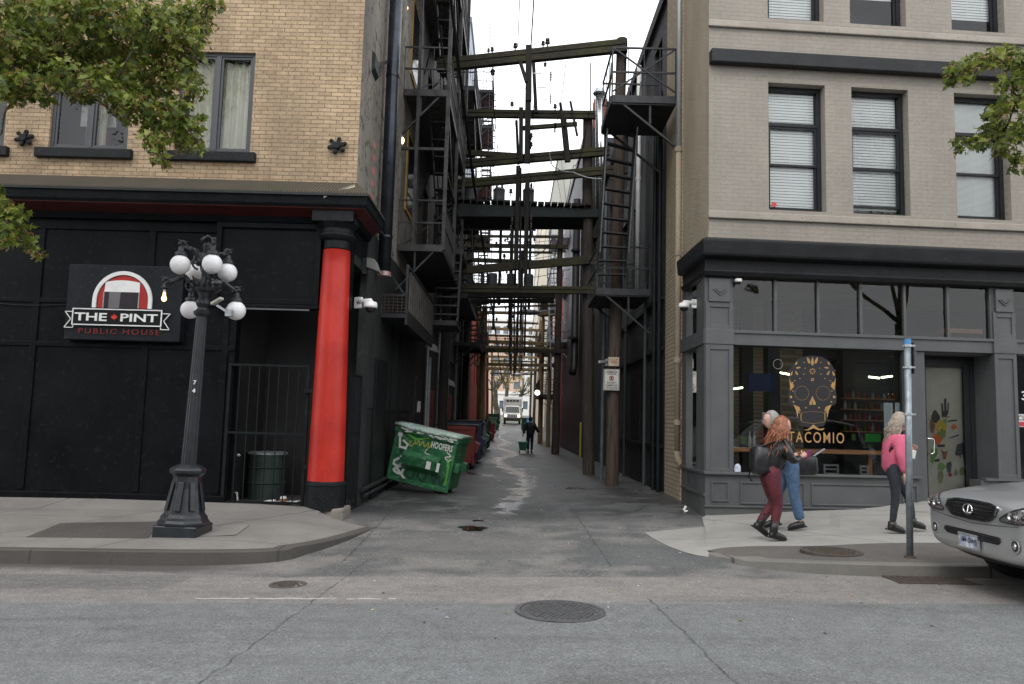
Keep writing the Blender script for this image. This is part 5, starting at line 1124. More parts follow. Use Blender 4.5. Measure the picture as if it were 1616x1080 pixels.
for (y, r_, z1_) in ((22.7, .05, 5), (23.3, .06, 3.4), (26.2, .06, 7), (30.1, .05, 5), (34.2, .06, 9)): mb = MB(); mb.tube([(XW+.1, y, .05), (XW+.1, y, z1_)], r_, 8); mb.build('conduit', M_STEEL, L2)
mb = MB(); q = Vector((XW+.06, 21.4, 1.75)); pts = [(0, 0), (.12, .3), (.2, .05), (.3, .28), (.36, .08), (.5, .3), (.45, .0), (.62, .22)]
for a, b in zip(pts, pts[1:]): mb.bar(q+Vector((0, -.3+a[0], a[1])), q+Vector((0, -.3+b[0], b[1])), .035, .01)
mb.build('chalk_tag', M_WHITED, L2)
for y, z in ((29.8, 3.0), (22.9, 3.7), (24.0, 4.4)):
    t = thing('alley_floodlight', {29.8: 'pale wall floodlight above the red shutter on the left wall', 22.9: 'small white floodlight on the left wall above the green dumpster', 24.0: 'white floodlight higher up beside the leaning left pole'}[y], 'floodlight', (XW+.1, y, z), 'floodlights on the alley walls')
    mb = MB(); mb.bar((XW, y, z), (XW+.2, y-.05, z+.02), .05); mb.build('arm', M_STEEL, t); mb = MB(); mb.hexa([(XW+.15, y-.2, z-.12), (XW+.4, y-.2, z-.2), (XW+.4, y+.1, z-.2), (XW+.15, y+.1, z-.12), (XW+.15, y-.2, z+.1), (XW+.35, y-.2, z+.0), (XW+.35, y+.1, z+.0), (XW+.15, y+.1, z+.1)]); mb.build('head', M_WHITED, t, bevel=.01)
# right side wall pieces
wall_panel(R2, 17.2, 18.3, .1, 2.6, M_BLK2, 'steel_door', 1); wall_panel(R2, 19.8, 21.2, .1, 2.9, M_BLK2, 'steel_door', 1)
for z in (1.1, 3.2, 4.3): mb = MB(); mb.box(X0-.09, X0, e2+13.3, 24.3, z, z+.07); mb.build('ledge', M_BLK2, R2)
M_DGP = mat('dull_green_pipe', (.04, .05, .05), .5)
for y, r_, a, b in ((18.7, .045, .1, 5.0), (22.0, .05, .1, 6)): mb = MB(); mb.tube([(X0-.1, y, a), (X0-.1, y, b)], r_, 8); mb.build('conduit', M_DGP, R2)
wpipe('drainpipe', 'white drainpipe on the dark wall behind the iron stair on the right', [(X0-.12, 19.9, 11), (X0-.12, 19.9, 4.9)], .06, mat('white_pipe', (.75, .75, .75), .4), joints=(.15, .5))
wall_panel(R3, 25.5, 27.2, .1, 2.8, M_DGREY, 'roller_door', 1, .06)
t = thing('steel_flue', 'shiny steel flue with a rain cap rising beside the upper right fire escape', 'flue', (2.98, 27, 8.5)); q0 = at(947, 330, 27); q1 = at(946, 150, 27)
mb = MB(); mb.tube([q0, q1], .15, 18); mb.build('pipe', mat('bright_steel', (.62, .63, .65), .22, .1, metal=.9), t, smooth=True); mb = MB(); mb.lathe(q1, [(.2, .0), (.24, .05), (.14, .22), (.02, .26)], 18); mb.build('rain_cap', M_STEEL, t)
q = at(947, 190, 31); mb = MB(); zc3 = at(947, 202, 31).z; mb.box(q.x-.25, q.x+.3, 31, 31.6, zc3, at(947, 156, 31).z); o = mb.build('brick_chimney', brick('chimney_brick', (.22, .05, .035), (.27, .07, .045), (.14, .05, .04), 'x')); tag(o, 'red brick chimney stack behind the steel flue', 'chimney')
mb = MB(); mb.box(q.x-.27, q.x+.32, 30.98, 31.62, 9, zc3-.003); mb.build('stack_base', M_DGREY, o)
mb = MB(); mb.tube([at(932, 250, 30), at(932, 100, 30)], .025, 6); tag(mb.build('antenna_mast', M_RUSTS), 'thin rusty mast standing left of the steel flue', 'mast')
# round vent hood and boxes on the navy wall
wpipe('vent_duct', 'fat dark duct ending in a round cowl on the navy wall', [(X0-.45, 36, 12), (X0-.45, 36, 4.1), (X0-.55, 35.8, 3.8)], .17, M_DSTEEL, 'duct', joints=(.3, .8))
# ================================================================= TIMBER POWER FRAMES
def wood(name, c, c2, axis='z', moss=0):
    m = NT(name); sc = {'z': (9, 9, .5), 'x': (.5, 9, 9)}[axis]
    f = m.noise(3.5, 6, sc3=sc, rough=.65); cc = m.mix(m.ramp(f, [(.35, 0.), (.68, 1.)]), c, c2)
    cc = m.mix(m.ramp(m.noise(1.7, 4, sc3=sc), [(.55, 0.), (.7, .6)]), cc, cl(c, .35))
    if moss: cc = m.mix(m.ramp(m.noise(1.5, 5), [(.5, 0.), (.68, .8)]), cc, (.06, .065, .018))
    m.set('Base Color', cc); m.set('Roughness', .88); m.bump(f, .7, .02); return m.mat
M_POLE = wood('pole_wood', (.032, .027, .022), (.085, .070, .056)); M_POLEB = wood('pole_wood_brown', (.036, .026, .021), (.10, .072, .055)); M_POLET = wood('pole_wood_tan', (.16, .12, .06), (.30, .22, .11))
M_BEAM = wood('beam_wood', (.022, .02, .015), (.06, .055, .036), 'x', 1); M_DTIM = wood('dark_timber', (.014, .013, .012), (.035, .032, .028))
M_INS = mat('insulator_brown', (.025, .016, .013), .25, .3); M_CAN = mat('transformer_grey', (.15, .16, .17), .5, .2, 4, .1); M_TDECK = mat('deck_black_green', (.010, .016, .016), .7, .3)
def pole(par, base, top, r0, r1, m_=None, name='pole'):
    mb = MB(); n = 10; base = Vector(base); top = Vector(top); pts = [base.lerp(top, i/n)+Vector((.012*math.sin(i*2.1), 0, 0)) for i in range(n+1)]
    mb.tube(pts, [lerp(r0, r1, i/n) for i in range(n+1)], 16); return mb.build(name, m_ or M_POLE, par, smooth=False)
def beam(par, p, q, w_, h_, m_=None, name='beam', split=False):
    p = Vector(p); q = Vector(q); mb = MB()
    if split:
        k = Vector((0, 0, h_*.27)); mb.bar(p+k, q+k, w_, h_*.44); mb.bar(p-k, q-k, w_, h_*.44); mb.bar(p, q, w_*.7, h_*.15)
    else: mb.bar(p, q, w_, h_)
    return mb.build(name, m_ or M_BEAM, par, bevel=.012)
def insulator(par, p, up=1, s=1.0):
    mb = MB(); p = Vector(p); mb.lathe(p, [(.015*s, 0), (.015*s, .08*s*up), (.05*s, .09*s*up), (.05*s, .12*s*up), (.03*s, .13*s*up), (.045*s, .15*s*up), (.04*s, .19*s*up), (.02*s, .2*s*up)], 10); return mb.build('insulator', M_INS, par)
def S2(r): return r
# frame 1: the sign pole at the right
p2b = atz(965, 768, .12); Yp2 = p2b.y
f1 = thing('power_frame', 'nearest timber power frame, top beam on the pole that carries the white signs', 'utility frame', (p2b.x, Yp2, .1), 'timber power frames across the alley')
pole(f1, (p2b.x, Yp2, -.2), at(981, 62, Yp2), .158, .13, M_POLEB)
b1r = at(990, 72, Yp2-.25); b1l = at(690, 104, Yp2+.9)
beam(f1, b1r, b1l, .16, .33, split=True)
for (u, v, up, s_) in ((780, 92, 1, 1.3), (774, 93, 1, 1.1), (817, 86, 1, 1.6), (861, 72, 1, 1.4), (868, 70, 1, 1.8), (782, 106, -1, 1.8), (865, 92, -1, 1.2)):
    t_ = (u-690)/300; q = b1l.lerp(b1r, t_); q.z += .16*up; insulator(f1, q, up, s_*.7)
# frame 2: the plain pole beyond
p1b = atz(929, 751, .1); Y1 = p1b.y
f2 = thing('power_frame', 'second timber power frame with stacked mossy beams and dark deck of transformers', 'utility frame', (p1b.x, Y1, .1), 'timber power frames across the alley')
pole(f2, (p1b.x, Y1, -.2), at(927, 184, Y1), .168, .14, M_POLE)
lp = at(697, 690, Y1+.6); pole(f2, (lp.x, lp.y, -.1), at(716, 165, Y1+.6), .15, .12, M_DTIM)
F = Y1-.22
beam(f2, at(940, 182, F), at(700, 179, F+.5), .14, .24, split=True)
beam(f2, at(911, 196, F-.1), at(822, 203, F), .12, .12)
b3r, b3l = at(962, 239, F), at(700, 262, F+.5); beam(f2, b3r, b3l, .16, .26, split=True)
beam(f2, at(824, 247, F+.4), at(700, 239, F+.6), .12, .16)
b4r, b4l = at(990, 267, F-.3), at(700, 293, F+.3); beam(f2, b4r, b4l, .15, .26, split=True)
b5r, b5l = at(944, 410, F), at(655, 433, F+.3); beam(f2, b5r, b5l, .16, .23)
b6r, b6l = at(940, 459, F), at(690, 456, F+.4); beam(f2, b6r, b6l, .16, .22, split=True)
beam(f2, at(876, 467, F+1.6), at(738, 466, F+1.6), .2, .16, M_DTIM); beam(f2, at(874, 475, F+2.4), at(742, 476, F+2.4), .14, .13, M_DTIM)
# transformer deck
dz0 = at(830, 337, F+.2).z; xa, xb = at(722, 335, F+.2).x, at(944, 337, F+.2).x
mb = MB(); mb.hexa([(xa, F+.0, dz0-.2), (xb, F+.0, dz0-.12), (xb, F+1.5, dz0-.12), (xa, F+1.5, dz0-.2), (xa, F+.0, dz0+.2), (xb, F+.0, dz0+.13), (xb, F+1.5, dz0+.13), (xa, F+1.5, dz0+.2)]); mb.build('deck', M_TDECK, f2, bevel=.02)
mb = MB(); x = xa
while x < xb-.35: mb.box(x, x+.17, F-.1, F+1.6, dz0+.27+.02*math.sin(x*7)-(x-xa)*.02, dz0+.33-(x-xa)*.02); x += .195
mb.build('deck_planks', M_DTIM, f2)
for u in (743, 788, 834):
    q = at(u, 306, F+.9); mb = MB(); r_ = .17; mb.lathe((q.x, q.y, dz0+.33), [(r_, 0), (r_, .52), (r_+.01, .53), (r_+.01, .56), (r_*.9, .6)], 18); c_ = mb.build('transformer_can', M_CAN, f2)
    mb = MB(); mb.lathe((q.x-.08, q.y, dz0+.93), [(.03, 0), (.045, .05), (.03, .08), (.04, .12), (.02, .2)], 8); mb.lathe((q.x+.08, q.y, dz0+.93), [(.03, 0), (.045, .05), (.03, .08), (.04, .12), (.02, .2)], 8); mb.build('bushings', M_INS, c_)
z_b6 = at(800, 452, F+1.6).z
for u in (777, 807, 834):
    q = at(u, 452, F+1.9); mb = MB(); r_ = .15; mb.lathe((q.x, q.y, z_b6), [(r_, 0), (r_, .40), (r_*.9, .44)], 16); mb.build('transformer_can', M_CAN, f2)
# hanging timbers in the middle
def hang(par, u0, v0, u1, v1, w_, Y, n='hanging_timber', m_=None): beam(par, at(u0, v0, Y), at(u1, v1, Y), w_, w_*.8, m_ or M_DTIM, n)
hang(f1, 834.5, 72, 834, 160, .15, Yp2-.3)
hang(f2, 834, 120, 832, 258, .17, F-.15); hang(f2, 822.5, 170, 822, 256, .12, F-.2); hang(f2, 815, 190, 818, 260, .08, F+.3)
hang(f2, 818, 262, 814, 425, .13, F-.1); hang(f2, 833, 275, 829, 432, .13, F-.15); hang(f2, 822, 265, 821, 452, .05, F)
hang(f2, 804, 470, 805, 585, .05, F+2.3); hang(f2, 812, 452, 811, 600, .05, F+2.2); hang(f2, 814, 340, 813, 462, .07, F+1.5)
hang(f2, 889, 186, 896, 256, .17, F-.1); hang(f2, 884, 162, 890, 200, .08, F-.2); hang(f2, 900, 160, 911, 215, .08, F-.2)
hang(f1, 820, 95, 831, 130, .1, Yp2-.35); hang(f2, 842, 100, 846, 178, .1, F-.2)
# racks and insulator strings beside the timbers
mb = MB()
for (u, v, w_, h_) in ((842, 94, 12, 22), (848, 138, 13, 20)):
    a, b, c_, d_ = at(u, v, F-.25), at(u+w_, v, F-.25), at(u+w_, v+h_, F-.25), at(u, v+h_, F-.25)
    for p_, q_ in ((a, b), (b, c_), (c_, d_)): mb.bar(p_, q_, .025)
mb.build('switch_rack', M_STEEL, f2)
for (u, v, up) in ((808, 172, 1), (876, 176, 1), (838, 222, 1), (838, 236, 1), (808, 355, 1), (806, 368, 1), (806, 380, 1), (838, 352, 1), (838, 364, 1), (839, 376, 1), (804, 392, 1), (834, 392, 1), (818, 276, 1), (806, 310, 1)): insulator(f2, at(u, v, F-.25), up, 1.1)
mb = MB()
for (u, v) in ((869, 115), (869, 150), (876, 195)):
    a = at(u, v, F-.2)
    for k in range(6): mb.ball(a-Vector((0, 0, .05*k)), .035, 8, 5, (1, 1, .5))
mb.build('insulator_string', M_INS, f2)
# frames further down
def far_frame(Y, xr, xl, ztop, zs_, label, mp=None, beam_m=None, hangs=3):
    t = thing('power_frame', label, 'utility frame', (xr, Y, G(xr, Y)), 'timber power frames across the alley')
    pole(t, (xr, Y, G(xr, Y)-.3), (xr+.05, Y, ztop), .19 if Y < 45 else .13, .12, mp)
    pole(t, (xl, Y, G(xl, Y)-.3), (xl-.03-(.25 if Y > 45 else 0), Y, ztop-.4), .17 if Y < 45 else .11, .10, M_DTIM if Y < 45 else mp)
    for k, z in enumerate(zs_): beam(t, (xr+.4, Y-.2, z), (xl-.4, Y-.2, z+.08*math.sin(k*3+Y)), .14, .2, beam_m)
    for k in range(hangs):
        x = -.2+.35*k; beam(t, (x, Y-.35, min(zs_)-.3), (x+.02, Y-.35, ztop-.6), .09, .09, M_DTIM, 'hanging_timber')
        for z in zs_: insulator(t, (x-.35, Y-.2, z+.1), 1, 1.2)
    return t
p3 = atz(876, 718, .05)
far_frame(p3.y, p3.x, -2.25, 11.6, (9.9, 9.1, 4.9), 'third timber power frame, dark poles either side where the person walks')
far_frame(48, 2.2, -2.0, 9.8, (8.2, 6.3, 5.0), 'fourth timber power frame, with pale green crossarms', M_POLET, M_POLET)
far_frame(59, 2.1, -2.1, 9.6, (8.4, 7.0, 5.4), 'fifth timber power frame, tan poles in front of the red wall', M_POLET, M_POLET)
far_frame(72, 2.0, -2.2, 10, (8.8, 7.4, 6.2), 'sixth timber power frame, two beams just before the truck', M_POLEB, M_POLET)
far_frame(88, 2.0, -2.2, 10.4, (9.4, 8.2, 6.8), 'farthest timber power frame, behind the truck', M_POLEB, M_BEAM, 2)
# extra single poles
for (u, v, z, lab) in ((852, 697, .2, 'tan wooden pole against the red wall on the right of the alley'), ):
    q = atz(u, v, z); mb = MB(); mb.tube([(q.x, q.y, z-.3), (q.x, q.y, 8.6)], .17, 12); tag(mb.build('wooden_pole', M_POLET), lab, 'pole')
mb = MB(); q = at(757, 675, 44); mb.tube([(q.x, 44, -.2), (q.x+.1, 44, 8.0)], .16, 12); tag(mb.build('wooden_pole', M_POLET), 'tan wooden pole in front of the bright red building on the left', 'pole')
# ---- signs on the near pole
r_ = px_rect(952.5, 583, 977.5, 616.5, Yp2-.2); M_SIGNW = mat('sign_white', (.55, .54, .51), .5, .12, 9, .05)
t = thing('parking_sign', 'white sign with a red ring on the pole, COMMERCIAL LOADING', 'sign', ((r_[0]+r_[1])/2, Yp2-.2, r_[2]))
mb = MB(); mb.box(r_[0], r_[1], Yp2-.21, Yp2-.19, r_[2], r_[3]); mb.build('plate', M_SIGNW, t, bevel=.004)
mb = MB(); frame_rect(mb, r_[0]+.012, r_[1]-.012, Yp2-.214, Yp2-.21, r_[2]+.012, r_[3]-.012, .008)
W_ = r_[1]-r_[0]; H_ = r_[3]-r_[2]
for k, (tx, a, b) in enumerate((('COMMERCIAL', .09, .17), ('LOADING', .19, .26), ('EXCEPT', .60, .68), ('COMMERCIAL', .72, .80), ('VEHICLES', .84, .92))):
    m_in = .12 if len(tx) > 7 else .22; put_text(mb, tx, r_[0]+W_*m_in, r_[1]-W_*m_in, r_[3]-H_*b, r_[3]-H_*a, Yp2-.213, .01, depth=.001)
mb.build('sign_text', M_INK, t)
cxs, czs = (r_[0]+r_[1])/2, r_[3]-H_*.42
mb = MB(); mb.tube([(cxs+.05*math.cos(i*math.pi/12), Yp2-.215, czs+.05*math.sin(i*math.pi/12)) for i in range(25)], .009, 6); mb.bar((cxs-.035, Yp2-.215, czs+.035), (cxs+.035, Yp2-.215, czs-.035), .014, .004); mb.build('ring', mat('sign_ring_red', (.4, .03, .03), .5), t)
mb = MB(); mb.box(cxs-.02, cxs+.02, Yp2-.2135, Yp2-.211, czs-.025, czs+.025); mb.build('pictogram', M_INK, t)
r_ = px_rect(960, 564, 977, 578, Yp2-.2); t = thing('number_plate', 'small cream plate with red numbers 1660 above the parking sign', 'sign', ((r_[0]+r_[1])/2, Yp2-.2, r_[2]))
mb = MB(); mb.box(r_[0], r_[1], Yp2-.21, Yp2-.19, r_[2], r_[3]); mb.build('plate', mat('cream_plate', (.50, .46, .34), .6, .2, 9), t, bevel=.003)
mb = MB(); put_text(mb, '1660', r_[0]+.03, r_[1]-.02, r_[2]+.06, r_[3]-.03, Yp2-.213, .01, depth=.001); mb.build('digits', mat('faded_red', (.35, .1, .07), .6), t)
t_ = thing('conduit_riser', 'grey steel conduit rising between the two near poles on the right', 'pipe', at(949, 745, 20.4)); q = at(949, 745, 20.4); q2 = at(957, 300, 20.4)
mb = MB(); mb.tube([(q.x, 20.4, .05), (q2.x, 20.4, q2.z)], .05, 10); mb.build('tube', mat('grey_conduit', (.11, .13, .14), .45, .2, metal=.3), t_)
q = at(951, 572, 20.2); t = thing('security_camera', 'white bullet security camera between the two near wooden poles', 'security camera', q); mb = MB(); mb.bar(q+Vector((-.1, -.1, -.0)), q+Vector((.12, .1, .03)), .07); mb.build('body', M_WHITE, t, bevel=.01); mb = MB(); mb.bar(q+Vector((.1, .1, -.08)), q+Vector((.12, .12, .1)), .06); mb.build('mount', M_WHITE, t)
# boxes on the pole foot: yellow guard strip, posters
mb = MB(); q = atz(918, 725, .1); mb.box(q.x-.02, q.x+.06, q.y+1, q.y+1.05, .1, 1.6); tag(mb.build('yellow_guard', mat('yellow_guard_m', (.4, .33, .02), .6)), 'thin yellow guard strip on the wall left of the thick pole', 'guard')
# ---- cables
def cable(pts, r, label, grp='overhead cables', m_=None, sag=0, n=14):
    P_ = [Vector(p) for p in pts]; out = []
    for a, b in zip(P_, P_[1:]):
        for i in range(n): t_ = i/n; q = a.lerp(b, t_); q.z -= sag*4*t_*(1-t_); out.append(q)
    out.append(P_[-1]); mb = MB(); mb.tube(out, r, 6); return tag(mb.build('overhead_cable', m_ or M_CABLE), label, 'cable', grp)
M_CABLE = mat('cable_black', (.012, .012, .013), .5)
cable([at(775, 80, Yp2), (-.75, 12, 11.9), (-1.2, -6, 12.6)], .006, 'thin wire dropping to the top beam above the fire escape', None)
cable([at(817, 74, Yp2), (.0, 12, 11.9), (.1, -6, 12.6)], .010, 'straight wire meeting the top beam left of its middle timber', None)
cable([at(838, 72, Yp2), (.3, 12, 11.9), (.2, -6, 12.6)], .016, 'thick pair of bluish cables meeting the top beam at its middle timber', None, mat('cable_blue', (.06, .09, .12), .5))
cable([at(868, 60, Yp2), (.85, 12, 11.9), (1.4, -6, 12.6)], .006, 'thin wire meeting the top beam right of its middle', None)
cable([at(704, -60, 12.9), at(745, 270, 20.5), at(770, 440, 30), at(792, 600, 60)], .035, 'thick black cable bundle slanting down along the left fire escape', None)
cable([at(680, -40, 13.4), at(722, 235, 20), at(752, 440, 34), at(775, 560, 60)], .014, 'thinner black cable left of the thick bundle', None)
cable([at(782, 112, Yp2), at(808, 170, Y1)], .006, 'short wire from the top beam down to the second beam', None)
cable([at(868, 95, Yp2), at(876, 168, Y1)], .006, 'short wire right of the middle timbers', None)
cable([at(784, 110, Yp2), at(812, 133, Yp2+1), at(834, 135, Yp2+1.5)], .006, 'curved jumper wire left of the middle timber', None, sag=.12)
cable([at(867, 240, F), at(872, 262, F-.2), at(905, 272, F-.5), at(950, 282, F-.8), at(954, 330, F-1)], .016, 'pale cable looping along the fourth mossy beam', None, M_STEEL, sag=.06)
cable([at(868, 340, F), at(868, 385, F+3), at(830, 405, F+3)], .014, 'black cable looping below the transformer deck on the right', None, sag=.15)
rows_ = [(-.9, 5.6), (-.5, 5.9), (-.1, 5.5), (.2, 6.1), (.7, 5.7), (1.2, 6.3), (-1.3, 6.6), (.0, 7.5), (.5, 8.3)]
for k, (x, z) in enumerate(rows_):
    c_ = [(x, Y1+.2, z+.6)]+[(x*.9+.15*math.sin(k*2+j), yy_, z+G(0, yy_)*.6+.3*math.sin(j+k)) for j, yy_ in enumerate((p3.y, 48, 59, 72, 88))]
    o = cable(c_, .010, 'black cable running down the alley, '+('low left', 'low, left of centre', 'lowest at the centre', 'low, just right of centre', 'low right', 'low far right', 'mid height at far left', 'upper centre', 'highest, right of centre')[k], 'long cables strung down the alley', sag=.3, n=8)
random.seed(11)
for k, (u0, v0, u1, v1, y0_, y1_) in enumerate(((760, 375, 880, 378, 34, 34), (747, 345, 880, 350, 30, 32), (752, 410, 878, 402, 38, 37), (770, 500, 860, 492, 44, 46), (770, 515, 850, 522, 50, 50), (760, 560, 850, 556, 44, 50), (765, 585, 845, 590, 60, 62), (745, 440, 900, 425, 27, 29), (765, 540, 905, 520, 40, 40), (768, 600, 850, 585, 62, 50))):
    cable([at(u0, v0, y0_), at(u1, v1, y1_)], .012, 'black wire crossing the alley '+('just under the transformer deck', 'right behind the deck beam', 'above the long mossy fifth beam', 'level with the grey lamp head', 'just below the grey lamp head', 'at the left dark balcony', 'far off, under the small pale lamp', 'steeply through the second row of cans', 'from the red building to the navy wall', 'lowest, above the truck')[k], 'service wires crossing the alley', sag=.18)
# extra crossarms, racks and wires that fill the space between the frames
for k, (u0, v0, u1, v1, Y_, w_, lab) in enumerate(((742, 548, 885, 551, 41, .16, 'dark crossarm with pale lamps below it in the middle distance'), (722, 236, 700, 236, 24, .1, 'short timber stub on the left wall level with the third beam'),
        (740, 373, 886, 374, 33, .10, 'thin crossarm just below the transformer deck'), (742, 397, 872, 399, 34, .09, 'second thin crossarm below the transformer deck'), (760, 508, 850, 511, 46, .1, 'greenish crossarm above the pale lamp'), (758, 529, 850, 532, 47, .12, 'tan crossarm just above the long dark one'), (748, 486, 880, 482, 36, .08, 'thin iron bar under the lowest mossy beam'))):
    mb = MB(); mb.bar(at(u0, v0, Y_), at(u1, v1, Y_), w_, w_*1.1); o = mb.build('crossarm', M_POLET if 'tan' in lab or 'greenish' in lab else M_BEAM); tag(o, lab, 'crossarm', 'loose crossarms over the alley')
for k, (x, z0_, z1_, Y_) in enumerate(((-.55, 5.5, 8.6, 26.5), (-.2, 5.0, 9.5, 29), (.25, 5.2, 8.4, 31), (.5, 5.6, 9.8, 28), (-.9, 5.4, 7.8, 33))):
    t = thing('cable_rack', 'upright black timber rack of insulators behind the deck, '+('left of centre', 'just left of the middle', 'just right of the middle', 'right of centre', 'far left')[k], 'insulator rack', (x, Y_, z0_), 'insulator racks behind the deck')
    mb = MB(); mb.bar((x, Y_, z0_), (x, Y_, z1_), .10, .10); mb.build('upright', M_DTIM, t)
    mb = MB(); mb.bar((x-1.3, Y_-.06, z1_-.5), (x+1.2, Y_-.06, z1_-.45), .09, .10); mb.build('crossarm', M_BEAM, t)
    z = z0_+.3
    while z < z1_-.7: insulator(t, (x+.14*(1 if int(z*3) % 2 else -1), Y_-.1, z), 1, 1.0); z += .42
random.seed(77)
ORD = ('leftmost', 'second from left', 'third from left', 'fourth from left', 'fifth from left', 'sixth from left', 'seventh from left', 'eighth from left', 'eighth from right', 'seventh from right', 'sixth from right', 'fifth from right', 'fourth from right', 'third from right', 'second from right', 'rightmost')
for k, u in enumerate(sorted(random.choice([random.uniform(765, 800), random.uniform(800, 835), random.uniform(845, 885)]) for _ in range(16))):
    v0 = random.uniform(150, 420); v1 = v0+random.uniform(60, 170); Y_ = random.uniform(22, 30)
    cable([at(u, v0, Y_), at(u+random.uniform(-22, 22), v1, Y_+random.uniform(0, 8))], .007, 'thin drop wire between the timber frames, '+ORD[k], 'thin drop wires between the frames', sag=.0 if k % 3 else .25, n=8)
for k, (x, z, a) in enumerate(((-1.55, 9.6, .25), (-.7, 10.2, .4), (.35, 9.9, .5), (1.1, 10.4, .35), (1.7, 9.2, .4))):
    cable([(x, Yp2, z), (x*.95, Y1, z-.1), (x*.9, p3.y, z-.9), (x*.9, 48, z-1.6)], .009, 'sagging cable from the nearest frame back over the deck, '+('far left', 'left', 'middle', 'right', 'far right')[k], 'sagging cables between the first frames', sag=a, n=8)
for k, (u, v, Y_) in enumerate(((731, 335, 24), (727, 300, 24.5), (735, 350, 24))):
    pass
mb = MB(); c0 = at(730, 345, 22.9)
for k in range(7): mb.tube([c0+Vector((.32*math.cos(i*.42+k)*(.7+.08*k), .1*math.sin(i+k), .34*math.sin(i*.42+k*.6)*(.6+.07*k))) for i in range(16)], .012, 5)
tag(mb.build('cable_coil', M_CABLE), 'tangled coil of black cable hung beside the left end of the deck', 'cable coil')
# alley luminaires
def luminaire(u, v, Y, s, label, m_):
    q = at(u, v, Y); t = thing('alley_lamp', label, 'alley lamp', q, 'lamps over the alley'); mb = MB(); mb.ball(q, .3*s, 16, 8, (1.1, .5, .3)); mb.build('head', m_, t, smooth=True); mb = MB(); mb.tube([q+Vector((.25*s, 0, .03)), q+Vector((.9*s, .3, .25))], .03, 6); mb.build('arm', M_STEEL, t); return t
luminaire(835, 493, 38, 1.6, 'long grey lamp head hanging over the middle of the alley', M_CAN)
luminaire(803, 558, 46, .8, 'small pale lamp head under the dark fourth beam', M_WHITED)
luminaire(815, 591, 62, 1.3, 'white lamp head far down the alley above the truck', M_WHITE)
q = at(848, 620, 50); q.x = min(q.x, X0-.4); t = thing('globe_light', 'round lit white wall light on the red building at right', 'wall light', q); mb = MB(); mb.ball(q, .17, 14, 10); mb.build('bulb', emit('cold_bulb', (1, .97, .92), 2.5), t, smooth=True); mb = MB(); mb.tube([q, (X0, 50.3, q.z+.15)], .025, 6); mb.build('arm', M_DSTEEL, t)

# ================================================================= FIRE ESCAPES
def fire_escape(label, xw, xo, y0, y1, zs_, grp='iron fire escapes on the alley walls', m_=None, rail=1.0, stairs=True, dense=.14, flip=0, xbrace=False, post=False):
    m_ = m_ or M_DSTEEL; t = thing('fire_escape', label, 'fire escape', (xw, (y0+y1)/2, zs_[0]), grp); sx = 1 if xo > xw else -1
    lo, hi = min(xw, xo), max(xw, xo)
    for k, z in enumerate(zs_):
        mb = MB(); y = y0
        mb.box(lo, hi, y0-.05, y0, z-.14, z+.01); mb.box(lo, hi, y1, y1+.05, z-.14, z+.01); mb.box(xo-.03, xo+.03, y0+.001, y1-.001, z-.14, z+.012)
        while y < y1: mb.box(lo, hi-.0, y, y+.05, z-.03, z); y += .075
        po = mb.build('platform', m_, t)
        mb = MB()
        for zz_ in (z+rail*.5, z+rail): mb.bar((xo, y0, zz_), (xo, y1, zz_), .035); mb.bar((xw, y0, zz_), (xo, y0, zz_), .035); mb.bar((xw, y1, zz_), (xo, y1, zz_), .035)
        y = y0
        while y <= y1: mb.bar((xo, y, z), (xo, y, z+rail), .014); y += dense
        n = max(1, int(abs(xo-xw)/.3))
        for i in range(n+1):
            x = lerp(xw, xo, i/n); mb.bar((x, y0, z), (x, y0, z+rail), .03 if i in (0, n) else .014); mb.bar((x, y1, z), (x, y1, z+rail), .02)
        if xbrace:
            mb.bar((xw, y0-.01, z+.1), (xo, y0-.01, z+rail), .03); mb.bar((xw, y0+.01, z+rail), (xo, y0+.01, z+.1), .03)
        mb.build('railing', m_, t)
        for y in (y0+.02, y1-.02):
            mb = MB(); mb.bar((xo-sx*.15, y, z-.1), (xw, y, z-1.0), .06, .04); mb.bar((xo-sx*.6*abs(xo-xw), y, z-.1), (xo-sx*.6*abs(xo-xw), y, z-.55), .04); mb.build('bracket', m_, t)
    if stairs:
        for a, b in zip(zs_, zs_[1:]):
            st = MB(); ya, yb = (y0+.5, y1-.3); xs0 = lerp(xw, xo, .5)+.0; xs1 = xo-sx*.05; nT = 11
            x_a, x_b = min(xs0, xs1), max(xs0, xs1)
            P0 = Vector((0, yb if not flip else ya, a)); P1 = Vector((0, ya+.3 if not flip else yb-.3, b))
            for x in (x_a, x_b): st.bar((x, P0.y, P0.z), (x, P1.y, P1.z), .03, .17); st.bar((x, P0.y, P0.z+.85), (x, P1.y, P1.z+.85), .03)
            for i in range(1, nT+1): q = P0.lerp(P1, i/(nT+1)); st.box(x_a, x_b, q.y-.11, q.y+.11, q.z-.015, q.z+.012)
            st.build('stair', m_, t)
    if post:
        for y in (y0, (y0+y1)/2, y1):
            mb = MB(); mb.bar((xo+sx*.02, y, zs_[0]-.1), (xo+sx*.02, y, zs_[-1]+rail), .08); mb.build('post', m_, t)
        mb = MB(); mb.bar((lerp(xw, xo, .35), y0-.02, zs_[0]), (lerp(xw, xo, .35), y0-.02, zs_[-1]+1), .07); mb.build('post', m_, t)
    return t
M_FES = mat('old_grey_steel', (.028, .028, .029), .55, .45, 6, .3, 60, c2=(.065, .062, .060), metal=.3)
z_a = at(655, 387, 16.8).z; z_b = at(660, 143, 16.8).z; dzf = z_b-z_a
fe = fire_escape('big dark iron fire escape zigzagging up the left wall beside the blue duct', XW, -1.62, 16.8, 22.4, [z_a, z_b, z_b+dzf, z_b+2*dzf], m_=M_FES, post=True, dense=.10)
mb = MB()
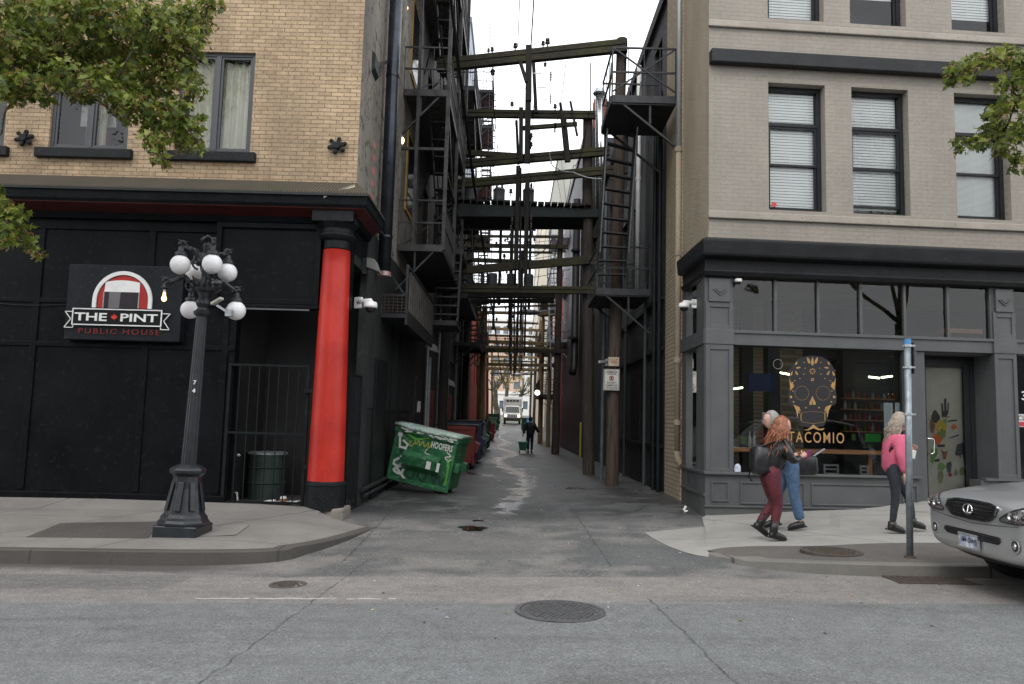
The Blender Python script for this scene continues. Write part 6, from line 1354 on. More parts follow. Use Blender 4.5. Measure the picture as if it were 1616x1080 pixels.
for k in range(3):
    z = z_a+dzf*k; mb.bar((XW+.1, 16.9, z+.0), (-1.66, 19.5, z+1.6), .03); mb.bar((XW+.1, 19.5, z+1.6), (-1.7, 16.9, z+2.7), .03); mb.bar((-1.62, 17, z+dzf*.5), (-1.62, 22.3, z+dzf*.5), .05); mb.bar((XW, 16.82, z+dzf*.62), (-1.62, 16.82, z+dzf*.62), .06)
mb.build('bracing', M_FES, fe)
for (u, v) in ((640, 13), (634, 222)):
    q = at(u, v, 16.9); mb = MB(); mb.ball(q, .055, 12, 10, (1, 1, 1.5)); b_ = thing('bulkhead_lamp', {13: 'lit warm lamp high on the left fire escape at the top edge', 222: 'lit warm lamp on the left fire escape beside the blue duct'}[v], 'lamp', q, 'lit lamps on the fire escape'); mb.build('bulb', emit('lamp_warm2', (1, .72, .38), 6), b_, smooth=True); mb = MB(); mb.tube([q+Vector((0, 0, .08)), (XW, 17.1, q.z+.1)], .012, 6); mb.build('stem', M_STEEL, b_)
# narrow slatted walkway with lower stair
w0 = at(620, 500, 15.0); wx = at(641, 490, 15.0).x; zw_ = at(620, 494, 15).z
t = thing('slatted_walkway', 'narrow iron walkway with pale slatted side hanging low on the left wall', 'walkway', (XW, 17.4, zw_), 'low iron walkways')
mb = MB(); mb.box(XW, wx, 15.0, 19.8, zw_-.09, zw_); mb.box(wx-.02, wx+.03, 15.001, 19.8, zw_-.22, zw_+.06); mb.build('deck', M_DSTEEL, t)
mb = MB(); y = 15.35
while y < 19.7: mb.box(wx-.01, wx+.02, y, y+.17, zw_+.06, zw_+.88); y += .36
mb.build('side_slats', mat('weathered_slat', (.085, .078, .07), .8, .3, 5), t)
mb = MB(); mb.bar((wx, 15, zw_+.92), (wx, 19.8, zw_+.92), .06); mb.bar((wx, 15, zw_), (wx, 15, zw_+.95), .05); mb.bar((XW, 15, zw_+.35), (wx, 15, zw_+.35), .04); mb.bar((XW, 15, zw_+1.0), (wx, 15, zw_+.3), .03); mb.bar((XW+.02, 15, zw_-.1), (XW+.02, 15, zw_+1), .05); mb.build('frame', M_DSTEEL, t)
mb = MB()
for k in range(6): mb.bar((XW+.02, 14.98, zw_+.03+.06*k), (wx, 14.98, zw_+.03+.06*k), .014)
for k in range(7): x = lerp(XW, wx, k/6); mb.bar((x, 14.97, zw_), (x, 14.97, zw_+.34), .014)
mb.build('end_mesh', M_RUSTS, t)
a, b = at(684, 500, 19.9), at(722, 500, 19.9); z0_, z1_ = at(700, 505, 19.9).z, at(700, 402, 19.9).z
t = thing('drop_stair', 'dark iron drop stair facing the street under the left fire escape', 'stair', ((a.x+b.x)/2, 19.9, z0_))
mb = MB(); 
for x in (a.x, b.x): mb.bar((x, 19.9, z0_-.05), (x, 20.6, z1_+.2), .05, .14)
mb.build('stringers', M_DSTEEL, t); mb = MB()
for k in range(7): q = k/7; mb.box(a.x, b.x, lerp(19.9, 20.6, q)-.08, lerp(19.9, 20.6, q)+.12, lerp(z0_, z1_, q+.08)-.02, lerp(z0_, z1_, q+.08)+.02)
mb.build('treads', M_DSTEEL, t); mb = MB(); mb.box(a.x-.1, b.x, 19.7, 21.3, z0_-.16, z0_-.04); mb.build('landing', M_DSTEEL, t); mb = MB(); mb.box(a.x-.3, b.x+.05, 20.5, 22.4, z1_+.15, z1_+.3); mb.build('landing', M_DSTEEL, t)
fire_escape('middle dark fire escape behind the big left one, above the red doors', XW, -1.55, 25.2, 31.0, [z_a+.3, z_b+.3, z_b+dzf+.3], stairs=True, dense=.2)
fire_escape('dark balcony of the left fire escape in front of the red building', XW, -1.5, 33.6, 37.2, [at(740, 542, 34).z, at(740, 455, 34).z], stairs=True)
fe4 = fire_escape('tall far left fire escape with a caged roof ladder against the white sky', XW, -1.5, 40.5, 43.8, [5.4, 8.2, 11.2, 14.2, 17.2, at(750, 148, 41).z], stairs=True)
mb = MB(); zt = at(750, 148, 41).z
q = Vector((-1.85, 40.6, 0))
for k in range(9): mb.tube([(q.x+.3*math.cos(i*math.pi/8), q.y+.3*math.sin(i*math.pi/8), zt+.3+k*.45) for i in range(17)], .014, 5)
for an in (0, 1.57, 3.14, 4.2): mb.bar((q.x+.3*math.cos(an), q.y+.3*math.sin(an), zt), (q.x+.3*math.cos(an), q.y+.3*math.sin(an), zt+4), .02)
mb.build('ladder_cage', M_STEEL, fe4)
mb = MB()
for x in (-1.65, -1.3): mb.bar((x, 40.4, 8), (x, 40.4, zt), .035)
z = 8
while z < zt: mb.bar((-1.65, 40.4, z), (-1.3, 40.4, z), .03); z += .33
mb.build('wall_ladder', M_DSTEEL, fe4)
# right upper and lower platforms with ladder stair
zU = at(1000, 153, 15.2).z; zL_ = at(985, 457, 18).z
X0b = X0-.12
t = fire_escape('upper iron platform of the right fire escape with cross braced rails', X0b, at(966, 150, 15.2).x, 15.2, 16.9, [zU], stairs=False, dense=.5, xbrace=True, rail=1.02)
mb = MB(); xa_ = at(966, 150, 15.2).x; mb.box(xa_, X0b, 15.18, 16.88, zU-.17, zU-.145); mb.build('underside', M_DSTEEL, t)
mb = MB(); mb.box(xa_+.9, X0b, 16.9, 18.4, zU-1.9, zU-.2); 
t2 = fire_escape('lower iron platform of the right fire escape under the ladder stair', X0b, at(942, 455, 18).x, 18.0, 20.0, [zL_], stairs=False, dense=.5, xbrace=False, rail=1.0)
mb = MB(); mb.box(at(942, 455, 18).x, X0b, 17.98, 19.98, zL_-.17, zL_-.145); mb.build('underside', M_DSTEEL, t2)
t = thing('ladder_stair', 'steep iron ladder stair joining the two right hand platforms', 'stair', (1.9, 17, zL_))
A0, A1 = at(942, 440, 18.1), at(959, 160, 16.6); B0, B1 = at(986, 440, 18.1), at(1004, 175, 16.6)
for p_, q_ in ((A0, A1), (B0, B1)): mb = MB(); mb.bar(p_, q_, .035, .13, up=(0, 1, 0)); mb.build('stringer', M_DSTEEL, t)
mb = MB()
for k in range(12): s_ = (k+.3)/12; p_ = A0.lerp(A1, s_); q_ = B0.lerp(B1, s_); mb.bar(p_, q_, .17, .03)
mb.build('treads', M_DSTEEL, t)
mb = MB(); mb.tube([A0+Vector((0, -.6, .5)), A1+Vector((0, -.6, .6))], .018, 8); mb.tube([B0+Vector((0, -.6, .5)), B1+Vector((0, -.6, .4))], .018, 8); mb.build('handrails', M_STEEL, t)
for u in (1035, 1043):
    q = at(u, 450, 17.6); 
t = thing('iron_mast', 'pair of tall black iron posts against the black brick wall', 'post', (X0-.1, 17.2, .1)); mb = MB(); mb.tube([(X0-.1, 16.9, .1), (X0-.1, 16.9, 9)], .05, 8); mb.build('post', M_BLK2, t); mb = MB(); mb.tube([(X0-.1, 17.5, .1), (X0-.1, 17.5, 9)], .05, 8); mb.build('post', M_BLK2, t)
fire_escape('black fire escape on the far red brick wall at the right', X0-.1, 1.75, 52, 59, [G(2, 55)+3.3, G(2, 55)+6.5, G(2, 55)+9.6], dense=.2)
fire_escape('ladder-like fire escape against the navy wall on the right', X0-.25, 2.0, 44, 48, [6.2, 9.2, 12.2], dense=.25, m_=M_STEEL)
# silver ladder between
t = thing('steel_ladder', 'pale steel ladder leaning up right of the far frame', 'ladder', at(872, 560, 38)); mb = MB()
for u in (868, 878): mb.bar(at(u+2, 585, 38), at(u-5, 410, 38), .05)
mb.build('rails', M_STEEL, t); mb = MB()
for k in range(16): mb.bar(at(870, 585, 38).lerp(at(863, 410, 38), k/16), at(880, 585, 38).lerp(at(873, 410, 38), k/16), .03)
mb.build('rungs', M_STEEL, t)
# buildings beyond the frame and across the street (seen in the glass)
opp = thing('street_building', 'plain brick building on the near side of the street, seen only in window reflections', 'building', (0, -9, 0)); mb = MB(); hl = [(x, x+1.4, z, z+1.6) for x in range(-34, 34, 3) for z in (.6, 3.2)]
mb.wallh(-40, 40, -1, 5.4, hl, -9.0, -.25); mb.box(-40, 40, -20, -9.4, -1, 5.4); mb.box(-26, -12, -19, -9.5, 5, 10); mb.box(6, 11, -19, -9.5, 5, 8.5); mb.build('wall', mat('brown_render', (.09, .075, .065), .8, .3, 1), opp); mb = MB(); mb.box(-40, 40, -9.3, -9.2, .2, 5.2); mb.build('windows', M_PANED, opp)
# ================================================================= DUMPSTERS
def dumpster(label, loc, rz, W, D, H, body, lid, tilt=0.0, detail=0, name='dumpster', face=1):
    "local frame: +x along the long face, -y is the face towards the viewer, z up"
    t = thing(name, label, 'dumpster', loc, 'dumpsters lined up along the alley', rz, True); t.rotation_euler = (0, tilt, rz)
    z0 = .16; a, d = W/2, D/2
    mb = MB(); mb.hexa([(-a+.03, -d+.06, z0), (a-.03, -d+.06, z0), (a-.03, d-.06, z0), (-a+.03, d-.06, z0), (-a, -d, H), (a, -d, H), (a, d, H+.01), (-a, d, H+.01)])
    bo = mb.build('body', body, t, bevel=.02)
    mb = MB(); mb.box(-a-.03, a+.03, -d-.035, -d+.02, H-.09, H+.01); mb.box(-a-.035, -a+.02, -d, d, H-.08, H+.03); mb.box(a-.02, a+.035, -d, d, H-.08, H+.03)
    for x in (-a+.02, a-.02): mb.box(x-.03, x+.03, -d-.012, -d+.05, z0, H-.09)
    mb.box(-a, a, -d+.0, -d+.07, z0-.04, z0+.04); mb.build('rim', body, t, bevel=.008)
    mb = MB(); n = 8; vs = []; 
    for i in range(n+1):
        x = lerp(-a-.05, a+.05, i/n); sg_ = -.035*math.sin(math.pi*i/n)+.012*math.sin(i*2.3)
        vs += [(x, -d-.06, H+.05+sg_), (x, 0, H+.065+sg_*.5), (x, d+.05, H+.04)]
    mb.add(vs, [(i*3+j, i*3+j+3, i*3+j+4, i*3+j+1) for i in range(n) for j in range(2)]); lo = mb.build('lid', lid, t, smooth=True)
    s_ = lo.modifiers.new('s', 'SOLIDIFY'); s_.thickness = .05; s_.offset = 0
    # fork pocket on the end and face
    mb = MB(); k = W*.30; mb.hexa([(-k, -d-.10, H*.42), (k, -d-.10, H*.42), (k, -d+.04, H*.32), (-k, -d+.04, H*.32), (-k, -d-.14, H*.58), (k, -d-.14, H*.58), (k, -d+.04, H*.66), (-k, -d+.04, H*.66)]); mb.build('pocket', body, t, bevel=.01)
    mb = MB(); mb.box(a-.0, a+.11, -d*.75, -d*.45, H*.45, H*.6); mb.box(a-.0, a+.11, d*.45, d*.75, H*.45, H*.6); mb.build('side_pockets', body, t, bevel=.006)
    for x, y in ((-a+.15, -d+.18), (a-.15, -d+.18), (-a+.15, d-.18), (a-.15, d-.18)):
        mb = MB(); mb.lathe((x, y, .08), [(.08, -.025), (.08, .025)], 16, axis='x'); c_ = mb.build('castor', M_BLKP, t); mb = MB(); mb.box(x-.04, x+.04, y-.03, y+.03, .09, z0+.02); mb.build('fork', body, c_)
    return t
def paint(name, c, worn=.16, wc=(.35, .35, .33), dark=(.02, .02, .02), rough=.42):
    m = NT(name); cc = m.mix(m.ramp(m.noise(2.5, 6, rough=.7), [(.3, 0.), (.7, 1.)]), cl(c, .7), cl(c, 1.2))
    cc = m.mix(m.ramp(m.noise(9, 8, rough=.8), [(.66-worn*.4, 0.), (.70-worn*.4, .8)]), cc, wc)
    cc = m.mix(m.ramp(m.noise(3.1, 7, rough=.75), [(.60, 0.), (.68, .75)]), cc, dark); m.set('Base Color', cc); m.set('Roughness', rough); m.bump(m.noise(6, 4), .3, .015); return m.mat
M_GRN = paint('green_paint', (.022, .125, .05), .3, (.12, .26, .15)); M_GRNL = paint('pale_worn_lid', (.12, .30, .20), .5, (.5, .52, .5)); M_BRED = paint('bin_red', (.22, .025, .018), .05); M_BBLUE = paint('bin_blue', (.03, .05, .13), .05); M_BPALE = paint('bin_pale', (.22, .26, .22), .2); M_BDG = paint('bin_dark_green', (.012, .06, .035), .08); M_LIDD = paint('lid_dark', (.05, .05, .05), .2)
A_ = atz(704, 779, .13)
tb = R(10.5); yw = R(-13)
bx, by = A_.x, A_.y
Wd, Dd, Hd = 1.30, .85, 1.19
loc = Vector((bx, by, 0)) + Matrix.Rotation(yw, 3, 'Z') @ Vector((-Wd/2, Dd/2, 0)); loc.z = G(loc.x, loc.y)+.02
gb = dumpster('tilted bright green dumpster covered in graffiti, nearest of the row', loc, yw, Wd, Dd, Hd, M_GRN, M_GRNL, tb)
# graffiti on the near face
M_GW = mat('graffiti_white', (.62, .62, .58), .6, .1); M_GY = mat('graffiti_yellow', (.35, .34, .05), .6, .1); M_GK = mat('graffiti_dark', (.015, .05, .035), .6, .2); M_GL = mat('graffiti_lime', (.10, .35, .05), .6, .1)
def face(x, z): return (x*Wd/2, -Dd/2-.012+(.0 if z > .9 else .06*(1-z)), .16+(Hd-.16)*z)
def stroke(mb, pts, w_, sm=True):
    if sm and len(pts) > 2: pts = [p[:2] for p in smooth_poly([(a, b, 0) for a, b in pts], 5)]
    for p, q in zip(pts, pts[1:]):
        a, b = Vector(face(*p)), Vector(face(*q)); mb.bar(a, b+(b-a)*.15, .006, w_, up=(0, 0, 1)) if abs((b-a).normalized().z) < .98 else mb.bar(a, b, w_, .006)
def fstroke(mb, pts, w_, sm=True):
    "flat ribbon lying on the slanted face"
    if sm and len(pts) > 2: pts = [p[:2] for p in smooth_poly([(a, b, 0) for a, b in pts], 5)]
    for p, q in zip(pts, pts[1:]):
        a, b = Vector(face(*p)), Vector(face(*q)); d = b-a
        if d.length < 1e-5: continue
        d.normalize(); s_ = Vector((0, 1, 0)).cross(d).normalized()*w_/2; e = d*w_*.3
        mb.add([a-s_-e, b-s_+e, b+s_+e, a+s_-e], [(0, 1, 2, 3)])
mb = MB()
fstroke(mb, [(-.86, .86), (-.80, .62), (-.58, .62)], .045, False); fstroke(mb, [(-.72, .76), (-.55, .70), (-.62, .60)], .04, False)
fstroke(mb, [(-.75, .40), (-.92, .30), (-.70, .24), (-.52, .33), (-.60, .12), (-.85, .16), (-.62, .28)], .05); fstroke(mb, [(-.7, .45), (-.58, .40), (-.75, .2), (-.5, .06), (-.42, .02)], .045, False)
mb.add([Vector(face(-.93, .93)), Vector(face(-.78, .93)), Vector(face(-.78, .82)), Vector(face(-.93, .82))], [(0, 3, 2, 1)])
for x0 in (.52,):
    pass
tx = text_mesh('HOOFERS', .03, 0, 1.05); xs_t = [v.co.x for v in tx.vertices]; ys_t = [v.co.y for v in tx.vertices]
mb.add([face(lerp(.20, .90, (v.co.x-min(xs_t))/(max(xs_t)-min(xs_t))), lerp(.74, .87, (v.co.y-min(ys_t))/(max(ys_t)-min(ys_t)))) for v in tx.vertices], [tuple(p.vertices) for p in tx.polygons])
mb.add([Vector(face(.38, .52)), Vector(face(.55, .52)), Vector(face(.55, .34)), Vector(face(.38, .34))], [(0, 3, 2, 1)]) if False else None
fstroke(mb, [(.75, .72), (.88, .66), (.72, .62), (.84, .56), (.96, .66)], .022); fstroke(mb, [(.1, .70), (.05, .62), (.2, .60)], .016)
mb.build('white_tags', M_GW, gb)
mb = MB(); fstroke(mb, [(-.35, .82), (-.3, .74), (-.22, .82), (-.15, .73), (-.08, .82), (-.0, .73), (.1, .82), (.12, .72), (.2, .8)], .022); fstroke(mb, [(-.45, .78), (-.52, .72), (-.42, .68), (-.36, .76)], .02); fstroke(mb, [(-.5, .93), (-.2, .95), (.1, .9)], .03); mb.build('yellow_tags', M_GY, gb)
mb = MB(); fstroke(mb, [(-.35, .30), (-.45, .14), (-.25, .08), (-.15, .25), (-.3, .30)], .05); fstroke(mb, [(.05, .32), (-.05, .15), (.15, .08), (.22, .24), (.1, .32)], .05); fstroke(mb, [(.35, .28), (.5, .1), (.6, .26), (.72, .1), (.8, .2)], .045); fstroke(mb, [(-.75, .56), (-.6, .5), (-.5, .56), (-.4, .48)], .05); mb.build('dark_tags', M_GK, gb)
mb = MB(); fstroke(mb, [(.82, .6), (.9, .3), (.86, .1)], .06); fstroke(mb, [(-.6, .9), (-.3, .84), (0, .9), (.3, .93)], .04); mb.build('lime_tags', M_GL, gb)
mb = MB()
for x0, z0_, w_, h_ in ((.24, .28, .16, .15), (.58, .27, .10, .17)):
    k = .3*Wd; mb.box(x0*Wd/2, x0*Wd/2+w_*.6, -Dd/2-.150, -Dd/2-.143, .16+(Hd-.16)*z0_+.06, .16+(Hd-.16)*(z0_+h_)+.06)
mb.build('stickers', M_GW, gb)
mb = MB(); random.seed(5)
for k in range(26): x = random.uniform(-.8, .95); q = face(x, .97); mb.obox((q[0], q[1]-.03, q[2]+random.uniform(-.02, .06)), random.uniform(.04, .16), .03, random.uniform(.02, .05), Matrix.Rotation(random.uniform(-.3, .3), 3, 'Y'))
mb.build('torn_trim', mat('torn_white', (.5, .52, .48), .7, .3, 9), gb)
def rowbin(label, u, v, Y, W, D, H, body, lid, side=-1, dz=0):
    q = at(u, v, Y); x = q.x-side*(-1)*0
    cx = q.x-D/2 if side < 0 else q.x+D/2
    z = G(q.x, Y)+dz; return dumpster(label, (cx, Y+W/2, z), R(90), W, D, H, body, lid, 0)
rowbin('dark red dumpster standing right behind the graffitied green one', 747, 744, 23.4, 1.9, 1.1, 1.24, M_BRED, M_LIDD)
rowbin('dark blue dumpster behind the dark red one', 757, 735, 26.6, 1.8, 1.3, 1.36, M_BBLUE, M_LIDD)
rowbin('pale scratched grey-green dumpster between the blue and the dark green ones', 765, 722, 34, 1.8, 1.3, 1.4, M_BPALE, M_BDG)
rowbin('dark green dumpster behind the pale scratched one', 771, 712, 39.5, 1.8, 1.3, 1.42, M_BDG, M_LIDD)
rowbin('small bright red dumpster standing apart behind the dark green one', 779, 695, 57, 1.8, 1.1, 1.2, paint('bin_red2', (.34, .03, .035), .05), M_BRED)
rowbin('distant green dumpster with pale lid on the left before the truck', 782, 678, 74, 2, 1.2, 1.2, paint('bin_green3', (.09, .2, .11), .2), M_BPALE)
rowbin('farthest dark green dumpster on the left behind the pale lidded one', 787, 676, 79, 2, 1.2, 1.5, M_BDG, M_BDG)
q = at(831, 684, 74); dumpster('green dumpster with a blue poster at the right of the truck', (q.x, 74.5, G(q.x, 74)), 0, 1.0, 1.0, 1.25, M_BDG, M_LIDD)
q = at(833, 668, 73.7); mb = MB(); mb.box(q.x-.12, q.x+.35, 73.86, 73.9, G(q.x, 74)+.5, G(q.x, 74)+1.2); tag(mb.build('blue_poster', mat('poster_blue', (.12, .3, .6), .5, .3, 6)), 'bright blue poster on the far green dumpster', 'poster')

# ================================================================= BOX TRUCK
TY = 95.0; tq = at(808, 672, TY); TX = tq.x; TZ = G(TX, TY)
tr = thing('box_truck', 'white box truck with headlights on, coming down the alley', 'truck', (TX, TY, TZ))
def TB(x0, x1, y0, y1, z0, z1, n_, m_, par=None, bev=.05):
    mb = MB(); mb.box(TX+x0, TX+x1, TY+y0, TY+y1, TZ+z0, TZ+z1); return mb.build(n_, m_, par or tr, bevel=bev)
M_TRW = mat('truck_white', (.82, .82, .81), .4, .04); M_TRG = mat('truck_grey', (.42, .42, .41), .5, .1)
TB(-1.15, 1.15, 1.7, 7.5, .9, 3.35, 'box', M_TRW); TB(-1.02, 1.02, 1.55, 1.69, 2.3, 3.1, 'fairing', M_TRG); 
for k in range(4): TB(-.75+.4*k, -.45+.4*k, 1.50, 1.56, 2.75, 2.95, 'vent', M_DARK, None, .0)
mb = MB(); mb.hexa([(TX-1.0, TY, TZ+.75), (TX+1.0, TY, TZ+.75), (TX+1.0, TY+1.7, TZ+.75), (TX-1.0, TY+1.7, TZ+.75), (TX-.98, TY+.02, TZ+1.25), (TX+.98, TY+.02, TZ+1.25), (TX+1.0, TY+1.7, TZ+1.5), (TX-1.0, TY+1.7, TZ+1.5)])
mb.hexa([(TX-.95, TY+.75, TZ+1.35), (TX+.95, TY+.75, TZ+1.35), (TX+1.0, TY+1.7, TZ+1.35), (TX-1.0, TY+1.7, TZ+1.35), (TX-.85, TY+1.15, TZ+2.25), (TX+.85, TY+1.15, TZ+2.25), (TX+.9, TY+1.7, TZ+2.25), (TX-.9, TY+1.7, TZ+2.25)])
mb.build('cab', M_TRW, tr, bevel=.06)
mb = MB(); mb.hexa([(TX-.84, TY+.70, TZ+1.45), (TX+.84, TY+.70, TZ+1.45), (TX+.84, TY+.8, TZ+1.45), (TX-.84, TY+.8, TZ+1.45), (TX-.76, TY+1.05, TZ+2.12), (TX+.76, TY+1.05, TZ+2.12), (TX+.76, TY+1.15, TZ+2.12), (TX-.76, TY+1.15, TZ+2.12)]); mb.build('windscreen', M_PANED, tr)
TB(-.6, .6, -.04, .0, .85, 1.2, 'grille', M_STEEL, None, .02); TB(-1.05, 1.05, -.15, .1, .38, .72, 'bumper', mat('bumper_black', (.02, .02, .02), .5), None, .03)
for s_ in (-1, 1):
    mb = MB(); mb.lathe((TX+s_*.8, TY-.05, TZ+1.0), [(.15, -.02), (.15, .1)], 14, axis='y'); mb.build('headlight', emit('head_lamp', (1, .86, .62), 2.2), tr)
    mb = MB(); mb.lathe((TX+s_*.9, TY+.8, TZ+.42), [(.42, -.13), (.42, .13)], 18, axis='x'); w__ = mb.build('wheel', M_BLKP, tr)
    mb = MB(); mb.box(TX+s_*1.2-.08, TX+s_*1.2+.08, TY+.8, TY+.9, TZ+1.5, TZ+2.0); mb.bar((TX+s_*.95, TY+.9, TZ+1.8), (TX+s_*1.2, TY+.85, TZ+1.8), .04); mb.build('mirror', M_BLKP, tr)
TB(-1.0, 1.0, .1, 1.7, .45, .76, 'chassis', M_BLKP)

# ================================================================= SIGN POST
spb = atz(1436, 877, .19); sy = spb.y; spt = at(1432, 537, sy)
sp = thing('sign_post', 'galvanised steel post with clamps and a blue tape cap on the right sidewalk', 'post', spb)
mb = MB(); mb.smooth = True; mb.tube([(spb.x, sy, zR(spb.x, sy)-.05), spt], .037, 20); mb.build('tube', mat('post_zinc', (.22, .255, .275), .42, .25, 12, .15, 80, metal=.45), sp)
mb = MB(); mb.tube([spt+Vector((0, 0, -.06)), spt+Vector((0, 0, .012))], .0385, 20); mb.build('blue_cap', mat('blue_tape', (.06, .2, .42), .5), sp)
for v in (546, 580, 654):
    q = Vector((lerp(spt.x, spb.x, (v-537)/340), sy, at(1433, v, sy).z)); mb = MB(); mb.tube([q-Vector((0, 0, .014)), q+Vector((0, 0, .014))], .044, 16); mb.bar(q+Vector((.03, -.02, 0)), q+Vector((.075, -.02, 0)), .02); mb.bar(q-Vector((.03, .0, 0)), q-Vector((.06, .0, 0)), .016); mb.build('clamp', M_STEEL, sp)
q = Vector((spt.x+.058, sy, 0)); mb = MB(); mb.box(q.x-.006, q.x+.006, sy-.03, sy+.03, at(1440, 590, sy).z, at(1440, 541, sy).z); mb.build('sign_edge', M_DSTEEL, sp)
mb = MB(); mb.lathe((spb.x, sy, zR(spb.x, sy)), [(.07, 0), (.06, .02), (.04, .03)], 16); mb.build('base_collar', M_RUSTS, sp)

# ================================================================= SUV
# local frame: +x forward, y left, z up; heading world -x
cx0 = at(1500, 850, 7.75).x+.24
car = thing('parked_car', 'silver SUV parked at the right kerb, nose towards the alley', 'car', (cx0+2.35, 7.78, 0), None, R(180), True)
car.location.z = G(cx0+1.2, 7.8)+.05; car.rotation_euler = (0, R(1.1), R(180))
M_SILV = NT('silver_paint'); M_SILV.set('Base Color', M_SILV.mix(M_SILV.ramp(M_SILV.noise(900, 1), [(.3, 0.), (.7, 1.)]), (.40, .41, .415), (.54, .55, .56))); M_SILV.set('Metallic', .65); M_SILV.set('Roughness', .30); M_SILV.set('Coat Weight', .8); M_SILV.set('Coat Roughness', .04); M_SILV = M_SILV.mat
M_CBLK = mat('car_black_plastic', (.014, .014, .015), .5, .15, 9, .1, 90); M_CHR = mat('car_chrome', (.75, .75, .76), .12, .03, metal=1)
M_TYRE = mat('tyre', (.014, .014, .014), .8, .2, 9, .3, 60)
# stations: (x, half width, z bottom, z belt/hood edge, z centre top, roundness)
ST = [(2.36, .62, .42, .73, .76), (2.35, .76, .38, .79, .82), (2.31, .85, .35, .845, .88), (2.23, .89, .33, .89, .935), (2.07, .91, .31, .925, .98), (1.75, .92, .28, .965, 1.025), (1.35, .92, .25, .995, 1.06), (.95, .92, .25, 1.02, 1.085), (.5, .92, .25, 1.03, 1.095), (-.3, .922, .25, 1.02, 1.07), (-1.2, .92, .25, 1.04, 1.08), (-1.8, .90, .28, 1.06, 1.09), (-2.15, .87, .32, 1.06, 1.09), (-2.3, .80, .38, 1.02, 1.04), (-2.36, .66, .44, .95, .96)]
mb = MB(); mb.smooth = True; NP = 0; rings = []
for (x, hw, zb, ze, zt_) in ST:
    H_ = ze-zb
    half = [(0, zb), (hw*.55, zb), (hw*.88, zb+.02), (hw*.975, zb+H_*.22), (hw, zb+H_*.48), (hw*.995, zb+H_*.72), (hw*.955, ze-.03), (hw*.87, ze+.0), (hw*.55, lerp(ze, zt_, .72)), (0, zt_)]
    ring = [(x, y, z) for y, z in half]+[(x, -y, z) for y, z in half[-2:0:-1]]; rings.append(ring)
NP = len(rings[0]); vs = [p for r_ in rings for p in r_]
fs = [(i*NP+j, i*NP+(j+1) % NP, (i+1)*NP+(j+1) % NP, (i+1)*NP+j) for i in range(len(rings)-1) for j in range(NP)]+[tuple(range(NP))[::-1], tuple(range((len(rings)-1)*NP, len(rings)*NP))]
mb.add(vs, fs); body = mb.build('body', M_SILV, car, smooth=True, sub=2)
# cut the wheel arches out of the body and keep the result as plain mesh
WX = (1.43, -1.34)
for wx_ in WX:
    c_ = MB(); c_.lathe((wx_, 0, .36), [(.415, -1.2), (.415, 1.2)], 40, axis='y'); co = c_.build('cutter', M_CBLK, car)
    b_ = body.modifiers.new('b', 'BOOLEAN'); b_.operation = 'DIFFERENCE'; b_.object = co; b_.solver = 'EXACT'
dg = bpy.context.evaluated_depsgraph_get(); dg.update()
try:
    nm = bpy.data.meshes.new_from_object(body.evaluated_get(dg))
    if len(nm.polygons) > 500: body.modifiers.clear(); body.data = nm; nm.materials.clear(); nm.materials.append(M_SILV); [setattr(p, 'use_smooth', True) for p in nm.polygons]
except Exception as e: print('bool', e)
for o in [o for o in bpy.data.objects if o.name.startswith('cutter')]: bpy.data.objects.remove(o)
for m__ in [m for m in body.modifiers if m.type == 'BOOLEAN']: body.modifiers.remove(m__)
try:
    nm.set_sharp_from_angle(angle=R(35))
except Exception as e: pass
# inner arches and floor
mb = MB(); mb.box(-2.1, 1.75, -.62, .62, .2, .7); mb.build('underbody', M_CBLK, car)
# cabin
cab = [(1.02, 1.02, .80), (.25, 1.56, .66), (-.4, 1.66, .645), (-1.3, 1.63, .63), (-1.95, 1.52, .60), (-2.22, 1.08, .72)]
mb = MB(); mb.smooth = True; vs = []
for x, z, hw in cab: vs += [(x, -hw, z-.03), (x, -hw*.6, z+.015), (x, 0, z+.03), (x, hw*.6, z+.015), (x, hw, z-.03)]
mb.add(vs, [(i*5+j, i*5+j+1, (i+1)*5+j+1, (i+1)*5+j) for i in range(1, 4) for j in range(4)]); ro = mb.build('roof', M_SILV, car, smooth=True)
sm_ = ro.modifiers.new('s', 'SOLIDIFY'); sm_.thickness = .05; sm_.offset = 1
M_CGL = NT('car_glass'); M_CGL.set('Base Color', (.012, .014, .016)); M_CGL.set('Roughness', .03); M_CGL.set('Specular IOR Level', .7); M_CGL = M_CGL.mat
mb = MB(); mb.add(vs[:10], [(j, j+1, j+6, j+5) for j in range(4)]); mb.build('windscreen', M_CGL, car, smooth=True)
mb = MB(); mb.add(vs[20:], [(j, j+1, j+6, j+5) for j in range(4)]); mb.build('rear_window', M_CGL, car, smooth=True)
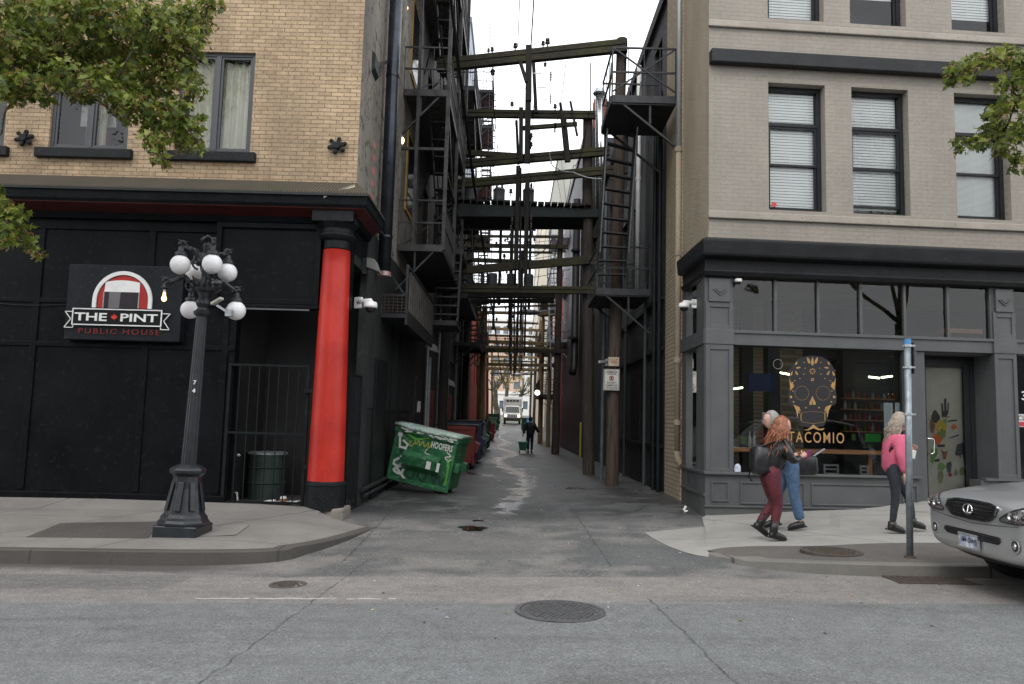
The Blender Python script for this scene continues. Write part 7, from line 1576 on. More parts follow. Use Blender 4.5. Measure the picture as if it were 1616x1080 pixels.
for s_ in (-1, 1):
    mb = MB(); pts = [(.93, .83*s_, 1.03)]+[(x, hw*s_*1.01, z-.04) for x, z, hw in cab[1:5]]+[(-2.15, .76*s_, 1.09)]; bt_ = [(x, .86*s_, 1.02) for x in (.93, .3, -.4, -1.3, -1.9, -2.15)]
    for i in range(5): mb.add([bt_[i], bt_[i+1], pts[i+1], pts[i]], [(0, 1, 2, 3)])
    mb.build('side_window', M_CGL, car)
    mb = MB()
    for i, w_ in ((0, .05), (2, .06), (4, .08)): mb.bar(Vector(pts[i if i else 0]) if i else Vector((.97, .85*s_, 1.02)), Vector(pts[i+1]) if not i else Vector(pts[1]), w_, .03) if i == 0 else mb.bar((pts[i][0], .868*s_, 1.02), pts[i], w_, .03)
    mb.build('pillar', M_SILV if s_ else M_CBLK, car)
    mb = MB(); mb.ball((.78, 1.0*s_, 1.10), .12, 16, 10, (.6, .9, .7)); mb.bar((.8, .86*s_, 1.05), (.8, .95*s_, 1.07), .05); mb.build('mirror', M_SILV, car, smooth=True)
    for wx_ in WX:
        mb = MB(); mb.smooth = True; mb.lathe((wx_, .80*s_, .36), [(.25, -.11), (.34, -.11), (.365, -.08), (.37, 0), (.365, .08), (.34, .11), (.25, .11)], 36, axis='y', cap=False); w__ = mb.build('wheel', M_TYRE, car)
        mb = MB(); mb.lathe((wx_, .80*s_, .36), [(.245, .10*s_), (.25, .08*s_), (.22, .05*s_), (.05, .07*s_), (.04, .09*s_)], 30, axis='y')
        for k in range(5): a = k*2*math.pi/5; mb.bar((wx_, .87*s_, .36), (wx_+.23*math.cos(a), .885*s_, .36+.23*math.sin(a)), .05, .03, up=(0, 1, 0))
        mb.build('rim', M_STEEL, w__)
    for xs0_ in (.9, -.2, -1.25):
        mb = MB(); mb.box(xs0_-.006, xs0_+.006, .915*s_-.004, .915*s_+.004, .4, 1.0); mb.build('door_seam', M_CBLK, car)
dg.update()
from mathutils.bvhtree import BVHTree
bvh = BVHTree.FromPolygons([v.co for v in body.data.vertices], [tuple(p.vertices) for p in body.data.polygons]) if not body.modifiers else BVHTree.FromObject(body, bpy.context.evaluated_depsgraph_get())
def onb(y, z, out=.004):
    "point on the nose of the body at (y, z), seen from the front"
    h = bvh.ray_cast(Vector((4, y, z)), Vector((-1, 0, 0)))
    if h[0] is None: return Vector((2.2, y, z))
    return h[0]+h[1]*out*(1 if h[1].x > 0 else -1)
def bpatch(mb, outline, out=.006, n=10, rows=None):
    "patch of the nose between a lower and upper boundary: outline = (y, z_low, z_high)"
    k = len(outline); m = n
    vs = [onb(y, lerp(a, b, j/m), out) for (y, a, b) in outline for j in range(m+1)]
    mb.add(vs, [(i*(m+1)+j, i*(m+1)+j+1, (i+1)*(m+1)+j+1, (i+1)*(m+1)+j) for i in range(k-1) for j in range(m)])
def yl(pts, n=6):
    o = []
    for p, q in zip(pts, pts[1:]):
        for i in range(n): o.append(tuple(lerp(a, b, i/n) for a, b in zip(p, q)))
    return o+[pts[-1]]
# upper grille, slats and badge
GR = yl([(-.42, .775, .83), (-.31, .71, .85), (-.25, .70, .853), (0, .695, .858), (.25, .70, .853), (.31, .71, .85), (.42, .775, .83)], 4)
mb = MB(); bpatch(mb, GR, .008); gr_ = mb.build('grille', M_CBLK, car, smooth=True)
mb = MB()
for k in range(6):
    f_ = (k+.0)/5; pts = [onb(y, lerp(a+.004, b-.004, f_), .016) for y, a, b in GR]; mb.tube(pts, .0055 if 0 < k < 5 else .007, 6)
mb.build('grille_slats', mat('smoked_chrome', (.10, .10, .105), .25, .1, metal=.9), gr_, smooth=True)
mb = MB(); pts = [onb(y, b+.006, .012) for y, a, b in GR]; mb.tube(pts, .011, 8); mb.build('grille_trim', M_CHR, gr_, smooth=True)
c_ = onb(0, .785, .03); mb = MB(); mb.tube([c_+Vector((0, .075*math.cos(i*math.pi/14), .048*math.sin(i*math.pi/14))) for i in range(29)], .008, 8); mb.tube([c_+Vector((0, .02, .040)), c_+Vector((0, -.015, -.035)), c_+Vector((0, .05, -.030))], .008, 6); mb.build('oval_badge', M_CHR, car, smooth=True)
# bumper intake
BI = yl([(-.46, .535, .575), (-.42, .51, .582), (0, .505, .585), (.42, .51, .582), (.46, .535, .575)])
mb = MB(); bpatch(mb, BI, .006, 5); bi_ = mb.build('bumper_intake', M_CBLK, car, smooth=True)
mb = MB()
for f_ in (.25, .5, .75): mb.tube([onb(y, lerp(a, b, f_), .012) for y, a, b in BI], .005, 6)
mb.build('intake_slats', M_DSTEEL, bi_, smooth=True)
# lower black valance
mb = MB(); rows_v = []
for f_, dx_v, zz_v in ((0, .0, .425), (.35, -.02, .38), (.7, -.12, .30), (1, -.45, .23)):
    rows_v.append([(lerp(2.345, 2.2, (abs(y)/.86)**3)+dx_v-.01, y*(1-.04*f_), zz_v+.02*abs(y)) for y in [(-.86+.086*i) for i in range(21)]])
vs_ = [p for r_ in rows_v for p in r_]; mb.add(vs_, [(i*21+j, i*21+j+1, (i+1)*21+j+1, (i+1)*21+j) for i in range(3) for j in range(20)]); mb.build('valance', M_CBLK, car, smooth=True)
# seams
mb = MB(); mb.tube([onb(y, z, .001) for y, z in [(-.84, .715), (-.7, .705), (-.45, .685), (0, .66), (.45, .685), (.7, .705), (.84, .715)]], .003, 5); mb.build('bumper_seam', M_CBLK, car)
# headlights and fog lights
M_LENS = NT('lamp_lens'); M_LENS.set('Base Color', (.9, .92, .93)); M_LENS.set('Roughness', .03); M_LENS.set('Transmission Weight', .85); M_LENS.set('IOR', 1.3); M_LENS = M_LENS.mat
M_REFL = NT('lamp_reflector'); M_REFL.set('Base Color', M_REFL.mix(M_REFL.ramp(M_REFL.noise(24, 3, rough=.8), [(.42, 0.), (.58, 1.)]), (.25, .26, .27), (.85, .86, .88))); M_REFL.set('Metallic', .9); M_REFL.set('Roughness', .22); M_REFL = M_REFL.mat
for s_ in (-1, 1):
    HL = yl([(.47*s_, .735, .755), (.58*s_, .728, .82), (.68*s_, .728, .862), (.78*s_, .735, .885), (.87*s_, .75, .90)], 5)
    mb = MB(); bpatch(mb, HL, .004, 8); hl_ = mb.build('headlight', M_REFL, car, smooth=True)
    mb = MB(); edge = [onb(y, a, .008) for y, a, b in HL]+[onb(y, b, .008) for y, a, b in HL[::-1]]; mb.tube(edge+[edge[0]], .006, 6); mb.build('surround', M_CBLK, hl_)
    for y, r_ in ((.63, .042), (.76, .055)):
        c_ = onb(y*s_, .788, .006); mb = MB(); mb.lathe(c_, [(r_*.25, -.012), (r_*.5, .0), (r_*.85, .010), (r_, .014)], 20, axis='x', cap=False); mb.build('projector', M_CHR, hl_, smooth=True)
        mb = MB(); mb.ball(c_+Vector((.0, 0, 0)), r_*.42, 12, 8); mb.build('bulb', M_CGL, hl_, smooth=True)
    c_ = onb(.85*s_, .81, .008); mb = MB(); mb.ball(c_, .03, 10, 8, (.5, .8, 1)); mb.build('indicator', mat('amber', (.5, .2, .05), .3), hl_)
    c_ = onb(.66*s_, .535, .0); mb = MB(); mb.lathe(c_, [(.03, -.01), (.045, .004), (.062, .012), (.07, .006)], 24, axis='x', cap=False); fg = mb.build('fog_light', M_SILV, car, smooth=True)
    mb = MB(); mb.lathe(c_, [(.045, .008), (.001, .009)], 20, axis='x', cap=False); mb.build('recess', M_CBLK, fg); mb = MB(); mb.lathe(c_, [(.03, .010), (.02, .018), (.001, .02)], 18, axis='x', cap=False); mb.build('lens', M_REFL, fg, smooth=True)
# number plate
c_ = onb(0, .49, .03); mb = MB(); mb.box(c_.x-.02, c_.x, -.155, .155, .42, .55); pl = mb.build('number_plate', mat('plate_blue_white', (.20, .30, .50), .4, .5, 14, 0, c2=(.62, .66, .72)), car, bevel=.004)
mb = MB(); frame_rect(mb, -.165, .165, -.01, .01, .412, .558, .014); mb.xform(Matrix.Translation((c_.x, 0, 0)) @ Matrix.Rotation(R(90), 4, 'Z')); mb.build('plate_frame', M_CHR, pl)
me_ = text_mesh('184 GWJ', .02, .002); xs_t = [v.co.x for v in me_.vertices]; ys_t = [v.co.y for v in me_.vertices]
mb = MB(); mb.add([(c_.x+.004, lerp(-.13, .13, (v.co.x-min(xs_t))/(max(xs_t)-min(xs_t))), lerp(.455, .515, (v.co.y-min(ys_t))/(max(ys_t)-min(ys_t)))) for v in me_.vertices], [tuple(p.vertices)[::1] for p in me_.polygons]); mb.build('plate_characters', mat('plate_navy', (.01, .025, .12), .5), pl)
mb = MB(); mb.tube([(.98, -.6, 1.04), (1.02, -.1, 1.075)], .008, 5); mb.tube([(.98, .1, 1.06), (1.0, .6, 1.045)], .008, 5); mb.build('wipers', M_CBLK, car)
# ================================================================= PEOPLE
def skin_obj(name, nodes, edges, m_, par, sub=1, root=0, smooth=True):
    "nodes: (x, y, z, r) or (x, y, z, rx, ry); returns a plain mesh object grown by the skin modifier"
    me = bpy.data.meshes.new(name); me.from_pydata([n[:3] for n in nodes], edges, []); o = bpy.data.objects.new(name, me); col.objects.link(o)
    o.modifiers.new('skin', 'SKIN'); sv = me.skin_vertices[0].data
    for i, n in enumerate(nodes): sv[i].radius = (n[3], n[4] if len(n) > 4 else n[3]); sv[i].use_root = (i == root)
    o.modifiers[-1].use_smooth_shade = True
    s_ = o.modifiers.new('sub', 'SUBSURF'); s_.levels = sub; s_.render_levels = sub
    dg = bpy.context.evaluated_depsgraph_get(); dg.update(); nm = bpy.data.meshes.new_from_object(o.evaluated_get(dg)); bpy.data.objects.remove(o)
    mb = MB(); mb.smooth = True; mb.mesh(nm); bpy.data.meshes.remove(nm); return mb
def V(*a): return Vector(a)
def chain(mb, pts, rs, n=8): mb.tube(pts, rs, n)
M_SKIN = mat('skin', (.48, .27, .20), .5, .12, 9, .05, 200, c2=(.55, .33, .25))
def head(mb, c, yaw, pitch, s=1.0):
    "sculpted head: face towards local +x turned by yaw; neck joins below"
    o0 = len(mb.v); n, m = 20, 16
    mb.smooth = True; mb.ball((0, 0, 0), 1, n, m)
    for i in range(o0, len(mb.v)):
        x, y, z = mb.v[i]
        X_, Y_, Z_ = x*.098, y*.076, z*.122
        if z < 0: Y_ *= 1-.28*(-z)**1.5; X_ *= 1-.10*(-z); X_ += .012*(-z)*(1 if x > 0 else -.6)
        if x > .6:
            f = (x-.6)/.4
            if abs(y) < .28 and -.35 < z < .18: X_ += .020*f*(1-abs(y)/.28)*(1-abs(z+.18)/.30 if abs(z+.18) < .3 else 0)
            if .05 < z < .35: X_ += .004*f
            if abs(abs(y)-.4) < .2 and 0 < z+.02 < .2: X_ -= .007*f
            if abs(y) < .35 and abs(z+.58) < .08: X_ += .006*f
            if z < -.8: X_ += .008
        mb.v[i] = (X_, Y_, Z_)
    for sg in (-1, 1):
        mb.ball((-.005, sg*.076, -.005), .03, 8, 6, (.7, .35, 1.0))
        mb.ball((.088, sg*.032, .008), .011, 8, 6)
    M = Matrix.Translation(c) @ Matrix.Rotation(yaw, 4, 'Z') @ Matrix.Rotation(pitch, 4, 'Y') @ Matrix.Scale(s, 4)
    mb.xform(M, o0)
def hand(mb, w, d, palmn, curl=.5, s=1.0):
    "palm and five fingers from wrist w along direction d"
    w = Vector(w); d = Vector(d).normalized(); nrm = Vector(palmn); nrm = (nrm-d*nrm.dot(d)).normalized(); sd = d.cross(nrm)
    mb.smooth = True; chain(mb, [w-d*.02, w+d*.03*s, w+d*.075*s, w+d*.09*s], [.024*s, .032*s, .038*s, .028*s], 8)
    for k, L in enumerate((.068, .078, .074, .058)):
        b = w+d*.08*s+sd*(.028-.0185*k)*s; p = [b]; dd = d.copy()
        for j in range(3): dd = (dd+nrm*curl*.55).normalized(); p.append(p[-1]+dd*L*s/3)
        chain(mb, p, [.0095*s, .009*s, .008*s, .006*s], 6)
    b = w+d*.03*s+sd*.03*s; p = [b, b+(sd*.6+d*.6+nrm*.3)*.035*s, b+(sd*.6+d*1.2+nrm*.7)*.048*s]; chain(mb, p, [.012*s, .011*s, .008*s], 6)
def foot_on(u, v, fz=zR):
    return foot_g(u, v, fz)
def foot_unused(u, v, fz=zR):
    z = .1
    for _ in range(6): q = atz(u, v, z); z = fz(q.x, q.y)
    return Vector((q.x, q.y, z))
def person(label, loc, rz, J, clothes, hair, cat='person', sc_=1.0, hd=(0, 0), curl=.5):
    "J: joint dict in metres, local +x forward. clothes: list of (name, material, nodes, edges)"
    t = thing('person', label, cat, loc, None, rz, True); t.scale = (sc_,)*3
    j = {k: Vector(v) for k, v in J.items()}
    nodes = []; idx = {}
    def nd(k, r, r2=None): idx[k] = len(nodes); nodes.append((*j[k], r, r2 or r))
    nd('pelvis', .085); nd('waist', .078); nd('chest', .088); nd('neck', .048); nd('head', .05)
    E_ = [(0, 1), (1, 2), (2, 3), (3, 4)]
    for s_ in 'lr':
        nd('sh'+s_, .045); nd('el'+s_, .032); nd('wr'+s_, .024); nd('hp'+s_, .062); nd('kn'+s_, .038); nd('an'+s_, .030); nd('toe'+s_, .025)
        E_ += [(2, idx['sh'+s_]), (idx['sh'+s_], idx['el'+s_]), (idx['el'+s_], idx['wr'+s_]), (0, idx['hp'+s_]), (idx['hp'+s_], idx['kn'+s_]), (idx['kn'+s_], idx['an'+s_]), (idx['an'+s_], idx['toe'+s_])]
    mb = skin_obj('body', nodes, E_, M_SKIN, t); head(mb, j['head']+V(.01, 0, .07), hd[0], hd[1])
    for s_ in 'lr': hand(mb, j['wr'+s_], j['wr'+s_]-j['el'+s_], (0, 1 if s_ == 'r' else -1, 0), curl)
    mb.build('body', M_SKIN, t)
    mb = MB(); mb.smooth = True
    M = Matrix.Translation(j['head']+V(.01, 0, .07)) @ Matrix.Rotation(hd[0], 4, 'Z')
    for sg in (-1, 1): mb.ball(M@V(.096, sg*.032, .010), .0065, 6, 5)
    mb.build('eyes', M_INK, t)
    def garment(name, m_, ks, ed, sub=1):
        nn = [(*(j[k] if isinstance(k, str) else k), r, r2) for k, r, r2 in ks]; g = skin_obj(name, nn, ed, m_, t, sub)
        for i, p_ in enumerate(g.v):
            q = Vector(p_); k = mnoise.noise(Vector((q.x*14, q.y*14, q.z*30)))*.011+mnoise.noise(q*7)*.007; g.v[i] = (p_[0]+k, p_[1]+k*.7, p_[2]+k*.3)
        return g.build(name, m_, t)
    for c_ in clothes: c_(garment, j, t)
    hair(j, t)
    return t
def trousers(m_, w=1.0, flare=0, top=.0):
    def f(garment, j, t):
        ks = [('pelvis', .160*w, .160*w), (j['waist']+V(0, 0, .03), .135*w, .135*w)]
        for s_ in 'lr':
            k = len(ks); up = j['hp'+s_]; kn = j['kn'+s_]; an = j['an'+s_]
            ks += [('hp'+s_, .115*w, .115*w), ((up+kn)/2, .095*w, .095*w), ('kn'+s_, .072*w, .072*w), ((kn+an)/2, .066*w+flare, .066*w+flare), (an+(kn-an)*.10, .054*w+flare, .054*w+flare)]
        ed = [(0, 1), (0, 2), (2, 3), (3, 4), (4, 5), (5, 6), (0, 7), (7, 8), (8, 9), (9, 10), (10, 11)]; garment('trousers', m_, ks, ed)
    return f
def jacket(m_, w=1.0, hem=.0, name='jacket', sl=1.0):
    def f(garment, j, t):
        lo = j['pelvis']+(j['waist']-j['pelvis'])*.35-V(0, 0, hem)
        ks = [('chest', .175*w, .175*w), ('waist', .155*w, .155*w), (lo, .175*w, .175*w), (j['chest']+(j['neck']-j['chest'])*.6, .10*w, .10*w), (j['chest']+(j['neck']-j['chest'])*.95, .066, .066)]
        ed = [(0, 1), (1, 2), (0, 3), (3, 4)]
        for s_ in 'lr':
            k = len(ks); ks += [('sh'+s_, .088*w, .088*w), ((j['sh'+s_]+j['el'+s_])/2, .072*w, .072*w), ('el'+s_, .064*w, .064*w), ((j['el'+s_]+j['wr'+s_])/2, .056*w, .056*w), (j['el'+s_]+(j['wr'+s_]-j['el'+s_])*.93, .046*w, .046*w)]
            ed += [(0, k), (k, k+1), (k+1, k+2), (k+2, k+3), (k+3, k+4)]
        garment(name, m_, ks, ed)
    return f
def shoes(m_, shaft=0.0, heel=.02):
    def f(garment, j, t):
        for s_ in 'lr':
            an, to = j['an'+s_], j['toe'+s_]; d = (to-an); d2 = V(d.x, d.y, 0).normalized(); side = V(-d2.y, d2.x, 0); dn = (d-d2*d.dot(d2)); L = .26
            fw = (to-an).normalized(); h0 = an+V(0, 0, -.055)
            mb = MB(); mb.smooth = True
            base = an-fw*.035+V(0, 0, -.02); tip = to+fw*.045
            chain(mb, [base-fw*.02, base, an+V(0, 0, -.012), lerp(an, to, .55)+V(0, 0, -.0), to, tip], [.02, .046, .05, .045, .040, .016], 10)
            if shaft: chain(mb, [an-V(0, 0, .03), an+(j['kn'+s_]-an).normalized()*shaft], [.052, .056], 10)
            o_ = mb.build('shoe', m_, t)
            s2 = MB(); up = fw.cross(side).normalized(); up = up if up.z > 0 else -up; a = base-fw*.03-up*.035; b = tip+fw*.005-up*.018
            s2.hexa([a-side*.036-up*.018, b-side*.02-up*.018, b+side*.02-up*.018, a+side*.036-up*.018, a-side*.038, b-side*.022, b+side*.022, a+side*.038]); s2.build('sole', M_CBLK, o_)
    return f
def strands(m_, name, roots, end_fn, n, r, seed, wav=.012, k=9):
    def f(j, t):
        rnd = random.Random(seed); mb = MB(); mb.smooth = True
        for i in range(n):
            p0, p1, p2 = roots(j, rnd); ph = rnd.random()*6; pts = []
            for q in range(k+1):
                s_ = q/k; p = p0*(1-s_)**2+p1*2*s_*(1-s_)+p2*s_*s_; p = p+V(math.sin(s_*14+ph), math.cos(s_*12+ph*1.3), 0)*wav*s_; pts.append(p)
            mb.tube(pts, [r*(1-.6*(q/k)**2) for q in range(k+1)], 5, True)
        mb.build(name, m_, t)
    return f
M_HRED = mat('auburn_hair', (.14, .045, .018), .45, .4, 30, .2, 150, c2=(.34, .12, .05)); M_HGREY = mat('grey_hair', (.24, .23, .22), .5, .3, 30, .2, 150); M_HBL = mat('grey_blond_hair', (.30, .25, .20), .5, .3, 30, .2, 150)
M_LEA = mat('black_leather', (.018, .018, .02), .32, .4, 12, .6, 22); M_MAR = mat('maroon_cloth', (.085, .010, .018), .75, .25, 12, .3, 60); M_JEAN = mat('blue_denim', (.065, .12, .21), .85, .3, 14, .3, 90); M_BOOT = mat('black_boot', (.012, .012, .013), .4, .3, 9, .2, 60)
M_PINK = mat('pink_cloth', (.56, .11, .19), .8, .12, 9, .35, 40); M_BJEAN = mat('black_jeans', (.016, .019, .026), .8, .3, 12, .3, 80); M_DJAC = mat('dark_coat', (.014, .015, .02), .75, .3, 9, .3, 50)
def cap_hair(m_, thick=1.0, name='hair'):
    def f(j, t, yaw=0):
        c = j['head']+V(.0, 0, .08); mb = MB(); mb.smooth = True; o0 = 0; mb.ball((0, 0, 0), 1, 18, 14)
        for i in range(len(mb.v)):
            x, y, z = mb.v[i]; k = 1+.03*mnoise.noise(Vector((x*6, y*6, z*6))); cut = 1.0
            X_, Y_, Z_ = x*.112*k, y*.092*k, z*.130*k
            if x > .35 and z < .45: X_ = min(X_, .045)
            if z < -.6: Z_ = -.085
            mb.v[i] = (X_-.012, Y_, Z_+.012)
        mb.xform(Matrix.Translation(c) @ Matrix.Rotation(yaw, 4, 'Z')); mb.build(name, m_, t)
    return f
# --- woman with long auburn hair, walking right, head bent over her phone
b0 = foot_on(1216, 853)
J1 = dict(pelvis=(-.02, 0, .86), waist=(.02, 0, 1.0), chest=(.09, 0, 1.20), neck=(.15, 0, 1.36), head=(.18, 0, 1.42),
    shl=(.09, .16, 1.27), ell=(.20, .19, 1.04), wrl=(.36, .12, 1.09), shr=(.12, -.16, 1.27), elr=(.22, -.20, 1.03), wrr=(.38, -.12, 1.10),
    hpl=(-.01, .09, .82), knl=(.10, .09, .49), anl=(-.14, .08, .19), toel=(-.03, .08, .09), hpr=(-.01, -.09, .82), knr=(.06, -.09, .48), anr=(-.01, -.09, .10), toer=(.13, -.10, .045))
def hair1(j, t):
    c = j['head']+V(.0, 0, .08)
    cap_hair(M_HRED)(j, t)
    def rt(j_, rnd):
        a = rnd.uniform(1.2, 5.1); el = rnd.uniform(-.1, 1.35); p0 = c+V(.105*math.cos(a)*math.cos(el), .09*math.sin(a)*math.cos(el), .115*math.sin(el))
        out = V(math.cos(a), math.sin(a), 0); p1 = p0+out*.07+V(-.02, 0, -.12); p2 = p0+out*rnd.uniform(.02, .10)+V(-.06+rnd.uniform(-.07, .05), rnd.uniform(-.05, .05), -rnd.uniform(.30, .52)); return p0, p1, p2
    strands(M_HRED, 'hair_locks', rt, None, 300, .008, 3, .024)(j, t)
def pack1(garment, j, t):
    bk = MB(); c = j['chest']+V(-.22, 0, -.16); bk.smooth = True; bk.ball(c, 1, 20, 16, (1, 1, 1)); bk.v = [(c.x+math.copysign(abs(p[0]-c.x)**.55, p[0]-c.x)*.13, c.y+math.copysign(abs(p[1]-c.y)**.55, p[1]-c.y)*.14, c.z+math.copysign(abs(p[2]-c.z)**.6, p[2]-c.z)*.20) for p in bk.v]
    for i, p_ in enumerate(bk.v): q = Vector(p_); k = mnoise.noise(q*9)*.02; bk.v[i] = (p_[0]+k, p_[1]+k, p_[2]+k)
    b_ = bk.build('backpack', M_LEA, t); mb = MB()
    for sg in (-1, 1): mb.tube([c+V(-.02, sg*.1, .18), j['chest']+V(.02, sg*.13, .13), j['chest']+V(.13, sg*.13, .0), c+V(.06, sg*.13, -.15)], .014, 6)
    mb.tube([c+V(-.12, .02, -.1), c+V(-.15, .05, -.22), c+V(-.1, .05, -.28)], .008, 5); mb.build('straps', M_BLK, b_)
def phone1(garment, j, t):
    w_ = j['wrr']; mb = MB(); mb.obox(w_+V(.11, .03, .03), .075, .012, .14, Matrix.Rotation(R(50), 3, 'Y')); mb.build('phone', mat('phone_purple', (.12, .02, .07), .3), t, bevel=.006)
w1 = person('woman with long auburn hair, black leather jacket and maroon trousers, walking past the skull window', b0, R(8), J1,
    [trousers(M_MAR, .98), jacket(M_LEA, .98, .06), shoes(M_BOOT, .17), pack1, phone1], hair1, hd=(0, R(22)), curl=.9)
# --- grey haired person in jeans walking left behind her
b1 = foot_on(1258, 836)
J2 = dict(pelvis=(.10, 0, .88), waist=(.15, 0, 1.02), chest=(.24, 0, 1.24), neck=(.32, 0, 1.40), head=(.36, 0, 1.46),
    shl=(.24, .17, 1.31), ell=(.22, .22, 1.05), wrl=(.40, .2, .98), shr=(.22, -.17, 1.31), elr=(.08, -.22, 1.06), wrr=(-.02, -.22, .86),
    hpl=(.10, .09, .84), knl=(.07, .09, .48), anl=(-.02, .09, .10), toel=(.12, .09, .045), hpr=(.11, -.09, .84), knr=(.24, -.09, .50), anr=(.27, -.09, .10), toer=(.41, -.09, .045))
def hair2(j, t):
    cap_hair(M_HGREY)(j, t); c = j['head']+V(.0, 0, .08)
    def rt(j_, rnd):
        a = rnd.uniform(1.5, 4.8); p0 = c+V(.1*math.cos(a), .085*math.sin(a), .02); return p0, p0+V(-.03, 0, -.06), p0+V(-.04, 0, -rnd.uniform(.1, .17))
    strands(M_HGREY, 'hair_locks', rt, None, 60, .011, 5, .006)(j, t)
def bag2(garment, j, t):
    c = j['wrr']+V(-.20, -.05, .04); mb = MB(); mb.smooth = True; mb.ball(c, 1, 20, 16, (1, 1, 1)); mb.v = [(c.x+math.copysign(abs(p[0]-c.x)**.6, p[0]-c.x)*.19, c.y+math.copysign(abs(p[1]-c.y)**.6, p[1]-c.y)*.07, c.z+math.copysign(abs(p[2]-c.z)**.5, p[2]-c.z)*.15) for p in mb.v]
    for i, p_ in enumerate(mb.v): q = Vector(p_); k = mnoise.noise(q*8)*.03; mb.v[i] = (p_[0]+k, p_[1]+k*.4, p_[2]+k)
    b_ = mb.build('shoulder_bag', M_LEA, t); mb = MB(); mb.tube([j['shr']+V(0, -.03, .04), j['wrr']+V(-.02, -.08, .12), c+V(.08, -.05, .1)], .013, 6); mb.build('bag_strap', mat('grey_strap', (.3, .3, .32), .6), b_)
    mb = MB(); mb.bar(c+V(-.12, -.02, .12), c+V(-.30, -.02, .24), .05, .02); mb.build('umbrella', mat('umbrella_grey', (.25, .25, .28), .5), b_, bevel=.008)
w2_ = person('grey haired person in blue jeans and dark coat, half hidden behind the auburn haired woman', b1, R(180), J2, [trousers(M_JEAN, 1.08, .012), jacket(M_DJAC, 1.04, .12), shoes(M_BOOT), bag2], hair2, hd=(0, R(12)))
# --- woman in pink jacket behind the post
b2 = foot_on(1405, 841)
J3 = dict(pelvis=(.05, 0, .86), waist=(.05, 0, 1.0), chest=(.06, 0, 1.21), neck=(.13, 0, 1.38), head=(.17, 0, 1.44),
    shl=(.10, .16, 1.28), ell=(.20, .2, 1.04), wrl=(.32, .14, 1.12), shr=(.05, -.165, 1.28), elr=(.06, -.22, 1.02), wrr=(.12, -.20, .80),
    hpl=(.07, .09, .82), knl=(.30, .09, .50), anl=(.36, .09, .13), toel=(.49, .09, .09), hpr=(.04, -.09, .82), knr=(.04, -.09, .48), anr=(-.02, -.09, .10), toer=(.12, -.09, .045))
def hair3(j, t):
    cap_hair(M_HBL)(j, t); c = j['head']+V(.0, 0, .08)
    def rt(j_, rnd):
        a = rnd.uniform(1.4, 4.9); el = rnd.uniform(-.2, 1.2); p0 = c+V(.105*math.cos(a)*math.cos(el), .088*math.sin(a)*math.cos(el), .115*math.sin(el)); return p0, p0+V(-.07, 0, -.08), p0+V(-.10+rnd.uniform(-.03, .05), rnd.uniform(-.03, .03), -rnd.uniform(.16, .42))
    strands(M_HBL, 'hair_locks', rt, None, 220, .0075, 9, .014)(j, t)
def bag3(garment, j, t):
    c = j['wrl']+V(.06, -.02, -.05); mb = MB(); mb.obox(c, .06, .12, .12, Matrix.Rotation(.2, 3, 'Y')); mb.build('held_paper', M_WHITED, t, bevel=.01)
w3_ = person('woman in pink jacket and black jeans striding right behind the steel sign post', b2, R(0), J3, [trousers(M_BJEAN, .86), jacket(M_PINK, .98, .12), shoes(M_BOOT, .06), bag3], hair3, hd=(0, R(14)), curl=.4)
# --- far walker with a trolley
b3 = atz(836, 718, 0); b3.z = G(b3.x, b3.y)
J4 = dict(pelvis=(.0, 0, .90), waist=(.0, 0, 1.04), chest=(.02, 0, 1.28), neck=(.03, 0, 1.46), head=(.05, 0, 1.53),
    shl=(.0, .18, 1.38), ell=(-.04, .28, 1.12), wrl=(-.08, .33, .90), shr=(.0, -.18, 1.38), elr=(.0, -.30, 1.14), wrr=(.06, -.42, .98),
    hpl=(.0, .09, .86), knl=(.03, .09, .49), anl=(-.04, .09, .10), toel=(.10, .09, .045), hpr=(.0, -.09, .86), knr=(.08, -.09, .50), anr=(.08, -.09, .10), toer=(.22, -.09, .045))
person('person in a black coat and hat walking away down the alley', b3, R(92), J4, [trousers(M_BJEAN, 1.0), jacket(M_DJAC, 1.25, .22, 'coat'), shoes(M_BOOT)], lambda j, t: cap_hair(mat('black_hat', (.01, .01, .012), .8))(j, t), hd=(0, R(5)))
q = at(825, 712, b3.y); t = thing('trolley_crate', 'small green crate on wheels pulled beside the walker in the alley', 'crate trolley', (q.x, b3.y-.1, G(q.x, b3.y)))
x, y, z = q.x, b3.y-.1, G(q.x, b3.y)
mb = MB(); mb.hexa([(x-.16, y-.2, z+.16), (x+.16, y-.2, z+.16), (x+.16, y+.2, z+.16), (x-.16, y+.2, z+.16), (x-.22, y-.24, z+.52), (x+.22, y-.24, z+.52), (x+.22, y+.24, z+.52), (x-.22, y+.24, z+.52)]); mb.build('crate', mat('crate_green', (.02, .14, .08), .5), t, bevel=.01)
mb = MB(); mb.box(x-.24, x+.24, y-.26, y+.26, z+.50, z+.56); mb.build('rim', mat('crate_green2', (.03, .2, .11), .5), t)
for sx in (-.16, .16): mb = MB(); mb.lathe((x+sx, y-.1, z+.08), [(.08, -.02), (.08, .02)], 14, axis='x'); mb.build('wheel', M_CBLK, t)
mb = MB(); mb.tube([(x+.1, y+.2, z+.5), (x+.2, y+.2, z+.92)], .012, 6); mb.build('handle', M_STEEL, t)

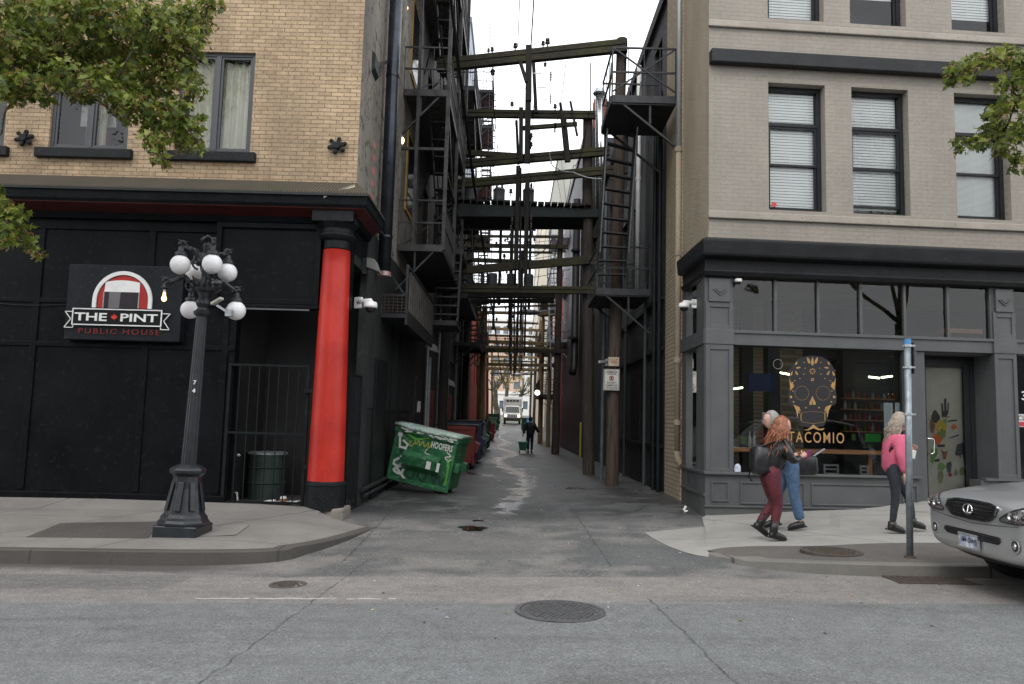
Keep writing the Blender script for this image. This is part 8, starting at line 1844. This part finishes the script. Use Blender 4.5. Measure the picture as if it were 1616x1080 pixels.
# ================================================================= TREES
def leaf_mat(name, c, c2, tr=.38):
    m = NT(name); cc = m.mix(m.ramp(m.noise(2.2, 4), [(.35, 0.), (.65, 1.)]), c, c2)
    cc = m.mix(m.ramp(m.noise(14, 3), [(.4, 0.), (.7, .5)]), cc, cl(c, .5)); m.set('Base Color', cc); m.set('Roughness', .5); m.set('Specular IOR Level', .4)
    t_ = m.n('ShaderNodeBsdfTranslucent'); m.l(cc, t_.inputs[0]); mx = m.n('ShaderNodeMixShader'); mx.inputs[0].default_value = tr; m.l(m.b.outputs[0], mx.inputs[1]); m.l(t_.outputs[0], mx.inputs[2]); m.l(mx.outputs[0], m.out.inputs[0]); return m.mat
ML = [leaf_mat('leaf_green', (.10, .15, .02), (.19, .23, .035)), leaf_mat('leaf_lime', (.20, .26, .035), (.30, .33, .06)), leaf_mat('leaf_dark', (.05, .08, .016), (.08, .115, .025)), leaf_mat('seed_cluster', (.26, .16, .05), (.40, .27, .11))]
LEAF = [(0, -.12), (.10, 0), (.42, -.08), (.30, .18), (.50, .42), (.24, .40), (.17, .55), (0, .95), (-.17, .55), (-.24, .40), (-.50, .42), (-.30, .18), (-.42, -.08), (-.10, 0)]
def crown_mesh(mb, clumps, per, size, rnd, dark_low=True, star=True):
    for (c, r) in clumps:
        n = int(per*(r/.35)**2*(.45 if r > .6 else 1))
        for _ in range(n):
            d = Vector((rnd.gauss(0, 1), rnd.gauss(0, 1), rnd.gauss(0, 1))).normalized(); k = r*(rnd.random()**.45)*(1+.35*mnoise.noise((Vector(c)+d*2)*1.7)); p = Vector(c)+Vector((d.x*k, d.y*k, d.z*k*.8))
            out = (d*.6+Vector((rnd.uniform(-1, 1), rnd.uniform(-1, 1), rnd.uniform(-.2, 1)))).normalized(); a = out.orthogonal().normalized(); ang = rnd.random()*6.28; a = (a*math.cos(ang)+out.cross(a)*math.sin(ang)); b = out.cross(a)
            s_ = size*rnd.uniform(.6, 1.3); q = rnd.random(); mb.mi = 3 if q < .17 else (1 if q < .36 else (2 if q < .55 else 0))
            if mb.mi == 3:
                for _k in range(4): e = p+Vector((rnd.uniform(-1, 1), rnd.uniform(-1, 1), rnd.uniform(-1, .5)))*s_*.6; mb.add([e+a*s_*.12, e+b*s_*.34, e-a*s_*.12, e-b*s_*.26], [(0, 1, 2, 3)])
                continue
            fold = rnd.uniform(.0, .25)
            mb.add([p+a*(x*s_)+b*(y*s_)+out*(abs(x)*fold*s_) for x, y in (LEAF if star else LEAF[::3])], [tuple(range(len(LEAF) if star else len(LEAF[::3])))])
def limb(mb, p0, p1, r0, r1, rnd, n=6, bend=.12):
    p0 = Vector(p0); p1 = Vector(p1); L = (p1-p0).length; pts = [p0.lerp(p1, i/n)+Vector((rnd.uniform(-1, 1), rnd.uniform(-1, 1), rnd.uniform(-.5, 1)))*bend*L*.25*math.sin(math.pi*i/n) for i in range(n+1)]
    mb.tube(pts, [lerp(r0, r1, i/n) for i in range(n+1)], 7); return pts
M_BARK = wood('bark', (.04, .032, .025), (.10, .08, .06))
def street_tree(label, base, fork, shape, Yr, extra, per, seed, cat='tree', size=.085):
    rnd = random.Random(seed); t = thing('street_tree', label, cat, base, 'maple street trees')
    tk = MB(); fork = Vector(fork); limb(tk, base, fork, .17, .12, rnd)
    clumps = []
    for (u, v, rp) in shape:
        Y = rnd.uniform(*Yr); clumps.append((at(u, v, Y), rp/FPX*Y))
    clumps += [(Vector(p), r) for p, r in extra]
    mains = []
    for k in range(6):
        c = clumps[-1-k][0] if k < len(extra) else clumps[0][0]; q = fork.lerp(c, .6)+Vector((0, 0, .2)); mains.append(limb(tk, fork, q, .05, .018, rnd)[-1])
    tk.build('trunk', M_BARK, t)
    br = MB()
    done = list(mains)
    for c, r in sorted(clumps, key=lambda e: min((q-e[0]).length for q in mains)):
        m_ = min(done, key=lambda q: (q-c).length); done.append(c); limb(br, m_, c, .012, .005, rnd, bend=.3)
        for _ in range(3): limb(br, c, c+Vector((rnd.uniform(-1, 1), rnd.uniform(-1, 1), rnd.uniform(-1, .6)))*r*.9, .005, .002, rnd, 3)
    br.build('branches', M_BARK, t)
    lf = MB(); crown_mesh(lf, clumps, per, size, rnd); lf.build('crown', ML, t); return t
shape = [(60, 112, 40), (15, 100, 45), (120, 100, 42), (90, 120, 34), (10, 140, 34), (45, 150, 18), (10, 20, 60), (60, 25, 60), (115, 20, 60), (170, 30, 58), (225, 25, 55), (275, 30, 45), (312, 28, 30), (330, 5, 25), (0, 70, 60), (45, 75, 50), (95, 80, 50), (150, 85, 52), (205, 80, 55), (260, 75, 48), (295, 70, 38), (318, 45, 16),
    (5, 120, 40), (35, 135, 30), (70, 140, 22), (22, 158, 14), (100, 118, 36), (150, 130, 30), (128, 150, 22), (185, 130, 42), (235, 125, 48), (280, 115, 38), (300, 140, 26), (312, 125, 14), (72, 160, 14), (185, 165, 22), (215, 165, 36), (250, 165, 40), (280, 175, 30), (240, 200, 30), (265, 205, 28), (295, 200, 26), (312, 190, 14), (200, 190, 14), (245, 225, 24), (255, 248, 18), (260, 262, 8), (290, 225, 22), (310, 222, 16), (318, 235, 10),
    (-10, 340, 40), (15, 345, 28), (30, 365, 24), (5, 375, 26), (45, 385, 16), (60, 398, 12), (72, 404, 6), (-20, 310, 30), (5, 320, 16)]
ex = [((-7.2, 8.2, 8.6), .9), ((-8.2, 7.4, 7.4), .9), ((-6.2, 8.3, 9.2), .9), ((-8.8, 8.6, 8.6), 1.0), ((-7.6, 7.0, 9.6), 1.0), ((-5.0, 8.3, 9.4), .8), ((-8.4, 8.0, 6.2), .7), ((-7.4, 8.6, 5.2), .5)]
street_tree('maple tree whose green and tan-seeded branches hang in at the upper left', (-8.3, 8.9, .1), (-7.9, 8.5, 6.0), shape, (7.6, 8.8), ex, 380, 4, size=.078)
shape2 = [(1505, 112, 20), (1530, 105, 24), (1555, 95, 24), (1580, 92, 24), (1605, 95, 28), (1500, 130, 12), (1525, 128, 12), (1595, 130, 26), (1612, 160, 30), (1590, 165, 20), (1570, 180, 18), (1560, 205, 20), (1585, 205, 26), (1612, 210, 24), (1530, 226, 18), (1552, 228, 16), (1512, 234, 10), (1508, 222, 8), (1580, 235, 18), (1606, 250, 16), (1598, 268, 9), (1640, 120, 40), (1650, 200, 45), (1630, 260, 20)]
ex2 = [((9.2, 9.0, 7.5), .9), ((9.8, 9.6, 6.4), .8), ((9.0, 8.6, 8.6), .9), ((10.2, 8.8, 7.6), .9)]
street_tree('maple tree whose tan-seeded branches reach in at the right edge before the taupe wall', (9.4, 9.4, .3), (9.3, 9.2, 4.0), shape2, (8.8, 9.8), ex2, 380, 6, size=.078)
# far trees at the end of the alley
for k, (u, v, Y, s_, lab) in enumerate(((782, 600, 118, 4.4, 'far autumn tree with thick trunk left of the truck'), (822, 612, 124, 3.4, 'far yellow green tree above the right of the truck'), (800, 596, 132, 3.6, 'far pale bare-topped tree behind the truck'))):
    rnd = random.Random(20+k); c = at(u, v, Y); gz = G(c.x, Y); t = thing('far_tree', lab, 'tree', (c.x, Y, gz), 'far trees at the end of the alley')
    tk = MB(); limb(tk, (c.x+.4*(k == 0), Y, gz-.3), (c.x, Y, c.z-s_*.3), .55 if k == 0 else .3, .3, rnd); 
    for _ in range(7): limb(tk, (c.x, Y, c.z-s_*.4), (c.x+rnd.uniform(-1, 1)*s_*.7, Y+rnd.uniform(-1, 1), c.z+rnd.uniform(-.2, .8)*s_), .14, .04, rnd)
    tk.build('trunk', M_BARK, t)
    cl_ = [(c+Vector((rnd.uniform(-1, 1)*s_*.7, rnd.uniform(-1, 1), rnd.uniform(-.5, .8)*s_)), rnd.uniform(.5, 1.0)) for _ in range(16)]
    lf = MB(); crown_mesh(lf, cl_, 12, .30, rnd, star=False)
    ML2 = [leaf_mat('far_leaf_olive', (.12, .13, .03), (.22, .20, .05)), leaf_mat('far_leaf_gold', (.30, .20, .04), (.36, .26, .06)), leaf_mat('far_leaf_dark', (.04, .055, .02), (.07, .08, .03)), leaf_mat('far_leaf_pale', (.3, .28, .14), (.36, .32, .18))] if k == 0 else ML2
    lf.build('crown', ML2, t)
mb = MB(); mb.add([(-12, 112, G(0, 112)+.02), (12, 112, G(0, 112)+.02), (12, 139, G(0, 139)+.02), (-12, 139, G(0, 139)+.02)], [(0, 1, 2, 3)]); tag(mb.build('park_grass', mat('far_grass', (.10, .13, .04), .9, .3, 1)), kind='structure')

# ================================================================= LITTER
random.seed(31)
def scatter(name, n, cols_, area, smin, smax, label, cat, zoff=.004):
    mb = MB()
    for _ in range(n):
        u = random.uniform(*area[0]); v = area[1][0]+(area[1][1]-area[1][0])*random.random()**1.3; p = foot_g(u, v); s_ = random.uniform(smin, smax); a = random.random()*6.28
        mb.mi = random.randrange(len(cols_)); c, s = math.cos(a)*s_, math.sin(a)*s_
        mb.add([(p.x+c, p.y+s, p.z+zoff), (p.x-s*.6, p.y+c*.6, p.z+zoff+.004), (p.x-c, p.y-s, p.z+zoff), (p.x+s*.5, p.y-c*.5, p.z+zoff+.006)], [(0, 1, 2, 3)])
    o = mb.build(name, cols_); tag(o, label, cat, None, 'stuff')
LC = [mat('dry_leaf', (.30, .18, .05), .8, .3, 9), mat('pale_leaf', (.42, .36, .16), .8, .2, 9), mat('white_bit', (.6, .6, .58), .7, .1), mat('dark_bit', (.03, .025, .02), .8, .2)]
scatter('fallen_leaves', 60, LC, ((560, 1500), (868, 1010)), .008, .026, 'tiny fallen leaves and paper bits on the road', 'leaves')
scatter('alley_grit', 120, LC[1:], ((560, 1050), (790, 860)), .006, .018, 'specks of grit and litter at the alley mouth', 'litter')
